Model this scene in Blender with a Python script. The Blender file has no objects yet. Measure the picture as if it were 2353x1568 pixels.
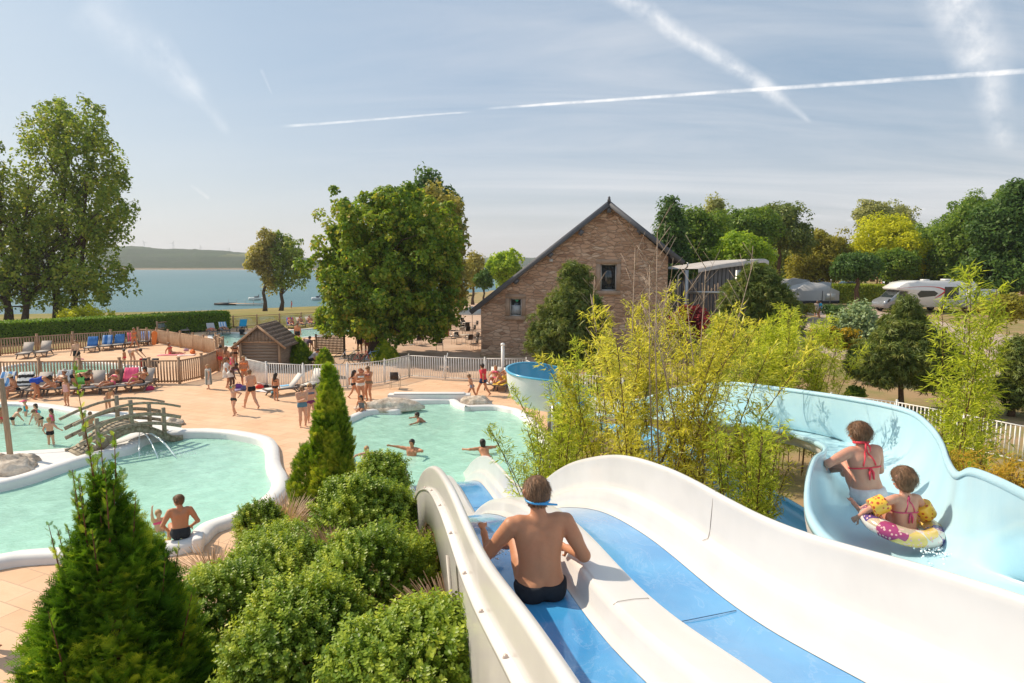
import bpy, math, random
import numpy as np
from mathutils import Vector, Matrix
from mathutils.geometry import delaunay_2d_cdt
rnd = random.Random(7)
RNG = np.random.default_rng(11)
sc = bpy.context.scene
COL = sc.collection
# ------------------------------------------------------------------ camera
F, CX, CY, CAMZ = 1500.0, 1176.0, 784.0, 6.1
PIT = math.atan(176 / F)
cd = bpy.data.cameras.new('camera'); cam = bpy.data.objects.new('camera', cd); COL.objects.link(cam)
cd.sensor_width = 36.0; cd.lens = 36.0 * F / 2352.0; cd.clip_start = 0.05; cd.clip_end = 20000
cam.location = (0, 0, CAMZ); cam.rotation_euler = (math.pi / 2 - PIT, 0, 0)
sc.camera = cam
# ------------------------------------------------------------------ light
SUN_EL, SUN_AZ = math.radians(44), math.radians(-67)   # azimuth clockwise from +Y
SUN_DIR = Vector((math.sin(SUN_AZ) * math.cos(SUN_EL), math.cos(SUN_AZ) * math.cos(SUN_EL), math.sin(SUN_EL)))
sd = bpy.data.lights.new('sun', 'SUN'); sd.energy = 4.0; sd.angle = math.radians(0.5); sd.color = (1.0, 0.86, 0.68)
sun = bpy.data.objects.new('sun', sd); COL.objects.link(sun)
sun.rotation_euler = SUN_DIR.to_track_quat('Z', 'Y').to_euler(); sun.location = (-20, 10, 30)
sc.view_settings.view_transform = 'Standard'; sc.view_settings.look = 'None'
sc.view_settings.exposure = 0.36; sc.view_settings.gamma = 1.0; sc.view_settings.use_curve_mapping = False
sc.cycles.max_bounces = 8; sc.cycles.transparent_max_bounces = 16
sc.cycles.use_denoising = True

def ray(x, y):
    a = (x - CX) / F; b = (CY - y) / F
    return np.array([a, math.cos(PIT) + b * math.sin(PIT), -math.sin(PIT) + b * math.cos(PIT)])
def G(x, y, z=0.0):                      # where the sight line through a point of the photo meets height z
    r = ray(x, y); t = (z - CAMZ) / r[2]
    return Vector((t * r[0], t * r[1], z))
def D(x, y, d):                          # ... or distance d
    r = ray(x, y); t = d / r[1]
    return Vector((t * r[0], d, CAMZ + t * r[2]))

# ------------------------------------------------------------------ node helper
class NT:
    def __init__(s, nt): s.nt = nt; s.n = nt.nodes; s.l = nt.links
    def new(s, t, **k):
        o = s.n.new(t)
        for a, b in k.items(): setattr(o, a, b)
        return o
    def put(s, sock, v):
        if v is None: return
        if isinstance(v, bpy.types.NodeSocket): s.l.new(v, sock)
        elif isinstance(v, (tuple, list)) and sock.type == 'RGBA' and len(v) == 3: sock.default_value = (*v, 1)
        else: sock.default_value = v
    def m(s, op, a, b=None, c=None, clamp=False):
        o = s.new('ShaderNodeMath', operation=op); o.use_clamp = clamp
        for i, v in enumerate((a, b, c)): s.put(o.inputs[i], v) if v is not None else None
        return o.outputs[0]
    def v(s, op, a, b=None, out=0):
        o = s.new('ShaderNodeVectorMath', operation=op); s.put(o.inputs[0], a)
        if b is not None: s.put(o.inputs[1], b)
        return o.outputs[out]
    def mix(s, f, a, b, kind='MIX'):
        o = s.new('ShaderNodeMix', data_type='RGBA', blend_type=kind)
        s.put(o.inputs[0], f); s.put(o.inputs[6], a); s.put(o.inputs[7], b)
        return o.outputs[2]
    def noise(s, vec=None, scale=5, detail=3, rough=.5, dist=0, out=0):
        o = s.new('ShaderNodeTexNoise'); s.put(o.inputs['Vector'], vec) if vec is not None else None
        o.inputs['Scale'].default_value = scale; o.inputs['Detail'].default_value = detail
        o.inputs['Roughness'].default_value = rough; o.inputs['Distortion'].default_value = dist
        return o.outputs[out]
    def ramp(s, f, stops, interp='LINEAR'):
        o = s.new('ShaderNodeValToRGB'); s.put(o.inputs[0], f); r = o.color_ramp; r.interpolation = interp
        while len(r.elements) < len(stops): r.elements.new(.5)
        for e, (p, c) in zip(r.elements, stops):
            e.position = p; e.color = (*c, 1) if len(c) == 3 else c
        return o.outputs[0]
    def rng(s, f, a, b, c=0., d=1.):
        o = s.new('ShaderNodeMapRange'); s.put(o.inputs[0], f)
        for i, v in enumerate((a, b, c, d)): o.inputs[i + 1].default_value = v
        return o.outputs[0]
    def coord(s, k='Object'): return s.new('ShaderNodeTexCoord').outputs[k]
    def mapv(s, v, loc=(0, 0, 0), rot=(0, 0, 0), sca=(1, 1, 1)):
        o = s.new('ShaderNodeMapping'); s.put(o.inputs[0], v)
        o.inputs[1].default_value = loc; o.inputs[2].default_value = rot; o.inputs[3].default_value = sca
        return o.outputs[0]
    def bump(s, h, strength=.3, dist=.02):
        o = s.new('ShaderNodeBump'); s.put(o.inputs['Height'], h)
        o.inputs['Strength'].default_value = strength; o.inputs['Distance'].default_value = dist
        return o.outputs[0]
MATS = {}
def pmat(name, col=(.5, .5, .5), rough=.6, spec=.4, var=.12, vs=6., bump=0., bs=40., bd=.01, metal=0., coat=0., sss=0., fn=None):
    """principled material with a noisy base colour; fn(N, bsdf) may add to it"""
    if name in MATS: return MATS[name]
    m = bpy.data.materials.new(name); m.use_nodes = True; N = NT(m.node_tree); b = N.n['Principled BSDF']
    b.inputs['Roughness'].default_value = rough; b.inputs['Specular IOR Level'].default_value = spec
    b.inputs['Metallic'].default_value = metal; b.inputs['Coat Weight'].default_value = coat
    if sss: b.inputs['Subsurface Weight'].default_value = sss; b.inputs['Subsurface Radius'].default_value = (.02, .008, .004)
    if sss: b.inputs['Subsurface Scale'].default_value = .5
    co = N.coord()
    if fn: fn(N, b, co)
    if not b.inputs['Base Color'].is_linked:
        if var > 0:
            n = N.noise(co, vs, 4, .6)
            f = N.rng(n, .3, .7, 1 - var, 1 + var)
            N.put(b.inputs['Base Color'], N.v('SCALE', N.new('ShaderNodeRGB').outputs[0]))
            o = b.inputs['Base Color'].links[0].from_node
            o.inputs[0].links[0].from_node.outputs[0].default_value = (*col, 1)
            N.put(o.inputs['Scale'], f)
        else: b.inputs['Base Color'].default_value = (*col, 1)
    if bump and not b.inputs['Normal'].is_linked:
        N.put(b.inputs['Normal'], N.bump(N.noise(co, bs, 4, .6), bump, bd))
    MATS[name] = m
    return m
def leafmat(name, cols, trans=.35, rough=.5, spec=.25, patch=0., raw=0):
    if name in MATS: return MATS[name]
    cols = [tuple(min(.8, v * g) for v, g in zip(c, (1, 1, 1) if raw else (2.7, 2.75, 1.95))) for c in cols]; trans = min(.55, trans + .12)
    m = bpy.data.materials.new(name); m.use_nodes = True; N = NT(m.node_tree); b = N.n['Principled BSDF']
    a = N.new('ShaderNodeAttribute', attribute_name='var').outputs['Fac']
    c = N.ramp(a, [(i / (len(cols) - 1), k) for i, k in enumerate(cols)])
    if patch:
        c = N.mix(N.rng(N.noise(N.coord(), patch, 2), .35, .65, 0., .45), c, cols[0])
    N.put(b.inputs['Base Color'], c); b.inputs['Roughness'].default_value = rough
    b.inputs['Specular IOR Level'].default_value = spec
    t = N.new('ShaderNodeBsdfTranslucent'); N.put(t.inputs[0], N.mix(.5, c, N.v('MULTIPLY', c, (1.6, 1.5, .5))))
    x = N.new('ShaderNodeMixShader'); x.inputs[0].default_value = trans
    N.l.new(b.outputs[0], x.inputs[1]); N.l.new(t.outputs[0], x.inputs[2])
    N.l.new(x.outputs[0], N.n['Material Output'].inputs[0])
    MATS[name] = m
    return m

# ------------------------------------------------------------------ object helpers
def tag(o, label=None, cat=None, group=None, kind=None):
    if label: o['label'] = label
    if cat: o['category'] = cat
    if group: o['group'] = group
    if kind: o['kind'] = kind
    return o
def empty(name, loc, label, cat, group=None, rz=0):
    o = bpy.data.objects.new(name, None); COL.objects.link(o); o.location = loc; o.rotation_euler = (0, 0, rz)
    o.empty_display_size = .2
    return tag(o, label, cat, group)
def link(name, me, parent=None, loc=None):
    o = bpy.data.objects.new(name, me); COL.objects.link(o)
    if parent: o.parent = parent
    if loc is not None: o.location = loc
    return o
def flist(Fs):
    if isinstance(Fs, list) and len(Fs) and isinstance(Fs[0], list) and len(Fs[0]) and isinstance(Fs[0][0], int): return [np.array(Fs)]
    return Fs if isinstance(Fs, list) else [Fs]
def mesh(name, V, Fs, mat, parent=None, smooth=False, var=None, loc=None, mi=None):
    """V (n,3); Fs an int array (m,k) or a list of such arrays; mat one material or a list"""
    me = bpy.data.meshes.new(name)
    V = np.asarray(V, np.float32).reshape(-1, 3)
    Fs = flist(Fs)
    Fs = [np.asarray(f, np.int32) for f in Fs if len(f)]
    tot = np.concatenate([np.full(len(f), f.shape[1], np.int32) for f in Fs])
    idx = np.concatenate([f.ravel() for f in Fs])
    me.vertices.add(len(V)); me.vertices.foreach_set('co', V.ravel())
    me.loops.add(len(idx)); me.loops.foreach_set('vertex_index', idx)
    me.polygons.add(len(tot)); st = np.zeros(len(tot), np.int32); st[1:] = np.cumsum(tot)[:-1]
    me.polygons.foreach_set('loop_start', st); me.polygons.foreach_set('loop_total', tot)
    if smooth: me.polygons.foreach_set('use_smooth', np.ones(len(tot), bool))
    for k in (mat if isinstance(mat, (list, tuple)) else [mat]): me.materials.append(k)
    if mi is not None: me.polygons.foreach_set('material_index', np.asarray(mi, np.int32))
    if var is not None:
        a = me.attributes.new('var', 'FLOAT', 'FACE'); a.data.foreach_set('value', np.asarray(var, np.float32))
    me.update(calc_edges=True)
    return link(name, me, parent, loc)
def copy_tree(o, parent=None):
    c = o.copy(); COL.objects.link(c)
    if parent: c.parent = parent
    for ch in [k for k in bpy.data.objects if k.parent == o]: copy_tree(ch, c)
    return c
def copy_flat(root, kids, label=None, **tf):
    c = root.copy(); COL.objects.link(c)
    for k in kids:
        d = k.copy(); COL.objects.link(d); d.parent = c
    if label: c['label'] = label
    for a, b in tf.items(): setattr(c, a, b)
    return c

class MB:
    """collects polygons, builds one mesh object"""
    def __init__(s): s.V = []; s.F = {3: [], 4: []}; s.n = 0
    def add(s, V, Fs):
        V = np.asarray(V, float).reshape(-1, 3)
        for f in flist(Fs):
            f = np.asarray(f, int)
            if len(f): s.F.setdefault(f.shape[1], []).append(f + s.n)
        s.V.append(V); s.n += len(V); return s
    def box(s, c, d, rz=0, M=None):
        x, y, z = d[0] / 2, d[1] / 2, d[2] / 2
        V = np.array([[a * x, b * y, e * z] for a in (-1, 1) for b in (-1, 1) for e in (-1, 1)], float)
        if M is not None: V = V @ np.array(M.to_3x3()).T
        if rz: c_, s_ = math.cos(rz), math.sin(rz); V = V @ np.array([[c_, s_, 0], [-s_, c_, 0], [0, 0, 1]])
        return s.add(V + np.array(c), [[0, 1, 3, 2], [4, 6, 7, 5], [0, 4, 5, 1], [2, 3, 7, 6], [0, 2, 6, 4], [1, 5, 7, 3]])
    def bar(s, a, b, w, h, up=(0, 0, 1)):
        a = Vector(a); b = Vector(b); y = (b - a); L = y.length; y.normalize(); x = y.cross(Vector(up))
        if x.length < 1e-4: x = Vector((1, 0, 0))
        x.normalize(); z = x.cross(y)
        M = Matrix((x, y, z)).transposed()
        return s.box((a + b) / 2, (w, L, h), M=M)
    def tube(s, pts, r, n=8, cap=True):
        P = np.array([tuple(p) for p in pts], float); m = len(P)
        R = np.full(m, r, float) if np.isscalar(r) else np.asarray(r, float)
        T = np.gradient(P, axis=0); T /= np.linalg.norm(T, axis=1)[:, None] + 1e-9
        u = np.cross(T[0], [0, 0, 1.]);
        if np.linalg.norm(u) < 1e-3: u = np.array([1., 0, 0])
        u /= np.linalg.norm(u); V = []
        a = np.linspace(0, 2 * np.pi, n, endpoint=False)
        for i in range(m):
            u = u - T[i] * (u @ T[i]); u /= np.linalg.norm(u); w = np.cross(T[i], u)
            V.append(P[i] + R[i] * (np.cos(a)[:, None] * u + np.sin(a)[:, None] * w))
        V = np.concatenate(V); Fq = []
        for i in range(m - 1):
            for j in range(n):
                k = (j + 1) % n; Fq.append([i * n + j, i * n + k, (i + 1) * n + k, (i + 1) * n + j])
        Ft = []
        if cap:
            V = np.concatenate([V, P[:1], P[-1:]]); c0 = m * n
            for j in range(n):
                k = (j + 1) % n; Ft += [[c0, k, j], [c0 + 1, (m - 1) * n + j, (m - 1) * n + k]]
        return s.add(V, [Fq, Ft])
    def lathe(s, prof, n=16, c=(0, 0, 0)):
        m = len(prof); a = np.linspace(0, 2 * np.pi, n, endpoint=False)
        V = np.array([[r * math.cos(t), r * math.sin(t), z] for r, z in prof for t in a]) + np.array(c)
        Fq = [[i * n + j, i * n + (j + 1) % n, (i + 1) * n + (j + 1) % n, (i + 1) * n + j] for i in range(m - 1) for j in range(n)]
        return s.add(V, Fq)
    def build(s, name, mat, parent=None, smooth=False, loc=None, bevel=0):
        o = mesh(name, np.concatenate(s.V), [np.concatenate(v) for v in s.F.values() if v], mat, parent, smooth, loc=loc)
        if bevel:
            b = o.modifiers.new('b', 'BEVEL'); b.width = bevel; b.segments = 2; b.limit_method = 'ANGLE'
        return o
def grid_faces(nu, nv, wrap=False):
    F_ = []
    for i in range(nu - 1):
        for j in range(nv if wrap else nv - 1):
            k = (j + 1) % nv; F_.append([i * nv + j, i * nv + k, (i + 1) * nv + k, (i + 1) * nv + j])
    return np.array(F_)
def spline(P, n):
    P = np.asarray([tuple(p) for p in P], float); m = len(P); t = np.linspace(0, m - 1, n); i = np.clip(t.astype(int), 0, m - 2); f = (t - i)[:, None]
    Q = np.concatenate([[2 * P[0] - P[1]], P, [2 * P[-1] - P[-2]]])
    a, b, c, d = Q[i], Q[i + 1], Q[i + 2], Q[i + 3]
    return .5 * ((2 * b) + (c - a) * f + (2 * a - 5 * b + 4 * c - d) * f ** 2 + (3 * b - a - 3 * c + d) * f ** 3)
def closed(P, n):
    P = np.asarray([tuple(p) for p in P], float); m = len(P); t = np.linspace(0, m, n, endpoint=False); i = t.astype(int); f = (t - i)[:, None]
    g = lambda k: P[(i + k) % m]
    a, b, c, d = g(-1), g(0), g(1), g(2)
    return .5 * ((2 * b) + (c - a) * f + (2 * a - 5 * b + 4 * c - d) * f ** 2 + (3 * b - a - 3 * c + d) * f ** 3)
def inside(P, poly):
    x, y = P[:, 0], P[:, 1]; r = np.zeros(len(P), bool); n = len(poly)
    for i in range(n):
        x0, y0 = poly[i][:2]; x1, y1 = poly[(i + 1) % n][:2]
        if y0 == y1: continue
        c = ((y0 > y) != (y1 > y)) & (x < (x1 - x0) * (y - y0) / (y1 - y0) + x0); r ^= c
    return r
def sheet(name, outer, holes, mat, zf=lambda x, y: 0 * x, extra=None, kind='structure', parent=None, smooth=False):
    pts = []; fac = []
    for L in [outer] + holes:
        k = len(pts); pts += [Vector((p[0], p[1])) for p in L]; fac.append(list(range(k, len(pts))))
    if extra is not None: pts += [Vector((p[0], p[1])) for p in extra]
    ed = [(f[i], f[(i + 1) % len(f)]) for f in fac for i in range(len(f))]
    v, e, f, _, _, _ = delaunay_2d_cdt(pts, ed, [], 0, 1e-4)
    V = np.array([(p.x, p.y) for p in v]); T = np.array([t for t in f if len(t) == 3])
    c = V[T].mean(1); keep = inside(c, outer)
    for h in holes: keep &= ~inside(c, h)
    T = T[keep]; z = zf(V[:, 0], V[:, 1])
    a, b, c = V[T[:, 0]], V[T[:, 1]], V[T[:, 2]]
    cr = (b - a)[:, 0] * (c - a)[:, 1] - (b - a)[:, 1] * (c - a)[:, 0]
    T[cr < 0] = T[cr < 0][:, ::-1]
    o = mesh(name, np.column_stack([V, z]), T, mat, parent, smooth)
    if kind: o['kind'] = kind
    return o
def inst(V, Fs, P, X, Y, Z, S):
    """place template mesh (V, Fs) at P with axes X, Y, Z (n,3) and scale S (n,)"""
    n = len(P); k = len(V)
    W = (V[None, :, 0, None] * X[:, None] + V[None, :, 1, None] * Y[:, None] + V[None, :, 2, None] * Z[:, None]) * S[:, None, None] + P[:, None]
    return W.reshape(-1, 3), (Fs[None] + (np.arange(n) * k)[:, None, None]).reshape(-1, Fs.shape[1])
def unit(a): return a / (np.linalg.norm(a, axis=-1, keepdims=True) + 1e-9)
def frames(dirs, up=None, rng=RNG):
    """axes with Y along dirs, random roll (or Z towards up)"""
    Y = unit(dirs); r = rng.normal(size=Y.shape) if up is None else np.broadcast_to(up, Y.shape) + rng.normal(size=Y.shape) * .35
    X = unit(np.cross(Y, r)); return X, Y, np.cross(X, Y)
def vnoise(P, s, seed=0):
    """cheap value noise for numpy points (n,3)"""
    q = P * s + seed * 17.3; i = np.floor(q).astype(np.int64); f = q - i; f = f * f * (3 - 2 * f); r = 0
    for a in (0, 1):
        for b in (0, 1):
            for c in (0, 1):
                h = ((i[:, 0] + a) * 374761393 + (i[:, 1] + b) * 668265263 + (i[:, 2] + c) * 2147483647 + seed * 97) & 0xffffffff
                h = ((h ^ (h >> 13)) * 1274126177) & 0xffffffff; h = ((h ^ (h >> 16)) & 0xffff) / 65535.
                r = r + h * (f[:, 0] if a else 1 - f[:, 0]) * (f[:, 1] if b else 1 - f[:, 1]) * (f[:, 2] if c else 1 - f[:, 2])
    return r
# ================================================================== SKY
W = bpy.data.worlds.new('World'); sc.world = W; W.use_nodes = True
def build_sky():
    N = NT(W.node_tree); bg = N.n['Background']
    sky = N.new('ShaderNodeTexSky', sky_type='NISHITA'); sky.sun_disc = False
    sky.sun_elevation = SUN_EL; sky.sun_rotation = SUN_AZ; sky.altitude = 300
    sky.air_density = 1.0; sky.dust_density = 2.2; sky.ozone_density = 1.6
    d = N.v('NORMALIZE', N.coord('Generated'))
    sep = N.new('ShaderNodeSeparateXYZ'); N.put(sep.inputs[0], d); X, Y, Z = sep.outputs
    # haze towards the horizon, thin cirrus veils above
    base = N.mix(.6, sky.outputs[0], (1.5, 2.45, 3.35))
    hz = N.m('POWER', N.m('SUBTRACT', 1., N.m('MAXIMUM', Z, 0.), clamp=True), 7.)
    c = N.mix(N.m('MULTIPLY', hz, .62), base, (6.4, 5.7, 5.2))
    # plane projection of the sight direction so the veils stretch as real ones do
    zz = N.m('ADD', N.m('MAXIMUM', Z, 0.), .16)
    px = N.m('DIVIDE', X, zz); py = N.m('DIVIDE', Y, zz)
    cmb = N.new('ShaderNodeCombineXYZ'); N.put(cmb.inputs[0], px); N.put(cmb.inputs[1], py); pv = cmb.outputs[0]
    w1 = N.noise(N.mapv(pv, rot=(0, 0, .45), sca=(.32, 1.5, 1)), 1.3, 7, .62, .6)
    w2 = N.noise(N.mapv(pv, rot=(0, 0, -.3), sca=(.5, .5, 1)), .6, 3, .5)
    veil = N.m('MULTIPLY', N.rng(w1, .36, .68), N.rng(w2, .32, .62))
    side = N.rng(X, -.35, .25, .25, 1.)
    c = N.mix(N.m('MULTIPLY', N.m('MULTIPLY', veil, side), .85, clamp=True), c, (5.7, 5.7, 5.8))
    # left part of the sky is milkier
    c = N.mix(N.m('MULTIPLY', N.rng(X, -.1, -.6), .30), c, (4.6, 5.2, 5.3))
    # contrails: bands along great circles
    nz = N.noise(d, 26, 5, .65); nzf = N.noise(d, 9, 4, .6)
    def trail(a, b, w0, w1_, amp, soft, wob=.006):
        nonlocal c
        A = Vector(ray(*a)).normalized(); B = Vector(ray(*b)).normalized(); n = A.cross(B).normalized(); t = n.cross(A)
        L = A.angle(B)
        dn = N.m('ADD', N.v('DOT_PRODUCT', d, tuple(n), out=1), N.m('MULTIPLY', N.m('SUBTRACT', nzf, .5), wob * 2))
        dt = N.m('DIVIDE', N.v('DOT_PRODUCT', d, tuple(t), out=1), math.sin(L))
        wd = N.rng(dt, 0, 1, w0, w1_)
        k = N.m('SUBTRACT', 1., N.m('DIVIDE', N.m('ABSOLUTE', dn), wd), clamp=True)
        k = N.m('POWER', k, soft)
        e = N.m('MULTIPLY', N.rng(dt, -.06, .05), N.rng(dt, 1.05, .94))
        k = N.m('MULTIPLY', N.m('MULTIPLY', k, e), N.rng(nz, .32, .66, .12, 1.))
        c = N.mix(N.m('MULTIPLY', k, amp, clamp=True), c, (8.6, 8.3, 8.0))
    trail((1410, -20), (1790, 222), .016, .014, .62, 1.2, .011)
    trail((1740, 190), (1860, 275), .012, .004, .25, .9, .008)
    trail((2170, -40), (2262, 130), .04, .034, .55, 1.1, .014)
    trail((2262, 120), (2300, 340), .034, .015, .45, 1.1, .014)
    trail((1160, 246), (2420, 158), .0020, .0034, .85, .5, .0008)
    trail((665, 289), (1075, 257), .0022, .0014, .55, .5, .0012)
    trail((360, 90), (520, 300), .02, .008, .18, .9, .008)
    trail((200, 0), (470, 230), .05, .02, .16, 1., .02)
    trail((600, 160), (624, 215), .003, .001, .2, .6, .001)
    trail((440, 425), (480, 455), .003, .003, .22, .7, .001)
    trail((1950, 505), (2120, 480), .002, .002, .45, .7, .001)
    N.put(bg.inputs[0], c); bg.inputs[1].default_value = 0.125
build_sky()

# ================================================================== GROUND, LAKE, HILLS
def hfun(x, y):
    x = np.asarray(x, float); y = np.asarray(y, float)
    sm = lambda a, b, t: (lambda u: u * u * (3 - 2 * u))(np.clip((t - a) / (b - a), 0, 1))
    r = sm(0, 22, x) * sm(30, 68, y) * 1.8 + sm(20, 90, x) * sm(60, 160, y) * 5
    ys = np.interp(x, [-400, -120, -60, -38, -11, 8, 30, 60], [100, 105, 122, 138, 212, 330, 800, 3000])
    t = sm(0, 1, (y - 64) / (ys - 64))
    h = r * (1 - t) - 2.45 * t
    return np.where(y > ys, -2.45 - np.minimum((y - ys) * .06, 5), h)
def soil(N, b, co):
    n = N.noise(co, .35, 6, .65); n2 = N.noise(co, 7, 4, .7)
    g = N.mix(N.rng(n, .42, .6), (.36, .24, .13), (.20, .20, .065))
    N.put(b.inputs['Base Color'], N.mix(N.rng(n2, .3, .7, 0, .35), g, (.42, .30, .18)))
    N.put(b.inputs['Normal'], N.bump(N.noise(co, 14, 5, .7), .5, .04))
M_soil = pmat('dry_soil_and_grass', rough=.95, spec=.1, fn=soil)
def lawn(N, b, co):
    n = N.noise(co, .12, 5, .6); n2 = N.noise(co, 3, 5, .7)
    g = N.mix(N.rng(n, .40, .62), (.22, .20, .06), (.33, .25, .10))
    N.put(b.inputs['Base Color'], N.mix(N.rng(n2, .35, .7, 0, .4), g, (.16, .17, .05)))
M_lawn = pmat('dry_lawn', rough=.95, spec=.1, fn=lawn)
DECKP = [(-50, 3.5), (2.0, 3.5), (5.2, 14), (5.4, 22)] + [tuple(G(*p)[:2]) for p in [(1262, 905), (1240, 880), (1207, 873), (1062, 874), (940, 866), (878, 883), (830, 890), (779, 892), (666, 892), (621, 888), (593, 881), (567, 872),
         (556, 850), (548, 812), (640, 822), (800, 815), (850, 778), (890, 758), (740, 741), (480, 756), (362, 767), (330, 787), (0, 814), (-420, 850)]] + [(-50, 36)]
def ring(P, n=90): return closed([G(*p) for p in P], n)[:, :2]
L_ = lambda z: [(a * .3531, 768.75 + b * .3531) for a, b in z]
P_LAG = ring(L_([(-420, 1085), (-150, 1035), (0, 1010), (200, 960), (400, 890), (560, 838), (700, 800), (830, 772), (900, 745), (930, 715), (1000, 690), (1100, 675), (1250, 662), (1450, 667), (1600, 690), (1690, 715), (1725, 760), (1730, 850), (1742, 900), (1768, 950), (1770, 1010), (1735, 1075), (1650, 1140), (1500, 1210), (1330, 1270), (1260, 1320), (1200, 1375), (1050, 1395), (700, 1420), (230, 1447), (0, 1482), (-300, 1530), (-560, 1400), (-560, 1200)]), 150)
P_WAD = ring(L_([(-400, 500), (-150, 465), (0, 455), (150, 458), (330, 478), (430, 498), (560, 520), (700, 520), (830, 530), (900, 570), (890, 620), (840, 655), (760, 690), (640, 720), (480, 742), (190, 762), (0, 775), (-300, 790), (-480, 700), (-480, 580)]), 110)
R_ = lambda z: [(676.5 + a * .2746, 768.75 + b * .2746) for a, b in z]
P_RP = ring(R_([(440, 748), (520, 702), (600, 668), (700, 652), (868, 655), (905, 622), (945, 592), (985, 574), (1260, 566), (1310, 572), (1350, 600), (1420, 622), (1440, 626), (1660, 620), (1780, 640), (1850, 660)]) + [(1215, 975), (1240, 1010), (1250, 1060), (1225, 1110), (1150, 1150), (1020, 1172), (920, 1165), (850, 1130), (810, 1060), (795, 1000)], 140)
P_TOD = ring([(10, 846), (60, 836), (120, 832), (190, 833), (250, 836), (300, 842), (330, 850), (250, 858), (100, 862), (30, 858)], 50)
P_FAR = ring([(487, 772), (520, 765), (600, 766), (668, 759), (732, 754), (800, 751), (838, 753), (825, 763), (760, 770), (680, 776), (640, 784), (560, 793), (515, 794)], 60)
HOLES = [P_LAG, P_WAD, P_RP, P_TOD, P_FAR]
# ground: one sheet out to the horizon, open only where the pool deck lies
ex = []
for y in np.concatenate([np.arange(-10, 80, 2.5), np.arange(80, 260, 7), np.geomspace(260, 2500, 14)]):
    st = max(2.5, y * .06)
    for x in np.arange(-max(60, y * 1.1), max(60, y * 1.2), st): ex.append((x + rnd.uniform(-.3, .3) * st, y + rnd.uniform(-.3, .3) * st))
ex = np.array(ex); ex = ex[~inside(ex, [(-60, -4), (20, -4), (20, 12), (-60, 12)])]
def zg(x, y):
    z = hfun(x, y); dk = np.array([(p[0], p[1]) for p in DECKP])
    dm = np.min(np.hypot(x[:, None] - dk[None, :, 0], y[:, None] - dk[None, :, 1]), 1)
    return np.where(dm < .02, 0., z)
sheet('ground', [(-3000, -60), (3200, -60), (3200, 2500), (-3000, 2500)], [DECKP], M_soil, zg, ex, smooth=True)
bank_poly = [(-64, 66), (-30, 63), (-12, 62), (-12, 95), (-10, 206), (-30, 165), (-38, 137), (-60, 121), (-90, 112), (-100, 80)]
# lawn lies a few millimetres above the ground it follows
gx = np.array([(x, y) for x in np.arange(-100, -9, 3) for y in np.arange(62, 210, 3)])
sheet('lawn', bank_poly, [], M_lawn, lambda x, y: hfun(x, y) + .05, gx[inside(gx, bank_poly)], smooth=True)

def deckmat(N, b, co):
    v = N.mapv(co, rot=(0, 0, .42))
    br = N.new('ShaderNodeTexBrick'); N.put(br.inputs['Vector'], v)
    for k, val in (('Scale', 1.), ('Mortar Size', .014), ('Mortar Smooth', .2), ('Bias', 0.), ('Brick Width', 1.0), ('Row Height', .5)): br.inputs[k].default_value = val
    br.inputs['Color1'].default_value = (.68, .40, .23, 1); br.inputs['Color2'].default_value = (.74, .49, .30, 1); br.inputs['Mortar'].default_value = (.44, .28, .18, 1)
    n = N.noise(co, .5, 5, .6); n2 = N.noise(co, 30, 4, .7)
    c = N.mix(N.rng(n, .38, .68, 0, .55), br.outputs[0], (.78, .57, .39))
    c = N.mix(N.rng(n2, .3, .75, 0, .25), c, (.55, .34, .22)); c = N.mix(N.rng(N.noise(co, .9, 6, .7, 1.), .52, .72, 0, .35), c, (.48, .29, .18))
    N.put(b.inputs['Base Color'], c)
    N.put(b.inputs['Normal'], N.bump(br.outputs['Fac'], -.25, .01))
M_deck = pmat('peach_paving', rough=.75, spec=.3, fn=deckmat)
sheet('pool_deck', DECKP, HOLES, M_deck)

def whitecrete(N, b, co):
    n = N.noise(co, 3, 5, .65)
    N.put(b.inputs['Base Color'], N.mix(N.rng(n, .3, .8), (.78, .76, .73), (.68, .67, .65)))
    N.put(b.inputs['Normal'], N.bump(N.noise(co, 60, 3, .6), .15, .01))
M_cop = pmat('white_pool_edge', rough=.55, spec=.4, fn=whitecrete)
def liner(name, c0, c1):
    def f(N, b, co):
        vo = N.new('ShaderNodeTexVoronoi', feature='SMOOTH_F1'); vo.inputs['Scale'].default_value = 1.6
        N.put(vo.inputs['Vector'], N.v('ADD', co, N.v('SCALE', N.noise(co, 1.2, 3, out=1))))
        k = N.m('POWER', N.rng(vo.outputs[0], .1, .75), 3.)  # bright caustic lines, as of sunlight through ripples, painted into the liner colour
        N.put(b.inputs['Base Color'], N.mix(N.m('MULTIPLY', k, .5), c0, c1))
    return pmat(name, rough=.5, spec=.3, fn=f)
M_lin = liner('pale_liner_painted_caustics', (.62, .86, .78), (.86, .97, .92))
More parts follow.
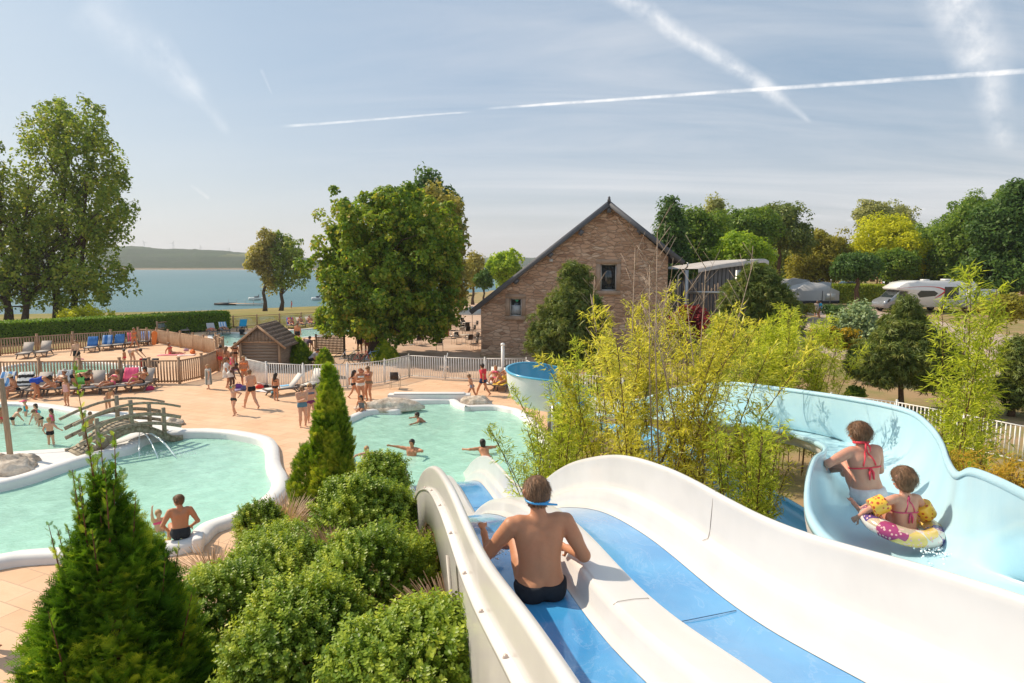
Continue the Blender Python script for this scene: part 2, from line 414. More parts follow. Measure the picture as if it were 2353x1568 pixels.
def water(name, tint, bs, bstr):
    m = bpy.data.materials.new(name); m.use_nodes = True; N = NT(m.node_tree); N.n.remove(N.n['Principled BSDF'])
    co = N.coord(); h = N.m('ADD', N.noise(co, bs, 5, .62, .4), N.m('MULTIPLY', N.noise(co, bs * 4, 3, .6), .35))
    bp = N.bump(h, bstr, .08)
    tr = N.new('ShaderNodeBsdfTransparent'); tr.inputs[0].default_value = (*tint, 1)
    df = N.new('ShaderNodeBsdfDiffuse'); df.inputs[0].default_value = (.50, .84, .69, 1); N.put(df.inputs['Normal'], bp)
    gl = N.new('ShaderNodeBsdfGlossy'); gl.inputs['Roughness'].default_value = .12; N.put(gl.inputs['Normal'], bp)
    fr = N.new('ShaderNodeFresnel'); fr.inputs[0].default_value = 1.33; N.put(fr.inputs['Normal'], bp)
    x = N.new('ShaderNodeMixShader'); N.put(x.inputs[0], N.rng(N.noise(co, bs * .8, 5, .7), .42, .66, .62, .80)); N.l.new(tr.outputs[0], x.inputs[1]); N.l.new(df.outputs[0], x.inputs[2])
    y = N.new('ShaderNodeMixShader'); N.l.new(fr.outputs[0], y.inputs[0]); N.l.new(x.outputs[0], y.inputs[1]); N.l.new(gl.outputs[0], y.inputs[2])
    N.l.new(y.outputs[0], N.n['Material Output'].inputs[0]); return m
M_wat = water('pool_water', (.80, .98, .91), 2.0, .5)
def offset(P, w):
    P = np.asarray(P); T = np.roll(P, -1, 0) - np.roll(P, 1, 0); n = unit(np.column_stack([T[:, 1], -T[:, 0]]))
    A = .5 * np.sum(P[:, 0] * np.roll(P[:, 1], -1) - np.roll(P[:, 0], -1) * P[:, 1])
    if A < 0: n = -n
    return P + n * w
def pool(P, depth, label, cw=.38, ch=.10, wz=-.06, wmat=M_wat, group=None, mat=None):
    c = P.mean(0); root = empty('swimming_pool', (c[0], c[1], 0), label, 'pool')
    Q = P - c; n = len(Q)
    ins = offset(Q, -.25)
    V = np.concatenate([np.column_stack([Q, np.full(n, .004)]), np.column_stack([Q, np.full(n, -depth * .75)]), np.column_stack([ins, np.full(n, -depth)])])
    mesh('basin_wall', V, grid_faces(3, n, True)[:, ::-1], M_lin, root, True)
    sheet('basin_floor', [tuple(p) for p in ins], [], M_lin, lambda x, y: 0 * x - depth, parent=root, kind=None)
    wsheet = sheet('water', [tuple(p) for p in offset(Q, .01)], [], wmat, lambda x, y: 0 * x + wz, parent=root, kind=None)
    pr = [(-.02, -.30), (-.02, ch * .6), (.03, ch), (cw * .5, ch * 1.12), (cw - .05, ch), (cw, ch * .6), (cw + .01, .004)]
    V = np.concatenate([np.column_stack([offset(Q, a), np.full(n, b)]) for a, b in pr])
    mesh('coping', V, grid_faces(len(pr), n, True), mat or M_cop, root, True)
    return root
pool(P_LAG, .75, 'large kidney shaped pale green lagoon pool in front of the small wooden bridge', .42, .20)
pool(P_WAD, .35, 'shallow milky wading pool behind the small wooden bridge', .45, .06)
pool(P_RP, 1.1, 'green swimming pool at the foot of the white slide', .30, .14)
pool(P_TOD, .3, 'small toddler pool between the two wooden fences', .3, .06)
pool(P_FAR, 1.1, 'distant turquoise pool beyond the wooden hut', .35, .05)
# white concrete between the two left pools
isl = [G(*p)[:2] for p in L_([(-420, 800), (-150, 800), (0, 792), (190, 779), (480, 757), (640, 738), (760, 705), (850, 672), (930, 620), (930, 560), (880, 530), (980, 520), (1050, 505), (1110, 540), (1150, 590), (1190, 615), (1350, 612), (1500, 622), (1600, 640), (1560, 655), (1250, 645), (1100, 655), (1000, 668), (940, 690), (905, 720), (880, 738), (820, 755), (700, 783), (560, 820), (400, 868), (200, 930), (0, 985), (-150, 1005), (-420, 1050)])]
sheet('concrete_island', [tuple(p) for p in isl], [], M_cop, lambda x, y: 0 * x + .035)

# lake
def lakef(N, b, co):
    n = N.noise(N.mapv(co, rot=(0, 0, .3), sca=(.5, 1, 1)), .9, 6, .65)
    n3 = N.noise(co, .012, 4, .6)
    N.put(b.inputs['Base Color'], N.mix(N.rng(n3, .35, .7), (.045, .14, .155), (.075, .19, .20)))
    N.put(b.inputs['Normal'], N.bump(N.m('ADD', n, N.m('MULTIPLY', N.noise(co, .25, 4, .6), .8)), 1., .35))
M_lake = pmat('lake_water', rough=.35, spec=.3, fn=lakef)
o = mesh('lake', [(-3000, 90, -2.5), (400, 90, -2.5), (400, 2000, -2.5), (-3000, 2000, -2.5)], [[0, 1, 2, 3]], M_lake); o['kind'] = 'structure'
# far hills
def hillf(N, b, co):
    vo = N.new('ShaderNodeTexVoronoi'); vo.inputs['Scale'].default_value = .0075
    N.put(vo.inputs['Vector'], N.v('ADD', N.mapv(co, sca=(1, .5, 3)), N.v('SCALE', N.noise(co, .004, 3, out=1))))
    k = N.ramp(N.v('DOT_PRODUCT', vo.outputs['Color'], (1, 0, 0), out=1), [(0, (.03, .07, .018)), (.5, (.05, .10, .028)), (.66, (.20, .22, .07)), (.8, (.42, .27, .15)), (.86, (.05, .09, .03))], 'CONSTANT')
    low = N.new('ShaderNodeSeparateXYZ'); N.put(low.inputs[0], co)
    c = N.mix(N.rng(low.outputs[2], 22, 30), (.03, .065, .02), k)
    c = N.mix(N.rng(low.outputs[2], -2, 1.2), (.5, .36, .24), c)
    N.put(b.inputs['Base Color'], N.mix(N.rng(N.noise(co, .05, 5, .7), .3, .7, 0, .5), c, (.02, .035, .02)))
    N.put(b.inputs['Normal'], N.bump(N.noise(co, .08, 5, .7), 1., 6.))
M_hill = pmat('wooded_hill', rough=1., spec=0., fn=hillf)
def hill(name, pts, y0, y1, z0):
    xs = np.array([D(p[0], p[1], y1)[0] for p in pts]); zs = np.array([D(p[0], p[1], y1)[2] for p in pts])
    X = np.linspace(xs[0], xs[-1], 170); T = np.linspace(0, 1, 26)
    top = np.interp(X, xs, zs); V = []
    for t in T:
        yy = y0 + (y1 - y0) * t; k = (3 * t * t - 2 * t ** 3) ** .8
        P = np.column_stack([X * (yy / y1), np.full_like(X, yy), z0 + (top - z0) * k])
        P[:, 2] += (vnoise(P, .02, 3) - .5) * 9 * min(1, t * 3) + (vnoise(P, .09, 5) - .5) * 4 * min(1, t * 4)
        V.append(P)
    o = mesh(name, np.concatenate(V), grid_faces(len(T), len(X)), M_hill, smooth=True); o['kind'] = 'structure'
hill('hills', [(-500, 590), (60, 588), (180, 577), (230, 569), (300, 567), (380, 573), (450, 574), (560, 580), (640, 586), (700, 592), (760, 603), (860, 612)], 1150, 1750, -4)
hill('hills', [(560, 596), (700, 597), (800, 598), (900, 600), (1000, 598), (1100, 594), (1200, 590), (1320, 600), (1500, 604)], 1900, 2400, -4)
hill('hills', [(-900, 560), (-300, 575), (100, 590), (250, 575), (330, 590), (500, 604)], 1800, 2300, -4)
# ================================================================== SDF MODELLER (one continuous skin from tapered capsules)
def nets(val, org, h):
    """surface nets: negative inside"""
    S = val < 0; nx, ny, nz = val.shape
    acc = np.zeros((nx - 1, ny - 1, nz - 1, 3)); cnt = np.zeros((nx - 1, ny - 1, nz - 1))
    cn = [(a, b, c) for a in (0, 1) for b in (0, 1) for c in (0, 1)]
    sl = lambda o: (slice(o[0], nx - 1 + o[0]), slice(o[1], ny - 1 + o[1]), slice(o[2], nz - 1 + o[2]))
    for i, a in enumerate(cn):
        for b in cn[i + 1:]:
            if sum(abs(p - q) for p, q in zip(a, b)) != 1: continue
            va, vb = val[sl(a)], val[sl(b)]; x = S[sl(a)] != S[sl(b)]
            t = np.where(x, va / np.where(x, va - vb, 1), 0)
            for k in range(3): acc[..., k] += np.where(x, a[k] + t * (b[k] - a[k]), 0)
            cnt += x
    act = cnt > 0; idx = -np.ones(cnt.shape, int); idx[act] = np.arange(act.sum())
    ii = np.argwhere(act); V = (ii + acc[act] / cnt[act][:, None]) * h + org
    Q = []
    for ax in range(3):
        o1, o2 = [(1, 2), (2, 0), (0, 1)][ax]
        e = [slice(1, n - 1) for n in (nx, ny, nz)]; e2 = list(e); e[ax] = slice(0, [nx, ny, nz][ax] - 1); e2[ax] = slice(1, [nx, ny, nz][ax])
        A, B = S[tuple(e)], S[tuple(e2)]; w = np.argwhere(A != B)
        if not len(w): continue
        base = w + [0 if k == ax else 1 for k in range(3)]
        def g(d1, d2):
            q = base.copy(); q[:, o1] -= d1; q[:, o2] -= d2
            return idx[q[:, 0], q[:, 1], q[:, 2]]
        q = np.column_stack([g(0, 0), g(1, 0), g(1, 1), g(0, 1)])
        inn = A[tuple(w.T)]; q[~inn] = q[~inn][:, ::-1]
        Q.append(q)
    return V, np.concatenate(Q)
class Sdf:
    """prims: (a, b, ra, rb, squash) ; squash=(axis vector, factor) flattens across an axis"""
    def __init__(s): s.p = []
    def cap(s, a, b, ra, rb=None, name='', sq=None, k=None, cut=None): s.p.append((np.array(a, float), np.array(b, float), ra, ra if rb is None else rb, name, sq, k, cut)); return s
    def ball(s, a, r, name='', sq=None, k=None): return s.cap(a, np.array(a, float) + 1e-4, r, r, name, sq, k)
    def mesh(s, h, k=.02, infl=0., only=None, planes=(), carve=(), cuts=None):
        P = [p for p in s.p if only is None or p[4] in only]
        mg = k + 2.5 * h + infl
        R = [max(p[2], p[3]) * (max(1, p[5][1]) if p[5] else 1) for p in P]
        lo = np.min([np.minimum(p[0], p[1]) - r for p, r in zip(P, R)], 0) - mg; hi = np.max([np.maximum(p[0], p[1]) + r for p, r in zip(P, R)], 0) + mg
        n = np.ceil((hi - lo) / h).astype(int) + 1; ax = [lo[i] + np.arange(n[i]) * h for i in range(3)]
        val = np.full(n, .5)
        def loc(p, r):
            a = np.clip(((np.minimum(p[0], p[1]) - r - mg - lo) / h).astype(int), 0, n); b = np.clip(((np.maximum(p[0], p[1]) + r + mg - lo) / h).astype(int) + 2, 0, n)
            X, Y, Z = np.meshgrid(*[ax[i][a[i]:b[i]] for i in range(3)], indexing='ij', sparse=True); return (slice(a[0], b[0]), slice(a[1], b[1]), slice(a[2], b[2])), X, Y, Z
        def dist(p, X, Y, Z):
            a, b, ra, rb, _, sq, _, cut = p; ba = b - a; L2 = ba @ ba + 1e-12
            dx, dy, dz = X - a[0], Y - a[1], Z - a[2]
            t = np.clip((dx * ba[0] + dy * ba[1] + dz * ba[2]) / L2, 0, 1)
            ex, ey, ez = dx - t * ba[0], dy - t * ba[1], dz - t * ba[2]
            d2 = ex * ex + ey * ey + ez * ez; r = ra + (rb - ra) * t
            if sq is not None:
                w, f = sq; c = ex * w[0] + ey * w[1] + ez * w[2]; d2 = d2 + c * c * (1 / f ** 2 - 1)
                d = (np.sqrt(d2) - r) * min(f, 1) if f < 1 else np.sqrt(d2) - r
            else: d = np.sqrt(d2) - r
            d = d - infl
            if cut is not None: d = np.maximum(d, ((dx * ba[0] + dy * ba[1] + dz * ba[2]) / L2 - cut) * math.sqrt(L2))
            return d
        for p, r in zip(P, R):
            s_, X, Y, Z = loc(p, r); d = dist(p, X, Y, Z); v = val[s_]; kk = k if p[6] is None else p[6]
            hh = np.maximum(kk - np.abs(v - d), 0) / kk; val[s_] = np.minimum(v, d) - hh * hh * kk * .25
        for p in carve:
            s_, X, Y, Z = loc(p, max(p[2], p[3])); val[s_] = np.maximum(val[s_], -dist(p, X, Y, Z) - 2 * infl)
        if planes:
            X, Y, Z = np.meshgrid(*ax, indexing='ij', sparse=True)
            for q, nn in planes: val = np.maximum(val, (X - q[0]) * nn[0] + (Y - q[1]) * nn[1] + (Z - q[2]) * nn[2])
        if (val < 0).sum() == 0: return None
        return nets(val, lo, h)
def skinmat(name, col):
    def f(N, b, co):
        n = N.noise(co, 9, 4, .6); n2 = N.noise(co, 60, 3, .6)
        c = N.mix(N.rng(n, .35, .7, 0, .5), col, (col[0] * 1.12, col[1] * .86, col[2] * .78))
        N.put(b.inputs['Base Color'], N.mix(N.rng(n2, .4, .7, 0, .15), c, (col[0] * .7, col[1] * .6, col[2] * .55)))
    return pmat('skin_' + name, rough=.5, spec=.35, sss=.12, fn=f)
SKIN = {'tan': skinmat('tan', (.52, .25, .135)), 'fair': skinmat('fair', (.62, .36, .24)), 'dark': skinmat('dark', (.10, .05, .035)), 'pink': skinmat('pink', (.62, .32, .22)), 'brown': skinmat('brown', (.40, .20, .115))}
def hairm(name, c):
    def f(N, b, co):
        n = N.noise(N.mapv(co, sca=(9, 3, 1.5)), 11, 4, .7, .6); N.put(b.inputs['Base Color'], N.mix(N.rng(n, .35, .68), tuple(v * .55 for v in c), tuple(min(1, v * 1.9) for v in c))); N.put(b.inputs['Normal'], N.bump(n, .7, .01))
    return pmat('hair_' + name, rough=.5, spec=.35, fn=f)
HAIR = {'dark': hairm('dark', (.03, .02, .015)), 'brown': hairm('brown', (.17, .09, .045)), 'blond': hairm('blond', (.34, .20, .09)), 'grey': hairm('grey', (.28, .24, .2))}
def cloth(c, name=None): return pmat('fabric_%02x%02x%02x' % tuple(int(v * 255) for v in c), c, .8, .2, var=.1, vs=30)
def rotv(v, ax, a): return np.array(Matrix.Rotation(a, 3, Vector(ax)) @ Vector(v))
def ik(a, c, l1, l2, hint):
    a, c = np.array(a, float), np.array(c, float); v = c - a; L = np.linalg.norm(v); L2 = min(L, (l1 + l2) * .998); v = v / (L + 1e-9); c = a + v * L2
    x = (l1 * l1 - l2 * l2 + L2 * L2) / (2 * L2); hgt = math.sqrt(max(l1 * l1 - x * x, 0)); hn = np.array(hint, float); hn = hn - v * (hn @ v); hn = hn / (np.linalg.norm(hn) + 1e-9)
    return a + v * x + hn * hgt, c
POSE = {
 'stand': dict(),
 'walk': dict(fl=(-.06, .19, .045), fr=(.055, -.20, .07), hl=(-.16, -.10, .50), hr=(.16, .16, .50), lean=-4, p=(0, 0, .50)),
 'contra': dict(fl=(-.075, .02, .04), fr=(.07, -.01, .04), roll=3),
 'phone': dict(hl=(-.03, .20, .66), hr=(.04, .19, .66), hp=-30),
 'wave': dict(fl=(-.08, .05, .04), fr=(.08, -.12, .05), hl=(-.25, -.02, .62), hr=(.05, .10, .98), er=(1, .2, .3), lean=4, p=(0, 0, .51)),
 'bend': dict(lean=-75, p=(0, -.05, .51), hl=(-.12, .42, .30), hr=(.10, .42, .32), fl=(-.07, .02, .04), fr=(.08, -.06, .04), hp=-20),
 'bendhalf': dict(lean=-40, hl=(-.12, .30, .42), hr=(.14, .30, .40), hp=-20),
 'crouch': dict(lean=-40, p=(0, -.10, .24), hl=(-.08, .28, .20), hr=(.10, .28, .2), fl=(-.09, .02, .04), fr=(.09, .06, .04), hp=-20),
 'edge': dict(p=(0, 0, .06), lean=-6, fl=(-.07, .28, -.2), fr=(.07, .30, -.18), hl=(-.16, .02, .05), hr=(.16, .10, .10)),
 'ground': dict(p=(0, 0, .07), lean=12, fl=(-.05, .52, .04), fr=(.06, .50, .04), kl=(0, 0, 1), hl=(-.14, -.16, .03), hr=(.14, -.17, .03)),
 'recline': dict(p=(0, 0, .06), lean=38, fl=(-.06, .5, .03), fr=(.07, .46, .03), hl=(-.1, .05, .20), hr=(.09, .08, .22), hp=-12),
 'read': dict(p=(0, 0, .06), lean=30, fl=(-.07, .5, .03), fr=(.07, .40, .03), hl=(-.05, .22, .26), hr=(.06, .22, .26), hp=-30),
 'lie': dict(p=(0, 0, .06), lean=82, fl=(-.06, .5, .03), fr=(.07, .49, .03), hl=(-.16, -.1, .06), hr=(.18, -.08, .06)),
 'prone': dict(p=(0, 0, .06), lean=-86, fl=(-.06, -.48, .03), fr=(.07, -.48, .03), kl=(0, 0, -1), hl=(-.15, .36, .05), hr=(.16, .36, .05), hp=40),
 'sit': dict(p=(0, 0, .03), lean=-14, fl=(-.08, .27, -.22), fr=(.08, .25, -.22), hl=(-.06, .2, .10), hr=(.08, .2, .10), hp=-14),
 'kneel': dict(lean=-45, p=(0, 0, .27), fl=(-.07, -.2, .03), fr=(.07, -.2, .03), kl=(0, 1, -1), hl=(-.12, .26, .12), hr=(.12, .26, .12)),
 'swim': dict(p=(0, -.25, -.14), lean=-52, fl=(-.08, -.62, -.25), fr=(.08, -.6, -.22), kl=(0, 0, -1), hl=(-.34, .12, -.02), hr=(.34, .12, -.02), hp=48, el=(-1, -.3, 0), er=(1, -.3, 0)),
 'float': dict(p=(0, 0, -.26), lean=10, fl=(-.08, .3, -.45), fr=(.08, .3, -.42), hl=(-.22, .20, .02), hr=(.40, .05, .05)),
 'wade': dict(fl=(-.08, .03, .04), fr=(.08, -.02, .04), hl=(-.17, .04, .50), hr=(.27, .08, .56)),
 'shade': dict(p=(0, 0, -.32), hl=(-.13, .1, .0), hr=(.13, .13, .30), fl=(-.05, 0, -.8), fr=(.06, .02, -.8), er=(1, 0, .5)),
}
def person(H, loc, yaw, pose, label, skin='tan', hair='brown', hs='short', wear=(), child=0., group='bathers round the pools', res=None, extra=None, vis=None, name='person', fem=False, hands=False, belly=0.):
    """wear: list of (kind, colour); yaw degrees, 0 = facing away from the camera (+Y), 90 = facing left"""
    q = dict(p=(0, 0, .52), lean=0., roll=0., twist=0., fl=(-.06, 0, .04), fr=(.06, 0, .04), hl=(-.155, .02, .46), hr=(.155, .03, .46), hy=0., hp=0., hroll=0., el=(-.4, -1, -.2), er=(.4, -1, -.2), kl=(-.1, 1, .1), kr=(.1, 1, .1))
    q.update(POSE[pose] if isinstance(pose, str) else pose)
    if extra: q.update(extra)
    if 'kl' in POSE.get(pose if isinstance(pose, str) else '', {}) and 'kr' not in (extra or {}): q['kr'] = q['kl']
    cs = 1 + .38 * child; wd = q.get('wide', 1.); sh = .105 * (1 - .1 * child) * (.93 if fem else 1.06) * wd; lim = 1 - .06 * child; thin = (1 - .12 * child) * wd
    P = np.array(q['p'], float); up = rotv((0, 0, 1), (1, 0, 0), math.radians(q['lean'])); up = rotv(up, (0, 1, 0), math.radians(q['roll']))
    fw = rotv((0, 1, 0), (1, 0, 0), math.radians(q['lean'])); rt = np.cross(fw, up); rt /= np.linalg.norm(rt)
    srt = rotv(rt, up, math.radians(q['twist'])); sfw = np.cross(up, srt)
    tl = .285 - .02 * child
    N_ = P + up * tl; C = P + up * (tl * .66)
    hu = rotv(up, rt, math.radians(q['hp'])); hf = rotv(fw, rt, math.radians(q['hp'])); hf = rotv(hf, hu, math.radians(q['hy']))
    # keep the head fairly upright whatever the back does
    hu = unit(hu * .6 + np.array([0, 0, .4]) * (abs(q['lean']) < 60)); hr_ = unit(np.cross(hf, hu)); hf = np.cross(hu, hr_)
    hc = N_ + hu * (.088 * cs) + hf * .012
    S = Sdf(); r = thin
    for sx in (-1, 1):
        S.cap(P + rt * sx * .038 - up * .005, P + rt * sx * .034 + up * .10, .060 * r * (1.1 if fem else 1), .052 * r * (.88 if fem else 1), 'torso', (sfw, .92))
        S.cap(P + rt * sx * .036 + up * .09, C + srt * sx * .045 + up * .01, .050 * r * (.9 if fem else 1), .060 * r, 'torso', (sfw, .95))
        S.cap(C + srt * sx * .04 + up * .02, N_ + srt * sx * sh * .72 - up * .028, .058 * r, .036 * r, 'torso')
        S.cap(P + rt * sx * .03 - fw * .03 - up * .02, P + rt * sx * .045 - fw * .03 - up * .03, .050 * r, .050 * r, 'seat')
        if fem: S.ball(C + srt * sx * .042 + sfw * .052 + up * .005, .036, 'chest')
    S.cap(P + up * .02, C, .055 * r, .058 * r, 'torso')
    if belly: S.ball(P + up * .07 + fw * .04, .055 + belly * .03, 'torso')
    S.cap(N_ - up * .02, N_ + srt * 0 + hu * .03, .040 * r, .030 * (1 + .15 * child), 'neck'); S.cap(N_ + hu * .02, hc - hu * .02 * cs, .029 * (1 + .15 * child), .029 * (1 + .15 * child), 'neck')
    S.cap(N_ - srt * sh * .7 - up * .025, N_ + srt * sh * .7 - up * .025, .030 * r, .030 * r, 'torso')
    # head
    S.cap(hc - hf * .017 * cs + hu * .014 * cs, hc + hf * .014 * cs + hu * .016 * cs, .0475 * cs, .045 * cs, 'head', (hr_, .97))
    S.cap(hc - hf * .012 * cs + hu * .024 * cs, hc - hf * .010 * cs - hu * .024 * cs, .043 * cs, .040 * cs, 'head', (hr_, .97))
    S.cap(hc + hf * .012 * cs - hu * .022 * cs, hc + hf * .028 * cs - hu * .044 * cs, .034 * cs, .022 * cs, 'head')
    S.cap(hc + hf * .054 * cs - hu * .002 * cs, hc + hf * .066 * cs - hu * .018 * cs, .006 * cs, .009 * cs, 'head', k=.008)
    S.cap(hc + hf * .052 * cs - hu * .036 * cs - hr_ * .012 * cs, hc + hf * .052 * cs - hu * .036 * cs + hr_ * .012 * cs, .006 * cs, None, 'head', k=.006)
    for sx in (-1, 1): S.cap(hc + hr_ * sx * .045 * cs - hu * .008 * cs - hf * .002, hc + hr_ * sx * .050 * cs + hu * .014 * cs - hf * .010 * cs, .009 * cs, .012 * cs, 'ear', k=.006)
    carve = [(hc + hf * .060 * cs + hr_ * sx * .020 * cs + hu * .006 * cs, hc + hf * .0601 * cs + hr_ * sx * .024 * cs + hu * .006 * cs, .012 * cs, .012 * cs, '', None, None, None) for sx in (-1, 1)]
    # arms
    fing = []
    for sx, hk, ek in ((-1, 'hl', 'el'), (1, 'hr', 'er')):
        s_ = N_ + srt * sx * sh - up * .032; e_, h_ = ik(s_, q[hk], .172 * lim, .150 * lim, q[ek])
        S.cap(s_, e_, .035 * r, .026 * r, 'uparm' + str(sx)); S.cap(e_, h_, .026 * r, .0165 * r, 'forearm')
        S.cap(s_ + (e_ - s_) * .15, s_ + (e_ - s_) * .5, .030 * r, .031 * r, 'uparm' + str(sx))
        hd = unit(h_ - e_); hn = q.get(hk + 'dir'); hd = unit(np.array(hn, float)) if hn is not None else hd
        pn = q.get(hk + 'n'); pn = unit(np.array(pn, float)) if pn is not None else unit(np.cross(hd, np.array([0, 0, 1.]) + hd * .1) * sx)
        pw = unit(np.cross(pn, hd)); pn = np.cross(hd, pw)
        S.cap(h_ + hd * .01, h_ + hd * .042, .017, .021, 'hand', (pn, .55))
        if hands:
            for i, (o, L) in enumerate(((-.017, .036), (-.0055, .042), (.006, .040), (.0165, .031))):
                b0 = h_ + hd * .046 + pw * o; b1 = b0 + unit(hd + pw * o * 4 - pn * .25) * L * .55; b2 = b1 + unit(hd - pn * .8) * L * .5
                S.cap(b0, b1, .0062, .0056, 'finger', k=.004); S.cap(b1, b2, .0056, .0046, 'finger', k=.004)
            t0 = h_ + hd * .018 - pw * .018 * sx; t1 = t0 + unit(hd * .7 - pw * sx * .8) * .028; S.cap(t0, t1, .0085, .007, 'finger', k=.006); S.cap(t1, t1 + unit(hd - pw * sx * .1) * .02, .007, .0055, 'finger', k=.004)
        else: S.cap(h_ + hd * .045, h_ + unit(hd - pn * .3) * .085, .017, .009, 'hand', (pn, .5))
    # legs
    legs = []
    for sx, fk, kk in ((-1, 'fl', 'kl'), (1, 'fr', 'kr')):
        a_ = P + rt * sx * .048 - up * .015; k_, f_ = ik(a_, q[fk], .245 * lim, .235 * lim, q[kk])
        S.cap(a_, a_ + (k_ - a_) * .5, .056 * r, .046 * r, 'thigh' + str(sx)); S.cap(a_ + (k_ - a_) * .5, k_, .046 * r, .034 * r, 'thigh2')
        mid = k_ + (f_ - k_) * .33 - unit(np.cross(np.cross(f_ - k_, np.array(q[kk], float)), f_ - k_)) * -.006
        S.cap(k_, mid, .033 * r, .036 * r, 'shin'); S.cap(mid, f_, .036 * r, .019 * r, 'shin')
        legs.append((a_, k_, f_)); sd_ = unit(f_ - k_)
        fd = q.get(fk + 'dir'); fd = unit(np.array(fd, float)) if fd is not None else unit(np.cross(rt + np.array([0, 0, 0.]), sd_) * -1 if abs(sd_ @ fw) > .7 else fw * 1. + up * 0)
        if fd is not None and fk + 'dir' not in q:
            fd = np.array([.15 * sx, 1., 0]); fd = fd - sd_ * (fd @ sd_) * .8; fd = unit(fd)
        S.cap(f_ + sd_ * .012 - fd * .02, f_ + sd_ * .022 + fd * .06, .021, .016, 'foot'); S.cap(f_ + sd_ * .022 + fd * .06, f_ + sd_ * .026 + fd * .095, .017, .011, 'foot')
        if hands:
            wd = unit(np.cross(fd, sd_))
            for i in range(5):
                o = (i - 2) * .0095; L = .022 - .003 * abs(i - (0 if sx > 0 else 4)) * .8
                S.cap(f_ + sd_ * .022 + fd * .09 + wd * o, f_ + sd_ * .022 + fd * (.092 + L) + wd * o * 1.2, .0062, .0055, 'toe', k=.003)
    h = 1 / (res or 60)
    out = S.mesh(h, .016 if not hands else .010, carve=carve)
    root = empty(name, loc, label, 'person', group, rz=math.radians(yaw)); root.scale = (H, H, H)
    mesh('body', out[0], out[1], SKIN[skin], root, True)
    # hair
    HS = Sdf(); HS.p = [p for p in S.p if p[4] == 'head' and p[2] > .042 * cs]; nrm = unit(hu * .55 - hf * .84)
    pl = [(hc + hf * .022 * cs - hu * .016 * cs, unit(-hu * .62 + hf * .78)), (hc - hu * (.050 if hs == 'short' else .07) * cs, -hu)]
    if hs == 'bun': HS.cap(hc - hf * .012 * cs, hc - hf * .016 * cs - hu * .045 * cs, .044 * cs, .034 * cs)
    if hs == 'bob': HS.cap(hc - hf * .02 * cs, hc - hf * .03 * cs - hu * .06 * cs, .047 * cs, .042 * cs); pl = pl[:1]
    if hs == 'long':
        HS.cap(hc - hf * .02 * cs, hc - hf * .035 * cs - hu * .07 * cs, .047 * cs, .040 * cs); HS.cap(hc - hf * .04 * cs - hu * .07 * cs, N_ - fw * .07 - up * .10, .045 * cs, .028 * cs); pl = [pl[0]]
    if hs == 'bun': HS.ball(hc - hf * .054 * cs + hu * .004 * cs, .028 * cs)
    ho = HS.mesh(h, .02, infl=.006 if hs == 'short' else .009, planes=pl)
    if hs != 'bald' and ho:
        hob = mesh('hair', ho[0], ho[1], HAIR[hair], root, True)
        if hands:
            rg = np.random.default_rng(3); v = ho[0][rg.integers(len(ho[0]), size=1700)]; nn = unit(v - hc); d = -hu * .8 - hf * .25 + rg.normal(size=v.shape) * .42; d = unit(d - nn * (d * nn).sum(1)[:, None]); L = (.022 if hs == 'short' else .045) * rg.uniform(.5, 1.2, len(v))[:, None]; s = np.cross(nn, d) * .0009
            PP = [v - nn * .001, v + d * L * .5 + nn * .0022, v + d * L + nn * rg.uniform(-.002, .005, (len(v), 1))]; W = np.stack([PP[0] - s, PP[0] + s, PP[1] - s, PP[1] + s, PP[2] - s * .3, PP[2] + s * .3], 1).reshape(-1, 3); k = (np.arange(len(v)) * 6)[:, None, None]
            mesh('loose_strands', W, (np.array([[0, 1, 3, 2], [2, 3, 5, 4]])[None] + k).reshape(-1, 4), HAIR[hair], hob)
    for kind, c in wear:
        m = cloth(c) if isinstance(c, tuple) else c; o = None; T = ('torso', 'seat', 'thigh-1', 'thigh1', 'chest'); nm = kind
        if kind in ('brief', 'bottom', 'trunks', 'shorts', 'lowbrief'):
            B = Sdf(); cut = {'brief': .16, 'bottom': .10, 'trunks': .42, 'shorts': .95, 'lowbrief': .14}[kind]
            B.p = [p if not p[4].startswith('thigh') else p[:7] + (cut,) for p in S.p if p[4] in T]
            top = {'brief': .045, 'bottom': .028, 'trunks': .055, 'shorts': .07, 'lowbrief': .012}[kind]
            o = B.mesh(h, .012, infl=.0085 + (.006 if kind == 'shorts' else 0), planes=[(P + up * top, unit(up - fw * .18))]); nm = {'bottom': 'bikini_bottom', 'brief': 'swim_briefs', 'lowbrief': 'swim_briefs', 'trunks': 'swim_trunks', 'shorts': 'shorts'}[kind]
        elif kind == 'top':
            B = Sdf(); B.p = [p for p in S.p if p[4] in ('torso', 'chest')]
            o = B.mesh(h * .85, .012, infl=.009, planes=[(C + up * .022 - fw * .0, unit(up - fw * .35)), (C - up * .016, unit(-up + fw * .10))]); nm = 'bikini_top'
        elif kind == 'suit':
            B = Sdf(); B.p = [p if not p[4].startswith('thigh') else p[:7] + (.1,) for p in S.p if p[4] in T]
            o = B.mesh(h, .012, infl=.009, planes=[(C + up * .035, up)]); nm = 'swimsuit'
        elif kind in ('shirt', 'dress'):
            B = Sdf(); B.p = [p if not p[4].startswith('uparm') else p[:7] + (.75,) for p in S.p if p[4] in ('torso', 'chest', 'uparm-1', 'uparm1', 'seat')]
            if kind == 'dress': B.cap(P, P - np.array([0, 0, .22]), .075, .095)
            o = B.mesh(h, .02, infl=.016, planes=[(N_ + up * .0, up), ((P - up * .03, -up) if kind == 'shirt' else (P - np.array([0, 0, .2]), (0, 0, -1)))]); nm = kind
        elif kind == 'wrap':
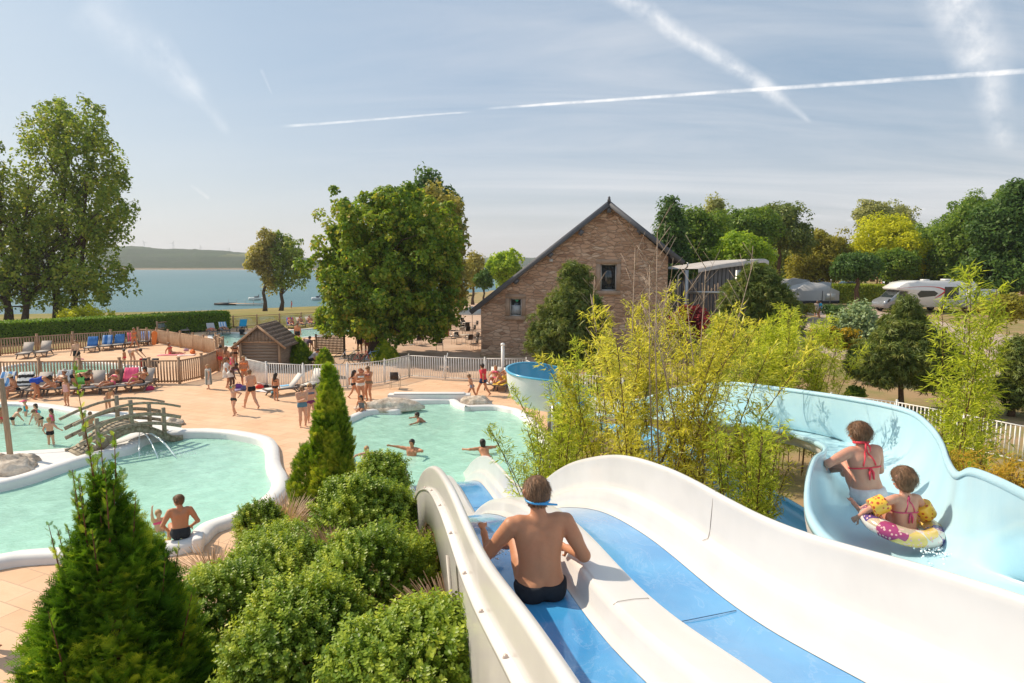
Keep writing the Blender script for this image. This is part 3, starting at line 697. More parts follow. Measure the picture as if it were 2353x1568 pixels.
            B = Sdf(); B.p = [p for p in S.p if p[4] in ('torso',)]; B.cap(N_ - up * .05, P - np.array([0, 0, .30]), .10, .115); B.cap(N_ - up * .03 - rt * .09, N_ - up * .03 + rt * .09, .05, .05)
            o = B.mesh(h, .03, infl=.016, planes=[(N_ + up * .012, up), (P - np.array([0, 0, .34]), (0, 0, -1))]); nm = 'towel'
        elif kind == 'hat':
            B = Sdf(); B.cap(hc + hu * .045 * cs, hc + hu * .07 * cs, .058 * cs, .045 * cs); B.ball(hc + hu * .035 * cs, .11 * cs, sq=(hu, .13)); o = B.mesh(h, .01)
        elif kind == 'cap':
            B = Sdf(); B.p = HS.p[:1]; B.cap(hc + hf * .05 * cs + hu * .03 * cs, hc + hf * .10 * cs + hu * .02 * cs, .04 * cs, .03 * cs, sq=(hu, .25)); o = B.mesh(h, .01, infl=.011, planes=[(hc + hu * .012 * cs, -hu)]); nm = 'cap'
        elif kind == 'armbands':
            for p in S.p:
                if p[4].startswith('uparm') and p[3] < .028:
                    B = Sdf(); a, b = p[0], p[1]; B.cap(a + (b - a) * .45, a + (b - a) * .85, .050, .050); o2 = B.mesh(h, .01); mesh('armband', o2[0], o2[1], m, root, True)
        elif kind == 'glasses':
            M = MB()
            for sx in (-1, 1): M.tube([hc + hf * .064 * cs + hr_ * sx * .024 * cs + hu * .006 * cs, hc + hf * .074 * cs + hr_ * sx * .024 * cs + hu * .006 * cs], .014 * cs, 8)
            M.bar(hc + hf * .068 * cs - hr_ * .05 * cs + hu * .008 * cs, hc + hf * .068 * cs + hr_ * .05 * cs + hu * .008 * cs, .006, .008); M.build('sunglasses', m, root)
        if o: mesh(nm, o[0], o[1], m, root, True)
    root['_j'] = 0; del root['_j']
    return root, dict(P=P, N=N_, C=C, hc=hc, hf=hf, hu=hu, hr=hr_, up=up, fw=fw, rt=rt, S=S, legs=legs, cs=cs, h=h)
# ================================================================== WHITE MULTI LANE SLIDE
M_gel = pmat('white_gelcoat', (.70, .675, .65), .28, .5, var=.05, vs=2, coat=.25)
def bluelane(N, b, co):
    v = N.mapv(co, rot=(0, 0, -.2), sca=(1.6, .9, 1))
    n = N.noise(v, 2.4, 5, .6, 1.2)
    k = N.m('SUBTRACT', 1., N.m('ABSOLUTE', N.m('MULTIPLY', N.m('SUBTRACT', n, .56), 26)), clamp=True)
    c = N.mix(N.rng(N.noise(co, 1.5, 3), .35, .65), (.035, .26, .58), (.07, .35, .68))
    N.put(b.inputs['Base Color'], N.mix(N.m('MULTIPLY', N.m('POWER', k, 3.), .10), c, (.75, .88, .97)))
    N.put(b.inputs['Normal'], N.bump(n, .25, .03))
M_blue = pmat('wet_blue_lane', rough=.16, spec=.6, coat=.5, fn=bluelane)
TH = math.radians(12); X0 = 1.577
AX = np.array([-math.sin(TH), math.cos(TH)]); AN = np.array([math.cos(TH), math.sin(TH)])
PS = [-1.5, 0, 1.0, 1.5, 2.14, 2.6, 3.0, 3.4, 3.9, 4.4, 4.8, 5.2, 5.7, 6.4, 7.0, 7.63, 8.3, 8.8, 9.4, 10, 10.6, 11.3, 12, 12.6, 13.4, 14, 14.7, 15.4, 16.2, 16.9, 17.6, 18.3, 19.0, 19.8]
PZ = [5.5, 5.2, 5.02, 4.93, 4.82, 4.74, 4.65, 4.55, 4.45, 4.40, 4.38, 4.36, 4.30, 4.18, 4.02, 3.80, 3.55, 3.32, 3.02, 2.66, 2.36, 2.15, 2.03, 1.97, 1.90, 1.83, 1.74, 1.56, 1.30, 1.02, .72, .34, .02, -.38]
def rimz(s):
    s = np.asarray(s, float); w = np.linspace(-.35, .35, 9); return np.mean([np.interp(s + a, PS, PZ) for a in w], 0)
WH = .62
def sp(s, u, h):
    """point on the slide: run s, across u, h above the lane floor"""
    return np.array([X0 + AX[0] * s + AN[0] * u, AX[1] * s + AN[1] * u, rimz(s) - WH + h])
SS = np.concatenate([np.arange(-.6, 8, .12), np.arange(8, 19.7, .16)])
def sweep(name, prof, mat, parent, ss=SS, smooth=True):
    V = np.concatenate([np.array([sp(s, u, h) for u, h in prof]) for s in ss]); return mesh(name, V, grid_faces(len(ss), len(prof)), mat, parent, smooth)
def arc(c, r, a0, a1, n=7): return [(c[0] + r * math.cos(math.radians(a)), c[1] + r * math.sin(math.radians(a))) for a in np.linspace(a0, a1, n)]
slide = empty('water_slide', (0, 0, 0), 'white wavy slide with two bright blue lanes running down to the green pool', 'water slide')
wallL = [(-1.0, .36)] + [(-1.005, .44)] + arc((-.965, .585), .033, 190, 0, 9) + [(-.915, .45), (-.905, .33), (-.89, .25), (-.85, .12), (-.80, .04), (-.74, .003)]
sweep('side_wall', wallL, M_gel, slide)
sweep('lane', [(-.74, 0), (-.60, -.006), (-.48, -.008), (-.35, -.006), (-.22, 0)], M_blue, slide)
sweep('divider', [(-.22, .003), (-.185, .015), (-.165, .05), (-.15, .13), (-.135, .165)] + arc((-.10, .155), .03, 150, 90, 4) + [(0., .19), (.09, .186)] + arc((.12, .155), .03, 90, 20, 4) + [(.175, .12), (.20, .05), (.23, .015), (.27, .003)], M_gel, slide)
sweep('lane', [(.27, 0), (.40, -.006), (.53, -.008), (.66, -.006), (.79, 0)], M_blue, slide)
sweep('side_wall', [(.79, .003), (.82, .012), (.845, .05), (.86, .12), (.872, .20), (.885, .225), (.905, .235), (.93, .24), (.942, .27), (.948, .33), (.955, .45), (.96, .56)] + arc((.985, .585), .03, 170, 0, 8) + [(1.02, .50), (1.02, .30), (.99, .1), (.9, -.05)], M_gel, slide)
# under shells
sweep('hull', [(-.99, .33), (-.95, .1), (-.85, -.03), (-.7, -.07), (.7, -.07), (.88, -.05)], M_gel, slide)
# outer flange and arched skirt on the left
sweep('flange', [(-1.000, .38), (-1.045, .372), (-1.05, .355), (-1.005, .345)], M_gel, slide)
sk_s = np.array([-.6, 0, 1.5, 2.2, 2.6, 3.0, 3.3, 3.6, 3.9, 4.2, 4.6, 5, 5.6, 6.3, 7, 7.8, 8.6, 9.2, 9.8, 10.4, 11, 12, 13, 14, 15, 16, 17, 18])
def skirt_low(s):
    # arches: deep legs between openings
    c = [(-.6, .5), (1.2, .45), (2.1, .5), (2.75, 1.15), (2.95, 1.6), (3.25, 3.6), (3.7, 3.6), (4.2, 1.3), (5.0, .58), (6.2, .34), (7.4, .36), (8.4, .62), (9.1, 1.3), (9.5, 2.0), (10.2, 2.0), (10.8, .9), (11.6, .5), (13.5, .4), (15, .5), (16, .8), (17.5, .6), (18.8, .4)]
    return np.interp(s, [a for a, b in c], [b for a, b in c])
ssk = np.arange(-.6, 18.6, .08); lowz = np.array([max(rimz(s) - WH + .35 - skirt_low(s), -.1 + 0 * s) for s in ssk])
V = np.concatenate([np.column_stack([[sp(s, -1.035, 0)[:2] for s in ssk], rimz(ssk) - WH + .36]), np.column_stack([[sp(s, -1.04, 0)[:2] for s in ssk], lowz]), np.column_stack([[sp(s, -1.01, 0)[:2] for s in ssk], lowz - .005])])
mesh('skirt', V, grid_faces(3, len(ssk)), M_gel, slide, False)
M_steel = pmat('galvanised_steel', (.45, .44, .42), .35, .5, metal=.9, var=.15)
M_bolt = pmat('pinkish_bolt_cap', (.55, .45, .40), .4, .5, metal=.3)
for s in (1.7, 2.25, 2.9, 3.55, 4.2, 4.95, 5.75, 6.6, 7.5, 8.5, 9.4, 10.3, 11.2):
    m = MB(); p = sp(s, -1.024, .37); m.lathe([(0, .022), (.009, .02), (.012, .012), (.014, .005), (.014, 0)], 8, p); m.build('bolt', M_bolt, slide, True)
# steel post with bracket bolted on the outside, timber frame under the arch
m = MB(); a = sp(4.35, -1.10, .25); b = sp(4.35, -1.10, -.35); m.bar(sp(4.55, -1.09, .36), sp(4.15, -1.09, -.12), .09, .02, up=(1, 0, 0)); m.tube([sp(4.28, -1.085, .0), sp(4.28, -1.12, .0)], .025, 10); m.build('bracket', pmat('weathered_beige_metal', (.42, .38, .33), .5, .4), slide)
M_ply = pmat('varnished_plywood', (.50, .28, .10), .5, .4, var=.25, vs=4)
for s, zc, th in ((9.9, 1.25, 1.3), (8.7, 1.05, .75)): c = sp(s, -.62, 0); m = MB(); m.box((c[0], c[1], zc), (.75, .05, th), rz=TH); m.build('timber_panel', M_ply, slide)
for s in (1.2, 5.4, 8.3, 11.4, 14.5):
    for u in (-.6, .75):
        m = MB(); p = sp(s, u, -.08); m.tube([(p[0], p[1], -.2), p], .06, 12); m.build('post', M_steel, slide)
# lane seams
M_seam = pmat('dark_joint', (.05, .12, .22), .6)
for u0, u1, s in ((.30, .76, 3.95), (-.70, -.25, 12.6), (.3, .76, 12.6)): m = MB(); m.tube([sp(s + (u - u0) * .15, u, .004) for u in np.linspace(u0, u1, 8)], .003, 4); m.build('lane_joint', M_seam, slide)
m = MB(); m.tube([sp(4.72, u, h + .003) for u, h in ((.885, .232), (.93, .245), (.945, .30), (.95, .4), (.957, .5), (.962, .58), (.985, .618))], .0025, 4); m.build('wall_joint', pmat('grey_joint', (.3, .25, .22), .6), slide); m = MB()
m.tube([sp(3.95, u, h + .002) for u, h in ((-.13, .17), (-.1, .188), (0, .193), (.1, .188), (.15, .15))], .002, 4)
m.build('wall_joint', pmat('grey_joint', (.3, .25, .22), .6), slide)

# ================================================================== PALE BLUE FLUME
def flumef(N, b, co):
    n = N.noise(co, 1.2, 4, .6); n2 = N.noise(N.mapv(co, sca=(2, 2, .6)), 7, 5, .65, .8)
    c = N.mix(N.rng(n, .35, .65), (.42, .66, .76), (.50, .72, .80))
    N.put(b.inputs['Base Color'], c)
    N.put(b.inputs['Normal'], N.bump(n2, .12, .02))
M_flume = pmat('wet_pale_blue_flume', rough=.28, spec=.5, coat=.15, fn=flumef)
def white_shell(N, b, co): N.put(b.inputs['Base Color'], N.mix(N.rng(N.noise(co, 2, 4, .6), .3, .7), (.78, .76, .73), (.66, .64, .62)))
M_shell = pmat('white_flume_shell', rough=.5, spec=.4, fn=white_shell)
M_deepblue = pmat('bright_blue_gelcoat', (.10, .42, .62), .2, .5, var=.05, coat=.3)
def flume(root, ST, n=26, inner=M_flume, outer=M_shell, sub=6, rimr=.05, names=('channel', 'shell', 'rim')):
    """ST: stations (left rim, floor centre, right rim); the section is a smooth U through them"""
    L = spline([a for a, b, c in ST], (len(ST) - 1) * sub + 1); B = spline([b for a, b, c in ST], len(L)); R = spline([c for a, b, c in ST], len(L))
    t = np.linspace(-1, 1, n); V = []; O = []
    for l, b, r in zip(L, B, R):
        e = []
        for k in t:
            q = abs(k); tgt = r if k > 0 else l; x = math.sin(q * math.pi / 2) ** .9; z = (1 - math.cos(q * math.pi / 2)) ** 1.15
            hv = np.array([tgt[0] - b[0], tgt[1] - b[1], 0]); e.append(b + hv * x + np.array([0, 0, (tgt[2] - b[2]) * z]))
        e = np.array(e); V.append(e)
        w = unit(np.array([r[0] - l[0], r[1] - l[1], 0.])); off = np.array([w * k * .05 + np.array([0, 0, -.05 * (1 - abs(k))]) for k in t]); O.append(e + off)
    V = np.array(V); gn = unit(np.cross(np.gradient(V, axis=1), np.gradient(V, axis=0))); gn = gn * np.where(gn[:, n // 2, 2] > 0, -1, 1)[:, None, None]; O = V + gn * .05; fc = grid_faces(len(L), n)
    mesh(names[0], V.reshape(-1, 3), fc, inner, root, True); mesh(names[1], O.reshape(-1, 3), fc[:, ::-1], outer, root, True)
    for e, sx in ((L, -1), (R, 1)):
        w = unit((R - L) * [1, 1, 0]) * sx; rows = []
        for a, dz in ((-.015, -.03), (-.012, .0), (.0, .018), (.05, .025), (.085, .018), (.10, -.005), (.095, -.04), (.05, -.045)): rows.append(e + w * a + [0, 0, dz])
        A = np.array(rows).transpose(1, 0, 2); mesh(names[2], A.reshape(-1, 3), grid_faces(len(e), 8, True), inner, root, True)
    return L, B, R
def Gv(x, y, z): return np.array(G(x, y, z))
blue = empty('water_slide', (0, 0, 0), 'pale blue curved flume slide with a steep banked bend, carrying the woman and girl', 'water slide')
ST = [
 (Gv(2500, 1475, 4.5), np.array([4.6, 2.8, 4.05]), Gv(2420, 1172, 4.75)),
 (Gv(2230, 1390, 4.32), Gv(2330, 1330, 3.88), Gv(2290, 1106, 4.55)),
 (Gv(2075, 1318, 4.22), Gv(2185, 1285, 3.74), Gv(2226, 1083, 4.42)),
 (Gv(1935, 1255, 4.19), Gv(2085, 1245, 3.62), Gv(2193, 1091, 4.30)),
 (Gv(1872, 1187, 4.20), Gv(2035, 1190, 3.56), Gv(2172, 1060, 4.24)),
 (Gv(1862, 1115, 4.24), Gv(2020, 1140, 3.50), Gv(2158, 1018, 4.19)),
 (Gv(1876, 1055, 4.18), Gv(2000, 1095, 3.44), Gv(2132, 980, 4.15)),
 (Gv(1898, 1035, 3.98), Gv(1990, 1055, 3.38), Gv(2092, 948, 4.12)),
 (Gv(1890, 1020, 3.72), Gv(1960, 1025, 3.30), Gv(2030, 930, 4.08)),
 (Gv(1850, 1003, 3.55), Gv(1905, 1000, 3.20), Gv(1960, 917, 4.02)),
 (Gv(1790, 988, 3.45), Gv(1830, 982, 3.08), Gv(1885, 905, 3.94)),
 (Gv(1700, 977, 3.30), Gv(1730, 970, 2.92), Gv(1780, 891, 3.80)),
 (Gv(1600, 965, 3.10), Gv(1625, 955, 2.70), Gv(1670, 880, 3.62)),
 (Gv(1500, 958, 2.80), Gv(1520, 948, 2.42), Gv(1560, 890, 3.10)),
 (Gv(1400, 952, 2.45), Gv(1420, 940, 2.0), Gv(1451, 920, 2.60)),
 (Gv(1320, 948, 2.15), Gv(1330, 932, 1.6), Gv(1350, 914, 2.25)),
]
flume(blue, ST)
# the turn at the far left: a tall shell curling round, bright blue inside
bowl = []
cb = Gv(1262, 925, 1.0)
for k, a in enumerate(np.linspace(75, 330, 11)):
    c_, s_ = math.cos(math.radians(a)), math.sin(math.radians(a)); zf = 1.25 - .04 * k; tall = .95 * math.sin(math.radians(np.interp(k, [0, 3, 7, 10], [40, 90, 90, 40])))
    bowl.append((np.array([cb[0] + c_ * .35, cb[1] + s_ * .35, zf + .32]), np.array([cb[0] + c_ * 1.0, cb[1] + s_ * 1.0, zf]), np.array([cb[0] + c_ * 1.55, cb[1] + s_ * 1.55, zf + .25 + tall])))
flume(blue, bowl, inner=M_deepblue, names=('bend_channel', 'bend_shell', 'bend_rim'))
ret = []
for i, (x, y) in enumerate(((1.9, 22.3), (2.7, 20.2), (3.4, 18), (4.2, 15.6), (4.9, 13.4), (5.3, 11.4), (5.2, 9.4))):
    z = 1.2 - .09 * i; w = np.array([.85, .45, 0]) if i < 5 else np.array([.98, .1, 0]); p = np.array([x, y, z])
    ret.append((p - w * .75 + [0, 0, .42], p, p + w * .75 + [0, 0, .42]))
flume(blue, ret, inner=pmat('mid_blue_flume', (.16, .48, .72), .2, .5, var=.05, coat=.3), names=('channel', 'shell', 'rim'))
for x, y, z in ((4.5, 3.3, 3.9), (4.2, 6.6, 3.3), (5.2, 9.3, 3.1), (4.6, 12, 2.8), (3.9, 14.6, 2.3), (1.4, 21.5, 1.4), (1.4, 23.6, 1.2), (4.3, 16, .7)):
    m = MB(); m.tube([(x, y, -.2), (x, y, z)], .09, 12); m.build('post', M_steel, blue)
# ================================================================== RIDERS
def splash(name, c, r, n, label, parent=None, zs=1.):
    m = MB(); q = RNG
    for i in range(n):
        d = q.normal(size=3) * [r, r, r * .5 * zs]; d[2] = abs(d[2]); s = q.uniform(.003, .011)
        b = np.array(c) + d; m.lathe([(0, s), (s * .8, s * .6), (s, 0), (s * .8, -s * .6), (0, -s)], 5, b)
    o = m.build(name, M_foam, parent, True)
    if label: tag(o, label, 'splash', kind='stuff')
    return o
M_foam = pmat('white_water_spray', (.85, .9, .92), .2, .6, var=0)
# boy on the left blue lane
bs = sp(4.60, -.43, 0); yb = math.degrees(TH)
boy, J = person(1.62, (bs[0], bs[1], bs[2] - .005), yb, dict(p=(0, 0, .068), lean=-7, roll=0, fl=(-.16, .40, .07), fr=(.07, .42, -.03), kl=(.4, .2, 1), kr=(0.1, .2, 1), hl=(-.27, .17, .05), hr=(.165, .13, .14), el=(-.6, -1, .2), er=(.5, -1, -.5), wide=1.12, hp=-16, fldir=(-.12, .30, 1), frdir=(.1, .4, 1)),
    'boy sitting on the slide seen from behind, dark swim briefs and blue goggles strap', 'tan', 'brown', 'short', [('lowbrief', (.025, .028, .035))], child=.2, res=135, group=None, hands=True)
hc, hf, hu, hr_, cs = J['hc'], J['hf'], J['hu'], J['hr'], J['cs']
M_strap = pmat('blue_rubber_strap', (.06, .38, .75), .35, .5, var=.05)
m = MB(); pts = []
for a in np.linspace(-110, 110, 24):
    t = math.radians(a); pts.append(hc - hf * math.cos(t) * .051 * cs - hf * .010 + hr_ * math.sin(t) * .0485 * cs - hu * (.020 + .014 * math.cos(t)) * cs)
m.tube(pts, .0055, 6); e = pts[11]; m.tube([e, e + hr_ * .03 - hf * .008 - hu * .002, e + hr_ * .075 - hf * .012 - hu * .008], [.006, .0055, .004], 6)
m.build('goggles_strap', M_strap, boy, True)
splash('splash', sp(5.3, -.62, .06), .05, 120, 'clear water spray round the boy on the slide')
# woman and girl on the flume
wp = Gv(2008, 1128, 3.60); wm = person(1.70, (wp[0] - .13, wp[1] - .1, 3.52), 4, dict(p=(0, 0, .07), lean=-12, roll=-4, fl=(-.03, .42, .07), fr=(.08, .40, .07), kl=(.15, 0, 1), kr=(.1, 0, 1), hl=(-.21, .13, .20), hr=(.10, .25, .17), el=(-1, -.5, -.2), er=(.6, -.6, -.8), hy=28, hp=-8, roll_=0),
    'woman in a red string bikini on the blue flume ahead of the girl', 'pink', 'brown', 'bun', [('bottom', (.70, .62, .62))], fem=True, res=110, group=None, hands=True)
wmo, J = wm; C, N_, up, fw, rt = J['C'], J['N'], J['up'], J['fw'], J['rt']
M_red = pmat('coral_red_cord', (.85, .07, .10), .5, .3, var=.05)
def band(J, z0, r, name, parent, mat, r2=.0045, halter=True, dz=0):
    """cord round the back at height z0 along the spine"""
    C, up, fw, rt, N_ = J['C'], J['up'], J['fw'], J['rt'], J['N']; m = MB(); S = J['S']
    def surf(dirv, org):
        lo, hi = 0., .2
        for _ in range(40):
            mid = (lo + hi) / 2; p = org + dirv * mid; d = 9
            for a, b, ra, rb, nm, sq, k, cut in S.p:
                if nm not in ('torso', 'chest', 'neck', 'seat'): continue
                ba = b - a; t = np.clip((p - a) @ ba / (ba @ ba + 1e-12), 0, 1); e_ = p - a - t * ba; d = min(d, np.linalg.norm(e_) - (ra + (rb - ra) * t))
            if d < 0: lo = mid
            else: hi = mid
        return org + dirv * (lo + .0035)
    org = C + up * z0
    m.tube([surf(unit(-fw * math.cos(t) + rt * math.sin(t)), org) for t in np.radians(np.linspace(-120, 120, 30))], r2, 6)
    if halter:
        for sx in (-1, 1): m.tube([surf(unit(-fw + rt * sx * .12 * k), N_ + up * (.0 - .02 * k)) for k in range(0, 7)], r2, 6)
    b0 = surf(-fw, org)
    for sx in (-1, 1): m.tube([b0, b0 + rt * sx * .012 - up * .03 - fw * .008, b0 + rt * sx * .014 - up * .075 - fw * .002], [r2 * 1.3, r2 * 1.8, r2], 6)
    m.build(name, mat, parent, True)
band(J, -.035, .1, 'bikini_cord', wmo, M_red)
M = MB(); n0 = N_ + up * .03
M.tube([n0 - fw * .045 * math.cos(t) + rt * .043 * math.sin(t) for t in np.radians(np.linspace(-150, 150, 20))], .009, 8)
for sx in (-1, 1): M.tube([n0 - fw * .048, n0 - fw * .065 + rt * sx * .014 - up * .03, n0 - fw * .058 + rt * sx * .016 - up * .06], [.007, .006, .003], 6)
M.build('halter_knot', M_red, wmo, True)
gp = Gv(2070, 1222, 3.70); go, J = person(1.2, (gp[0] - .06, gp[1] - .14, 3.68), 10, dict(p=(0, 0, .075), lean=-6, roll=2, fl=(-.1, .34, .12), fr=(.09, .34, .12), kl=(-.1, 0, 1), kr=(.1, 0, 1), hl=(-.26, .16, .14), hr=(.27, .02, .04), el=(-1, -.4, .1), er=(1, -.3, .1), hp=-10, hy=8),
    'girl in a swim ring with yellow polka dot armbands on the blue flume', 'pink', 'brown', 'bun', [('bottom', (.5, .1, .2))], child=.8, fem=False, res=110, group=None, hands=True)
band(J, -.03, .1, 'bikini_cord', go, pmat('raspberry_cord', (.65, .08, .18), .5, .3, var=.05))
def dots(N, b, co):
    vo = N.new('ShaderNodeTexVoronoi'); vo.inputs['Scale'].default_value = 34; vo.inputs['Randomness'].default_value = .25; N.put(vo.inputs['Vector'], co)
    N.put(b.inputs['Base Color'], N.mix(N.m('LESS_THAN', vo.outputs['Distance'], .36), (.95, .52, .05), (.60, .08, .02)))
M_dots = pmat('yellow_vinyl_with_red_dots', rough=.3, spec=.5, coat=.3, fn=dots)
for p in J['S'].p:
    if p[4].startswith('uparm') and p[3] < .028:
        a, b = p[0], p[1]; B = Sdf(); d = unit(b - a); B.cap(a + (b - a) * .42, a + (b - a) * .95, .062, .062, cut=None); B.cap(a + (b - a) * .45, a + (b - a) * .9, .058, .058, k=.03); V, Q = B.mesh(1 / 110, .02, planes=[(a + (b - a) * 1.02, d), (a + (b - a) * .34, -d)])
        mesh('armband', V, Q, M_dots, go, True)
def ringmat(N, b, co):
    vo = N.new('ShaderNodeTexVoronoi'); vo.inputs['Scale'].default_value = 8; N.put(vo.inputs['Vector'], co)
    c = N.ramp(N.v('DOT_PRODUCT', vo.outputs['Color'], (.5, .5, 0), out=1), [(0, (.32, .03, .10)), (.25, (.80, .55, .14)), (.42, (.55, .42, .28)), (.55, (.12, .06, .22)), (.62, (.75, .68, .60)), (.8, (.40, .05, .16)), (.92, (.12, .18, .38))], 'CONSTANT')
    v2 = N.new('ShaderNodeTexVoronoi'); v2.inputs['Scale'].default_value = 30; N.put(v2.inputs['Vector'], co)
    N.put(b.inputs['Base Color'], N.mix(N.m('LESS_THAN', v2.outputs['Distance'], .28), c, (.78, .45, .42)))
M_ring = pmat('patterned_swim_ring_vinyl', rough=.2, spec=.6, coat=.5, fn=ringmat)
V = []
for a in np.linspace(0, 2 * np.pi, 48, endpoint=False):
    for b in np.linspace(0, 2 * np.pi, 20, endpoint=False): r = .25 + .085 * math.cos(b); V.append((r * math.cos(a) * 1.05, r * math.sin(a), .075 * math.sin(b)))
Fq = [[i * 20 + j, ((i + 1) % 48) * 20 + j, ((i + 1) % 48) * 20 + (j + 1) % 20, i * 20 + (j + 1) % 20] for i in range(48) for j in range(20)]
rg = mesh('swim_ring', V, Fq, M_ring, None, True, loc=(gp[0] - .06, gp[1] - .10, 3.81)); rg.rotation_euler = (.12, .10, .2); tag(rg, 'colourful patterned swim ring round the girl on the blue flume', 'swim ring')
splash('splash', (gp[0] + .02, gp[1] - .42, 3.72), .10, 160, 'foaming water behind the swim ring on the blue flume', zs=.3)
# ================================================================== FOLIAGE
LEAF = (np.array([[0, 0, 0], [-.33, .45, .10], [0, 1, -.04], [.33, .45, .10]]), np.array([[0, 1, 2, 3]]))
BLADE = (np.array([[0, 0, 0], [-.075, .35, .02], [0, 1, -.12], [.075, .35, .02]]), np.array([[0, 1, 2, 3]]))
OVAL = (np.array([[0, 0, 0], [-.27, .25, .07], [-.30, .65, .07], [0, 1, 0], [.30, .65, .07], [.27, .25, .07]]), np.array([[0, 1, 2, 3], [0, 3, 4, 5]]))
def shoot_t():
    V = []; Fq = []; v, f = OVAL
    for i, y in enumerate((.08, .24, .40, .55, .70, .84, .94)):
        for sx in (-1, 1):
            a = i * 1.57 + (0 if sx > 0 else math.pi); s = .30 * (1 - .35 * y); tilt = math.radians(48 - 25 * y)
            d = np.array([math.cos(a) * math.cos(tilt), math.sin(tilt), math.sin(a) * math.cos(tilt)]); n = np.array([-math.cos(a) * math.sin(tilt), math.cos(tilt), -math.sin(a) * math.sin(tilt)]); x = np.cross(d, n)
            w, g = inst(v, f, np.array([[0, y, 0]]), x[None], d[None], n[None], np.array([s])); Fq.append(g + len(V) * 6); V.append(w)
    return np.concatenate(V), np.concatenate(Fq)
SHOOT = shoot_t()
def spray_t(n=7, w=.034, rise=.12):
    """flat fan of scaly twigs, as on cypress and thuja"""
    V = []; Fq = []
    def quad(a, b, r):
        a = np.array(a, float); b = np.array(b, float); d = unit(b - a); s = np.array([-d[1], d[0], 0]) * r; k = len(V) * 4
        V.append(np.array([a - s * .8, a + s * .8, b + s * .45, b - s * .45])); Fq.append([k, k + 1, k + 2, k + 3])
    quad((0, 0, 0), (0, .55, rise * .5), w * .8); quad((0, .55, rise * .5), (0, 1, rise), w * .8)
    for i in range(n):
        y = .12 + .78 * i / n; L = .46 * (1 - y * .72); z = rise * y
        for sx in (-1, 1):
            e = (sx * L * .72, y + L * .78, z + .05 * math.sin(i * 2.1 + sx)); quad((0, y, z), e, w)
            if i % 2 == 0 and L > .2: quad((sx * L * .36, y + L * .38, z), (sx * L * .30, y + L * .38 + L * .5, z + .03), w * .85); quad((sx * L * .36, y + L * .38, z), (sx * L * .85, y + L * .45, z + .03), w * .85)
    return np.concatenate(V), np.array(Fq)
SPRAY = spray_t()
M_bark = pmat('grey_brown_bark', (.10, .075, .055), .95, .1, var=.4, vs=12, bump=.8, bs=25, bd=.04)
M_bark2 = pmat('brown_bark', (.14, .09, .055), .95, .1, var=.4, vs=12, bump=.8, bs=25, bd=.04)
def blobs(ells, n, shell=.45, seed=1):
    """clump centres spread through a union of ellipsoids ((x,y,z),(rx,ry,rz)); irregular outline"""
    rg = np.random.default_rng(seed); vol = np.array([r[0] * r[1] * r[2] for c, r in ells]) ** .7; cnt = np.maximum(1, (vol / vol.sum() * n)).astype(int); P = []; Nn = []
    for (c, r), k in zip(ells, cnt):
        d = unit(rg.normal(size=(k, 3))); rad = rg.uniform(0, 1, k) ** shell; lump = .62 + .72 * vnoise(d * 2.6, 1., seed) + rg.normal(size=k) * .05
        P.append(np.array(c) + d * (rad * lump)[:, None] * np.array(r)); Nn.append(unit(d / np.array(r)))
    return np.concatenate(P), np.concatenate(Nn)
def leafcloud(C, N0, per, rc, size, seed=1, tmpl=LEAF, up=.35, flat=.7, stretch=(1, 1, 1)):
    rg = np.random.default_rng(seed + 5); n = len(C) * per; c = np.repeat(C, per, 0); r = np.repeat(np.broadcast_to(rc, len(C)), per)
    d = unit(rg.normal(size=(n, 3)) + np.repeat(N0, per, 0) * .55 + [0, 0, .25]); P = c + d * (r * rg.uniform(.25, 1, n) ** .5)[:, None] * np.array(stretch)
    nrm = unit(d * .9 + rg.normal(size=(n, 3)) * .5 + [0, 0, up]); t = rg.normal(size=(n, 3)); Y = unit(t - nrm * (t * nrm).sum(1)[:, None] + [0, 0, -.15]); X = unit(np.cross(Y, nrm)); Z = np.cross(X, Y)
    S = size * rg.uniform(.65, 1.3, n); V, Fq = inst(tmpl[0], tmpl[1], P, X, Y, Z, S)
    cv = np.repeat(rg.uniform(-.16, .16, len(C)), per); var = np.clip(.5 + cv + rg.normal(size=n) * .17, 0, 1)
    return V, Fq, np.repeat(var, len(tmpl[1]))
def limbs(m, base, top, r0, tips, seed=1, r1=None, wob=.02):
    rg = np.random.default_rng(seed); base = np.array(base, float); top = np.array(top, float); H = np.linalg.norm(top - base)
    t = np.linspace(0, 1, 9); P = base + (top - base) * t[:, None] + rg.normal(size=(9, 3)) * H * wob * np.array([1, 1, 0]) * (t * (1 - t) * 4)[:, None]
    R = r0 * (1 - t * .82); R[0] *= 1.35; m.tube(P, R, 9)
    for q in tips:
        q = np.array(q, float); k = np.clip((q[2] - base[2]) / (top[2] - base[2]) - .22, .22, .9); a = np.array([np.interp(k, t, P[:, i]) for i in range(3)])
        mid = (a + q) / 2 + [0, 0, .12 * np.linalg.norm(q - a)]; rr = r0 * (1 - k * .8) * .42
        m.tube([a, (a + mid) / 2 + rg.normal(size=3) * .05 * rr, mid, q], [rr, rr * .75, rr * .5, rr * .2], 6)
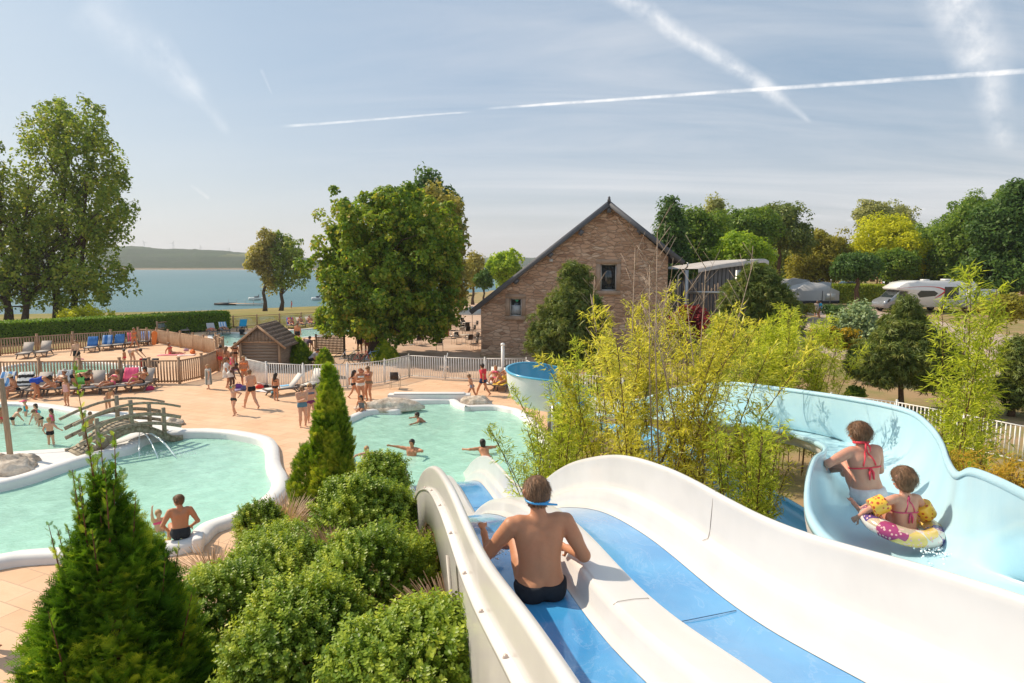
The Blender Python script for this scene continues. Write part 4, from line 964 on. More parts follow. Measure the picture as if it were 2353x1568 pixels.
def tree(name, label, base, ells, mat, n_cl, per, leaf, rc, trunk_r, cat='tree', group=None, seed=1, bark=None, tmpl=LEAF, ntips=14, top=None, trunks=None, stretch=(1, 1, 1), shell=.45, **k):
    root = empty(name, base, label, cat, group); b = np.array(base, float)
    el = [(np.array(c, float) - b, r) for c, r in ells]
    C, N0 = blobs(el, n_cl, shell, seed); rg = np.random.default_rng(seed); rr = rc * rg.uniform(.6, 1.25, len(C))
    V, Fq, var = leafcloud(C, N0, per, rr, leaf, seed, tmpl, stretch=stretch, **k)
    mesh('crown', V, Fq, mat, root, False, var)
    tp = np.array(top, float) - b if top is not None else np.array([np.mean([c[0] for c, r in el]), np.mean([c[1] for c, r in el]), max(c[2] + r[2] * .55 for c, r in el)])
    for i, (off, rs) in enumerate(trunks or [((0, 0, 0), 1)]):
        m = MB(); limbs(m, np.array(off, float), tp * (1, 1, 1 if i == 0 else .7) + np.array(off) * 1.2, trunk_r * rs, C[rg.choice(len(C), min(ntips, len(C)), False)], seed + i); m.build('trunk', bark or M_bark, root, True)
    return root
def E(d, L, dk=1.):
    """crown ellipsoids given as (x, y, rx, ry) in the photo at distance d"""
    out = []
    for e in L:
        x, y, rx, ry = e[:4]; dd = d + (e[4] if len(e) > 4 else 0); out.append((np.array(D(x, y, dd)), (rx * dd / F, rx * dd / F * dk, ry * dd / F)))
    return out
def gz(x, d): return float(hfun(x, d))
def B(px, d, dz=0): x = D(px, 700, d)[0]; return (x, d, gz(x, d) + dz)
G_pop = leafmat('poplar_leaves', [(.035, .060, .012), (.065, .10, .02), (.12, .145, .03), (.17, .15, .04)], .32)
G_che = leafmat('chestnut_leaves', [(.028, .055, .012), (.06, .105, .018), (.12, .145, .022), (.20, .15, .035)], .36)
G_oak = leafmat('broadleaf_leaves', [(.030, .055, .014), (.062, .100, .020), (.12, .145, .026)], .34)
G_dark = leafmat('dark_evergreen_leaves', [(.018, .040, .014), (.034, .065, .020), (.065, .095, .028)], .28)
G_yel = leafmat('yellow_green_leaves', [(.12, .14, .015), (.22, .22, .02), (.33, .29, .025)], .42)
G_br = leafmat('bright_green_leaves', [(.06, .10, .014), (.12, .17, .02), (.19, .22, .03)], .4)
G_rust = leafmat('turning_autumn_leaves', [(.07, .075, .018), (.12, .105, .02), (.15, .15, .03)], .35)
G_wil = leafmat('willow_leaves', [(.08, .085, .03), (.15, .135, .05), (.22, .18, .08)], .35)
G_grey = leafmat('silvery_leaves', [(.08, .09, .045), (.14, .145, .07), (.20, .19, .10)], .3)
G_pine = leafmat('pine_needles', [(.03, .048, .018), (.065, .085, .028), (.13, .13, .05)], .2)
G_blue = leafmat('blue_cedar_needles', [(.07, .10, .07), (.12, .155, .11), (.18, .20, .14)], .15)
G_bam1 = leafmat('olive_bamboo_leaves', [(.09, .10, .015), (.20, .19, .03), (.31, .27, .065), (.40, .32, .12)], .42, .4)
G_bam2 = leafmat('green_bamboo_leaves', [(.06, .085, .012), (.15, .18, .028), (.25, .27, .05), (.33, .30, .085)], .42, .4)
G_bam3 = leafmat('dry_bamboo_leaves', [(.12, .11, .02), (.24, .16, .03), (.34, .17, .05)], .35, .5)
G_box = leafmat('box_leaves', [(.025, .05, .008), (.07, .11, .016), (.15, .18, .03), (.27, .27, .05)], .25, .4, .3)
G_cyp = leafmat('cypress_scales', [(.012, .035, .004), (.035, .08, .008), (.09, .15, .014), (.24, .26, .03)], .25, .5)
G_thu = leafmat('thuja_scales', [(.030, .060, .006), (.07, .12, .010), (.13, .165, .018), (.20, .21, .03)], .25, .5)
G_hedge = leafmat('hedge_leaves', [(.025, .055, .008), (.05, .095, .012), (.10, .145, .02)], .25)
# ---- tall trees on the left shore
x0, y0, z0 = B(130, 66)
tree('poplar_tree', 'tallest wide airy poplar on the lake shore behind the left hedge', (x0, y0, z0), E(66, [(150, 330, 85, 90), (110, 300, 45, 60, 2), (205, 300, 50, 55, -2), (245, 380, 48, 75, 1), (165, 460, 115, 100), (255, 470, 40, 60, -2), (140, 560, 110, 90, 1), (240, 530, 60, 40, -1), (285, 500, 25, 22, -2), (225, 640, 80, 50, -2), (150, 660, 90, 60), (275, 640, 25, 18, -2), (70, 480, 50, 90, 2), (150, 265, 28, 30)]), G_pop, 700, 44, .34, .80, .42, seed=3, trunks=[((0, 0, 0), 1), ((1.2, .4, 0), .8), ((-3.0, -.6, 0), .7)], top=D(150, 280, 66), ntips=40, group='tall poplars on the left shore', stretch=(.8, .8, 1.45))
x0, y0, z0 = B(15, 64)
tree('poplar_tree', 'poplar cut off by the left picture edge beside the tallest poplar', (x0, y0, z0), E(64, [(-30, 420, 60, 110), (15, 560, 60, 90), (-20, 650, 70, 70), (50, 640, 45, 60, 1), (-50, 320, 40, 50)]), G_pop, 280, 44, .34, .80, .38, seed=5, trunks=[((0, 0, 0), 1), ((1.6, 0, 0), .8)], ntips=20, top=D(0, 440, 64), group='tall poplars on the left shore', stretch=(.8, .8, 1.4))
bx = B(195, 58); tree('shrub', 'yellow green bush just behind the left hedge', bx, E(58, [(190, 722, 42, 16), (165, 735, 25, 14), (225, 738, 22, 10)]), G_yel, 60, 60, .22, .5, .1, cat='bush', seed=8, ntips=4)
# ---- pair of slim shore trees
for i, (px, by, ell, lb, tp) in enumerate([(608, 712, [(605, 590, 28, 42), (615, 560, 22, 28), (590, 600, 20, 22), (620, 640, 16, 34)], 'slim shore tree left of its twin, standing beside the small jetty', (606, 540)), (645, 708, [(655, 575, 38, 36), (680, 600, 30, 32), (640, 560, 26, 26), (640, 610, 28, 30), (690, 640, 18, 22), (655, 640, 26, 28)], 'broader right hand tree of the pair on the lake shore lawn', (655, 548))]):
    b = B(px, 112, 0); tree('shore_tree', lb, b, E(112, ell), G_wil if i == 0 else G_pop, 150, 48, .42, .95, .33, seed=20 + i, top=D(*tp, 112), ntips=16, group='pair of trees on the shore lawn')
# ---- chestnut, conifer and weeping tree behind it
b = tuple(G(865, 816, 0))
tree('chestnut_tree', 'large round dark green chestnut tree standing by the terrace', b, E(44, [(880, 620, 150, 120), (850, 520, 95, 75), (960, 540, 85, 90), (830, 700, 92, 80, -1), (960, 690, 88, 70), (780, 600, 48, 75), (1000, 620, 58, 100, 1), (770, 735, 45, 35), (900, 745, 90, 40), (1000, 740, 45, 35), (880, 480, 55, 40)]), G_che, 950, 78, .27, .50, .50, seed=31, ntips=24, top=D(885, 520, 44), shell=.33)
b = B(985, 62); tree('conifer', 'dark conifer top rising behind the big chestnut tree', b, E(62, [(985, 420, 14, 36), (985, 440, 36, 16), (975, 470, 55, 24), (1020, 475, 30, 26), (990, 520, 60, 40), (915, 458, 35, 14)]), G_dark, 220, 46, .42, .8, .35, seed=41, ntips=16, top=D(985, 392, 62))
b = B(1020, 56); tree('weeping_willow', 'weeping willow hanging down at the right of the chestnut tree', b, E(56, [(1010, 500, 48, 50), (1035, 590, 32, 80), (1045, 660, 30, 48), (1000, 570, 50, 60)]), G_wil, 260, 60, .34, .8, .3, seed=42, stretch=(.7, .7, 1.8), ntips=14, tmpl=BLADE if False else LEAF)
# ---- small trees by the left of the house
b = B(1086, 105); tree('slim_tree', 'thin pale tree between the chestnut and the round green tree', b, E(105, [(1088, 625, 22, 30), (1090, 600, 12, 12)]), G_wil, 60, 50, .45, 1., .25, seed=50)
b = B(1112, 88); tree('clipped_tree', 'small dark clipped ball tree behind the house roof slope', b, E(88, [(1112, 642, 18, 18)]), G_dark, 60, 60, .3, .5, .2, seed=51)
b = B(1155, 92); tree('round_tree', 'bright green rounded tree behind the left slope of the house roof', b, E(92, [(1155, 615, 34, 32), (1170, 630, 26, 28)]), G_br, 150, 60, .4, .9, .3, seed=52)
# ---- hedges
def hedge(name, label, P0, P1, w, z0, z1, mat, n, leaf, tz=(0, 0), core=None):
    P0, P1 = np.array(P0, float), np.array(P1, float); L = np.linalg.norm(P1 - P0); ax = (P1 - P0) / L; nr = np.array([-ax[1], ax[0]])
    root = empty(name, (P0[0], P0[1], z0), label, 'hedge'); rg = np.random.default_rng(len(label))
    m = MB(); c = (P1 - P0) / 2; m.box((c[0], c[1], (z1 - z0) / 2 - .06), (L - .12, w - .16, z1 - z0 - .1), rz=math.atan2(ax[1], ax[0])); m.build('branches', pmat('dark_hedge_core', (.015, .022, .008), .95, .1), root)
    u = rg.uniform(0, L, n); k = rg.uniform(0, w + 2 * (z1 - z0) * .9, n); hh = (z1 - z0)
    s = np.where(k < w, k - w / 2, np.where(k < w + hh * .9, -w / 2, w / 2)); z = np.where(k < w, hh, np.where(k < w + hh * .9, hh - (k - w), hh - (k - w - hh * .9)))
    no = np.where((k < w)[:, None], [[0., 0, 1]], np.column_stack([nr[0] * np.sign(s), nr[1] * np.sign(s), 0 * s]))
    P = np.column_stack([ax[0] * u + nr[0] * s, ax[1] * u + nr[1] * s, z + tz[0] * u / L]) + rg.normal(size=(n, 3)) * .05
    nrm = unit(no + rg.normal(size=(n, 3)) * .5); t = rg.normal(size=(n, 3)); Y = unit(t - nrm * (t * nrm).sum(1)[:, None]); X = np.cross(Y, nrm)
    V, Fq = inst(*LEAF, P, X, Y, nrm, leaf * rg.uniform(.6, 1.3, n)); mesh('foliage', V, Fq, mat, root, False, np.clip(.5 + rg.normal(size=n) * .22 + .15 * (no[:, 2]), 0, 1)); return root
p0 = D(-260, 760, 46); p1 = D(519, 720, 62)
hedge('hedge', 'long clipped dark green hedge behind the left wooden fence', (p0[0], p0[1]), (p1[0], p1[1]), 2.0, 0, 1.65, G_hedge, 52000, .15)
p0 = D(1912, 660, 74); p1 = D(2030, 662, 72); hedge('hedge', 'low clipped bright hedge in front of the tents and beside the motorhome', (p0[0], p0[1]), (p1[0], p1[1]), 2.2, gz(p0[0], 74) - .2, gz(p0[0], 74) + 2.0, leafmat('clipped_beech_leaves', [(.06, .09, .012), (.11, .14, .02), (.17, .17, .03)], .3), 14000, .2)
# ---- belt of trees on the right
BT = [
 ('cypress_tree', 'tall pointed dark evergreen just right of the house roof', 1540, 60, [(1540, 560, 34, 60), (1538, 500, 18, 42), (1545, 620, 45, 50)], G_dark, 220, 60, .34),
 ('evergreen_tree', 'dark bushy evergreen right of the tall pointed one', 1600, 64, [(1600, 540, 40, 55), (1635, 560, 35, 60), (1600, 600, 55, 45)], G_oak, 260, 60, .38),
 ('poplar_tree', 'slender grey poplar tip standing above the dark evergreens', 1645, 78, [(1645, 478, 11, 24), (1645, 505, 16, 20)], G_grey, 60, 46, .4),
 ('oak_tree', 'dark leafy tree behind the curved roof annex', 1690, 72, [(1700, 550, 60, 55), (1660, 600, 50, 40), (1740, 520, 50, 30)], G_oak, 300, 55, .42),
 ('bush_tree', 'bright green leafy tree just above the curved white roof', 1708, 58, [(1705, 580, 48, 28), (1690, 560, 26, 18), (1740, 585, 30, 20)], G_br, 170, 60, .34),
 ('pine_tree', 'spreading umbrella pine with open brownish branches', 1790, 80, [(1760, 510, 60, 20), (1790, 495, 50, 18), (1800, 540, 60, 24), (1730, 545, 50, 20), (1830, 560, 30, 20)], G_pine, 260, 50, .42),
 ('pine_tree', 'dark pine behind the campsite tents', 1835, 88, [(1838, 570, 28, 22), (1820, 600, 45, 20)], G_pine, 120, 50, .45),
 ('maple_tree', 'rust tinged broadleaf tree over the tents', 1890, 84, [(1890, 575, 50, 42), (1860, 610, 45, 30), (1920, 600, 40, 40)], G_rust, 260, 55, .42),
 ('poplar_tree', 'grey green poplar clump behind the yellow tree', 2000, 110, [(1990, 500, 22, 28), (2010, 490, 26, 22), (2065, 500, 30, 26), (2035, 510, 40, 22)], G_grey, 200, 50, .5),
 ('acacia_tree', 'bright yellow tree above the motorhome', 2035, 82, [(2040, 560, 70, 50), (2010, 590, 55, 40), (2080, 590, 45, 40), (2040, 530, 40, 24)], G_yel, 380, 55, .4),
 ('pollard_tree', 'dark round headed pollard with a thick trunk in front of the hedge', 1968, 66, [(1968, 610, 36, 22), (1950, 620, 24, 16), (1990, 615, 24, 18)], G_dark, 120, 70, .34),
 ('pollard_tree', 'second dark pollard right of the first, behind the motorhome roof', 2062, 74, [(2062, 610, 36, 26), (2045, 600, 26, 18)], G_oak, 130, 70, .36),
 ('broadleaf_tree', 'mid green tree right of the yellow tree', 2130, 84, [(2130, 580, 50, 55), (2110, 620, 40, 30), (2160, 610, 40, 40)], G_oak, 260, 55, .42),
 ('broadleaf_tree', 'deep green tall tree with a ragged top on the right', 2215, 78, [(2215, 540, 60, 70), (2240, 500, 30, 40), (2190, 600, 50, 50), (2235, 470, 14, 20)], G_oak, 400, 58, .42),
 ('broadleaf_tree', 'dense dark tree at the far right picture edge', 2330, 66, [(2330, 560, 75, 90), (2290, 520, 45, 55), (2350, 470, 40, 45), (2300, 620, 70, 50)], G_dark, 480, 58, .42),
 ('birch_tree', 'dark leafy crown above the far right tree', 2350, 84, [(2352, 470, 22, 50), (2300, 470, 18, 22)], G_oak, 130, 50, .42),
 ('broadleaf_tree', 'low green tree filling the gap behind the parked van', 2170, 98, [(2170, 560, 60, 45), (2260, 600, 70, 50), (2100, 600, 50, 40)], G_oak, 260, 50, .5),
 ('broadleaf_tree', 'distant dark tree row behind the rust tinged tree', 1950, 120, [(1950, 590, 60, 24), (1870, 590, 60, 24), (2120, 560, 70, 34)], G_oak, 240, 50, .6)]
for i, (nm, lb, px, d, el, mt, nc, per, lf) in enumerate(BT): tree(nm, lb, B(px, d), E(d, el), mt, int(nc * 1.15), int(per * 1.45), lf * .76, lf * 2.4, .3, seed=100 + i, group='belt of trees on the right', ntips=10, bark=M_bark2, shell=.38)
def forest():
    V = []; Q = []; A = []; k = 0; rg = np.random.default_rng(77)
    for i in range(46):
        px = 1560 + i * 19 + rg.uniform(-8, 8); d = rg.uniform(118, 150); top = rg.uniform(560, 592) - (px > 2100) * 25; x = D(px, top, d)[0]; g = gz(x, d); zt = D(px, top, d)[2]
        C, N0 = blobs([((x, d, (g + zt) / 2), (5.5, 4, (zt - g) / 2))], 34, .4, i); v, q, a = leafcloud(C, N0, 34, 1.6, .8, i); V.append(v); Q.append(q + k); k += len(v); A.append(a)
    o = mesh('woodland', np.concatenate(V), np.concatenate(Q), G_oak, None, False, np.concatenate(A)); tag(o, 'dark wood closing the view behind the right hand trees', 'wood', kind='stuff')
forest()
def conifer_bush(name, label, px, d, el, mat, nc, per, lf, seed, **k): return tree(name, label, B(px, d), E(d, el), mat, nc, per, lf, lf * 1.9, .12, cat='conifer', seed=seed, ntips=6, bark=M_bark2, **k)
NEED = (np.concatenate([inst(*BLADE, np.zeros((1, 3)), *[q[None] for q in (lambda y: (unit(np.cross(y, [.3, .2, .9])), y, np.cross(unit(np.cross(y, [.3, .2, .9])), y)))(unit(np.array([math.cos(a) * .55, 1, math.sin(a) * .55])))], np.array([1.]))[0] for a in np.linspace(0, 5, 5)]), np.arange(20).reshape(5, 4))
conifer_bush('young_conifer', 'dark green pointed conifer in front of the house gable', 1312, 33, [(1320, 640, 24, 42), (1310, 700, 48, 50), (1290, 760, 60, 45), (1345, 740, 40, 50), (1270, 790, 48, 40), (1320, 800, 55, 40), (1240, 760, 20, 25)], G_pine, 620, 40, .26, 61, tmpl=NEED)
conifer_bush('dwarf_pine', 'small dark conifer at the right foot of the gable', 1360, 35, [(1362, 720, 14, 36), (1350, 760, 24, 30)], G_dark, 90, 40, .24, 62, tmpl=NEED)
conifer_bush('pine_bush', 'dark mountain pine in front of the wood clad annex', 1735, 29, [(1745, 660, 40, 38), (1770, 690, 40, 30), (1710, 700, 45, 45), (1760, 740, 55, 50), (1690, 760, 40, 50), (1800, 720, 30, 26)], G_pine, 520, 40, .25, 63, tmpl=NEED)
conifer_bush('pine_bush', 'broad dark mountain pine left of the parked motorhome', 2085, 27, [(2078, 765, 40, 40), (2050, 820, 74, 46), (2110, 812, 68, 50), (2078, 712, 12, 22), (2150, 845, 50, 36), (2000, 835, 38, 32)], G_pine, 900, 42, .24, 64, tmpl=NEED)
conifer_bush('pine_bush', 'dark green pine at the right picture edge by the path', 2345, 26, [(2350, 830, 45, 45), (2345, 890, 40, 40)], G_pine, 160, 40, .24, 66, tmpl=NEED)
tree('weeping_cedar', 'weeping blue grey cedar behind the broad mountain pine', B(1985, 40), E(40, [(1975, 735, 34, 22), (1950, 755, 36, 20), (1985, 765, 50, 24)]), G_blue, 260, 60, .2, .45, .12, cat='conifer', seed=65, stretch=(.7, .7, 2.0), ntips=6)
def lowplant(name, label, px, py, d, rx, ry, mat, nc, per, lf, seed, cat='shrub', tmpl=LEAF, group=None):
    x, y, z = B(px, d); c = D(px, py, d); return tree(name, label, (x, y, z), [((c[0], c[1], max(z + .1, c[2])), (rx * d / F, rx * d / F * .8, ry * d / F))], mat, nc, per, lf, lf * 2.2, .03, cat=cat, seed=seed, ntips=4, tmpl=tmpl, group=group)
lowplant('flower_bush', 'bush of yellow flowers beside the weeping cedar', 1925, 775, 34, 50, 18, leafmat('yellow_flowers_and_leaves', [(.05, .09, .015), (.08, .12, .02), (.55, .38, .02), (.70, .42, .02)], .3, raw=1), 110, 60, .13, 70, 'shrub')
lowplant('low_shrub', 'low brown heather patch on the island by the path', 1850, 708, 56, 30, 6, G_rust, 40, 50, .16, 71)
lowplant('low_shrub', 'flat green shrub beside the person with the blue towel', 1915, 712, 54, 26, 6, G_dark, 40, 50, .16, 72)
lowplant('red_shrub', 'dark red leaved shrub below the wood clad annex', 1585, 735, 38, 38, 26, leafmat('dark_red_leaves', [(.05, .006, .012), (.10, .012, .02), (.18, .02, .03)], .3), 120, 60, .16, 73)
lowplant('red_shrub', 'second dark red shrub at the foot of the annex posts', 1640, 760, 37, 34, 26, leafmat('dark_red_leaves', []), 110, 60, .16, 74)
lowplant('low_shrub', 'small green shrub under the young conifer by the house wall', 1245, 818, 36, 12, 10, G_br, 30, 50, .12, 75)
lowplant('low_shrub', 'small shrub growing just beyond the white railing on the right', 1965, 905, 27, 18, 10, G_oak, 30, 50, .12, 76)
lowplant('low_shrub', 'yellow brown bush at the right edge beyond the motorhome', 2320, 705, 40, 50, 18, G_rust, 80, 50, .2, 77)
# ---- bamboo
def bamboo(label, culms, hgt, mat, seed, per=11, leaf=.125, spread=.5, lean=.16, name='bamboo_clump', low=.12, tw=.42, stemc=(.13, .07, .03), bare=0):
    """culms: list of (x, y, z0, height)"""
    rg = np.random.default_rng(seed); b = np.array(culms[0][:3]); root = empty(name, tuple(b), label, 'bamboo'); m = MB(); LP = []; LD = []
    for (x, y, z, H) in culms:
        d = rg.normal(size=2) * lean; t = np.linspace(0, 1, 9); P = np.column_stack([x + d[0] * H * t ** 1.8, y + d[1] * H * t ** 1.8, z + H * t * (1 - .05 * t)]) - b
        m.tube(P, .011 * (1 - t * .8) + .0025, 5)
        nn = int(H * 8)
        for k in range(nn):
            u = low + (1 - low) * (k + rg.uniform(0, 1)) / nn; p = np.array([np.interp(u, t, P[:, i]) for i in range(3)])
            for j in range(2):
                a = rg.uniform(0, 6.28); L = tw * rg.uniform(.5, 1.2) * (1.15 - u * .75); dr = unit(np.array([math.cos(a), math.sin(a), rg.uniform(.3, 1.1)]))
                e = p + dr * L; m.tube([p, (p + e) / 2 + [0, 0, .02], e], [.004, .003, .0015], 3, False)
                q = rg.uniform(.25, 1.08, per)[:, None]; LP.append(p + (e - p) * q + rg.normal(size=(per, 3)) * .03); LD.append(unit(dr + rg.normal(size=(per, 3)) * .75 + [0, 0, -.15]))
    P = np.concatenate(LP); X, Y, Z = frames(np.concatenate(LD), np.array([0, 0, 1.]), rg); n = len(P)
    V, Fq = inst(*BLADE, P, X, Y, Z, leaf * rg.uniform(.6, 1.35, n)); var = np.clip(.45 + rg.normal(size=n) * .2 + .35 * (vnoise(P, 1.1, seed) - .5), 0, 1)
    m.build('stems', pmat('stem_%d' % int(stemc[0] * 100), stemc, .6, .3, var=.3), root, True); mesh('leaves', V, Fq, mat, root, False, var)
    for i in range(bare):
        x, y, z, H = culms[rg.integers(len(culms))]; mm = MB(); p0 = np.array([x, y, z + H * .5]) - b; top = p0 + [rg.normal() * .5, rg.normal() * .4, H * rg.uniform(.46, .68)]; mm.tube([p0, (p0 + top) / 2 + rg.normal(size=3) * .05, top], [.014, .010, .005], 5)
        for j in range(11):
            u = .45 + .5 * j / 9; p = p0 + (top - p0) * u; a = rg.uniform(0, 6.28); e = p + np.array([math.cos(a) * .35, math.sin(a) * .35, .5]) * rg.uniform(.5, 1.1); mm.tube([p, e], [.0065, .003], 4)
            f = (p + e) / 2; mm.tube([f, f + np.array([-math.sin(a) * .2, math.cos(a) * .2, .22])], [.003, .0015], 3)
        mm.build('bare_twig', pmat('pale_dead_twig', (.42, .32, .24), .8, .2), root)
    return root
def cl(n, px0, px1, d0, d1, z0, ytop, seed, jit=25):
    rg = np.random.default_rng(seed); o = []
    for i in range(n):
        px = rg.uniform(px0, px1); d = rg.uniform(d0, d1); c = (px - (px0 + px1) / 2) / (px1 - px0) * 2; yt = np.interp(c, np.linspace(-1, 1, len(ytop)), ytop) + rg.uniform(-jit, jit * 2.2); q = D(px, yt, d); o.append((q[0], q[1], z0, q[2] - z0))
    return o
bamboo('dense olive yellow bamboo clump with bare twigs in the middle of the picture', cl(32, 1400, 1640, 9.8, 12.2, .2, [760, 690, 640, 660, 740], 1), 5, G_bam1, 1, per=13, bare=12)
bamboo('lower bamboo clump left of the tall olive one, in front of the flume bend', cl(20, 1240, 1400, 11.5, 14.2, .1, [960, 860, 770, 760], 2, 30), 4, G_bam2, 2, per=12)
bamboo('loose green bamboo spilling over the green pool edge', cl(16, 1180, 1290, 10.8, 12.5, .1, [1050, 960, 930], 3), 4, G_bam2, 3, per=10, leaf=.11)
bamboo('bright green bamboo clump behind the flume, right of the tall olive one', cl(40, 1640, 1910, 17.0, 20, .3, [740, 700, 700, 720, 800], 4), 5, G_bam2, 4, per=12, leaf=.16, tw=.55)
bamboo('bamboo clump inside the bend beside the left rim of the pale blue flume', cl(13, 1665, 1775, 7.8, 9.4, .2, [1020, 970, 950, 950], 5, 15), 5, G_bam2, 5, per=12, leaf=.11, tw=.32, lean=.05)
bamboo('short bamboo between the white slide and the pale blue flume', cl(13, 1630, 1760, 9.2, 10.6, .2, [1040, 1000, 1020], 6), 5, G_bam1, 6, per=9, leaf=.11)
bamboo('tall airy bamboo at the right edge in front of the white railing', cl(9, 2170, 2352, 10.5, 13, .3, [860, 640, 600, 700, 640], 7, 60) + [tuple(D(2235, 580, 12)[:2]) + (.3, D(2235, 580, 12)[2] - .3)], 5, G_bam2, 7, per=11, leaf=.17, tw=.6, lean=.05)
bamboo('low dry russet bamboo below the right railing beside the flume', cl(30, 2190, 2420, 8.4, 10.2, .2, [1080, 1040, 1030, 1050], 8, 12), 3, G_bam3, 8, per=12, leaf=.12)
# ---- cypress and thuja made of flat sprays
def sprays(name, label, base, prof, n, size, mat, seed, cat='conifer', up=.75, leaders=0, core=None, group=None):
    """prof: (z, radius) from the ground up"""
    rg = np.random.default_rng(seed); root = empty(name, base, label, cat, group); zz = np.array([p[0] for p in prof]); rr = np.array([p[1] for p in prof])
    w = np.interp(np.linspace(zz[0], zz[-1], 200), zz, rr) + .015; z = np.interp(rg.uniform(0, 1, n), np.cumsum(w) / w.sum(), np.linspace(zz[0], zz[-1], 200))
    a = rg.uniform(0, 2 * np.pi, n); lump = .78 + .5 * vnoise(np.column_stack([np.cos(a) * 2, np.sin(a) * 2, z * 1.6]), 1.3, seed); r = np.interp(z, zz, rr) * lump * rg.uniform(.45, 1, n) ** .45
    P = np.column_stack([np.cos(a) * r, np.sin(a) * r, z]); o = np.column_stack([np.cos(a), np.sin(a), 0 * a])
    Dn = unit(o * rg.uniform(.35, .9, n)[:, None] + [0, 0, up] + rg.normal(size=(n, 3)) * .28); t = np.cross([0, 0, 1], o) + rg.normal(size=(n, 3)) * .5
    X = unit(t - Dn * (t * Dn).sum(1)[:, None]); Z = np.cross(X, Dn); S = size * rg.uniform(.6, 1.25, n)
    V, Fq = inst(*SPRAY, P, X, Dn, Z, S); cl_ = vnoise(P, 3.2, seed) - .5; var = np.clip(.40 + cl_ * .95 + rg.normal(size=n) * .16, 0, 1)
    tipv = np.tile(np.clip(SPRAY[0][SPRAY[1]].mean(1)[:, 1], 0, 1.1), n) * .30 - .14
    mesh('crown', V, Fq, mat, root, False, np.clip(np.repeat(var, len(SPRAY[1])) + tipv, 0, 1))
    m = MB(); top = zz[-1]; m.tube([(0, 0, 0), (.01, 0, top * .5), (0, 0, top * .97)], [max(rr) * .09, max(rr) * .05, .006], 8)
    m.build('trunk', pmat('reddish_stem', (.20, .085, .045), .8, .2, var=.3), root, True)
    for i in range(leaders):
        aa = rg.uniform(0, 6.28); u = rg.uniform(.0, 1.) ** .6; zb = top * (.50 + .42 * u); q = np.array([math.cos(aa), math.sin(aa), 0]) * np.interp(zb, zz, rr) * rg.uniform(.3, 1.0); b0 = q + [0, 0, zb]; H = rg.uniform(.35, .85) * (1 if i else 0)
        if i == 0: b0 = np.array([0, 0, top * .8]); H = 5.28 - top * .8
        tip = b0 + [q[0] * .25, q[1] * .25, H]; mm = MB(); mm.tube([b0, (b0 + tip) / 2, tip], [.009, .006, .002], 5); k = int(34 * H) + 8
        u = rg.uniform(.05, 1, k); Pq = b0 + (tip - b0) * u[:, None]; dd = rg.normal(size=(k, 3)) * [1, 1, 0]; Dn = unit(unit(dd) * .65 + [0, 0, 1]); t = rg.normal(size=(k, 3)); X = unit(t - Dn * (t * Dn).sum(1)[:, None])
        V, Fq = inst(SPRAY[0] * [.8, 1, .8], SPRAY[1], Pq, X, Dn, np.cross(X, Dn), size * rg.uniform(.35, .8, k) * (1.1 - .5 * u)); br = mm.build('leader_shoot', pmat('reddish_stem', (.2, .085, .045)), root, True)
        mesh('sprays', V, Fq, mat, br, False, np.repeat(np.clip(.6 + rg.normal(size=k) * .2, 0, 1), len(SPRAY[1])))
    return root
c = D(262, 1400, 5.4)
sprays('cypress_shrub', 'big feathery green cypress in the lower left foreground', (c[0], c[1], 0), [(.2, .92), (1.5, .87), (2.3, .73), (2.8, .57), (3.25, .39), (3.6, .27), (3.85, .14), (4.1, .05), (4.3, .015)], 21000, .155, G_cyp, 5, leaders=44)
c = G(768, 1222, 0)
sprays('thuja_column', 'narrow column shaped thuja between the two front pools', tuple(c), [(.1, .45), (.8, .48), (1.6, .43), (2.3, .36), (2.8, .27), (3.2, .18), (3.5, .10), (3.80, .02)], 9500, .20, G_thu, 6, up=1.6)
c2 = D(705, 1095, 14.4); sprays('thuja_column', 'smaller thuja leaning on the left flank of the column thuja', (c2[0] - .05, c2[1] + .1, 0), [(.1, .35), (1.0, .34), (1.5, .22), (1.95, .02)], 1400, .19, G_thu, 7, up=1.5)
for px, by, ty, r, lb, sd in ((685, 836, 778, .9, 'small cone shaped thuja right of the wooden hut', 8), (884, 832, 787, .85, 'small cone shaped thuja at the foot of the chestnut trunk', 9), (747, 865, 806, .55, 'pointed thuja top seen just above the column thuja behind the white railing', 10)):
    c = G(px, by, 0); zt = CAMZ - c[1] * math.tan(math.atan((ty - CY) / F) + PIT); sprays('cone_thuja', lb, tuple(c), [(.05, r * .9), (zt * .3, r * .85), (zt * .6, r * .55), (zt * .85, r * .22), (zt, .02)], 2600, .26, G_thu, sd, up=1.4, group='cone thujas beyond the white railing')
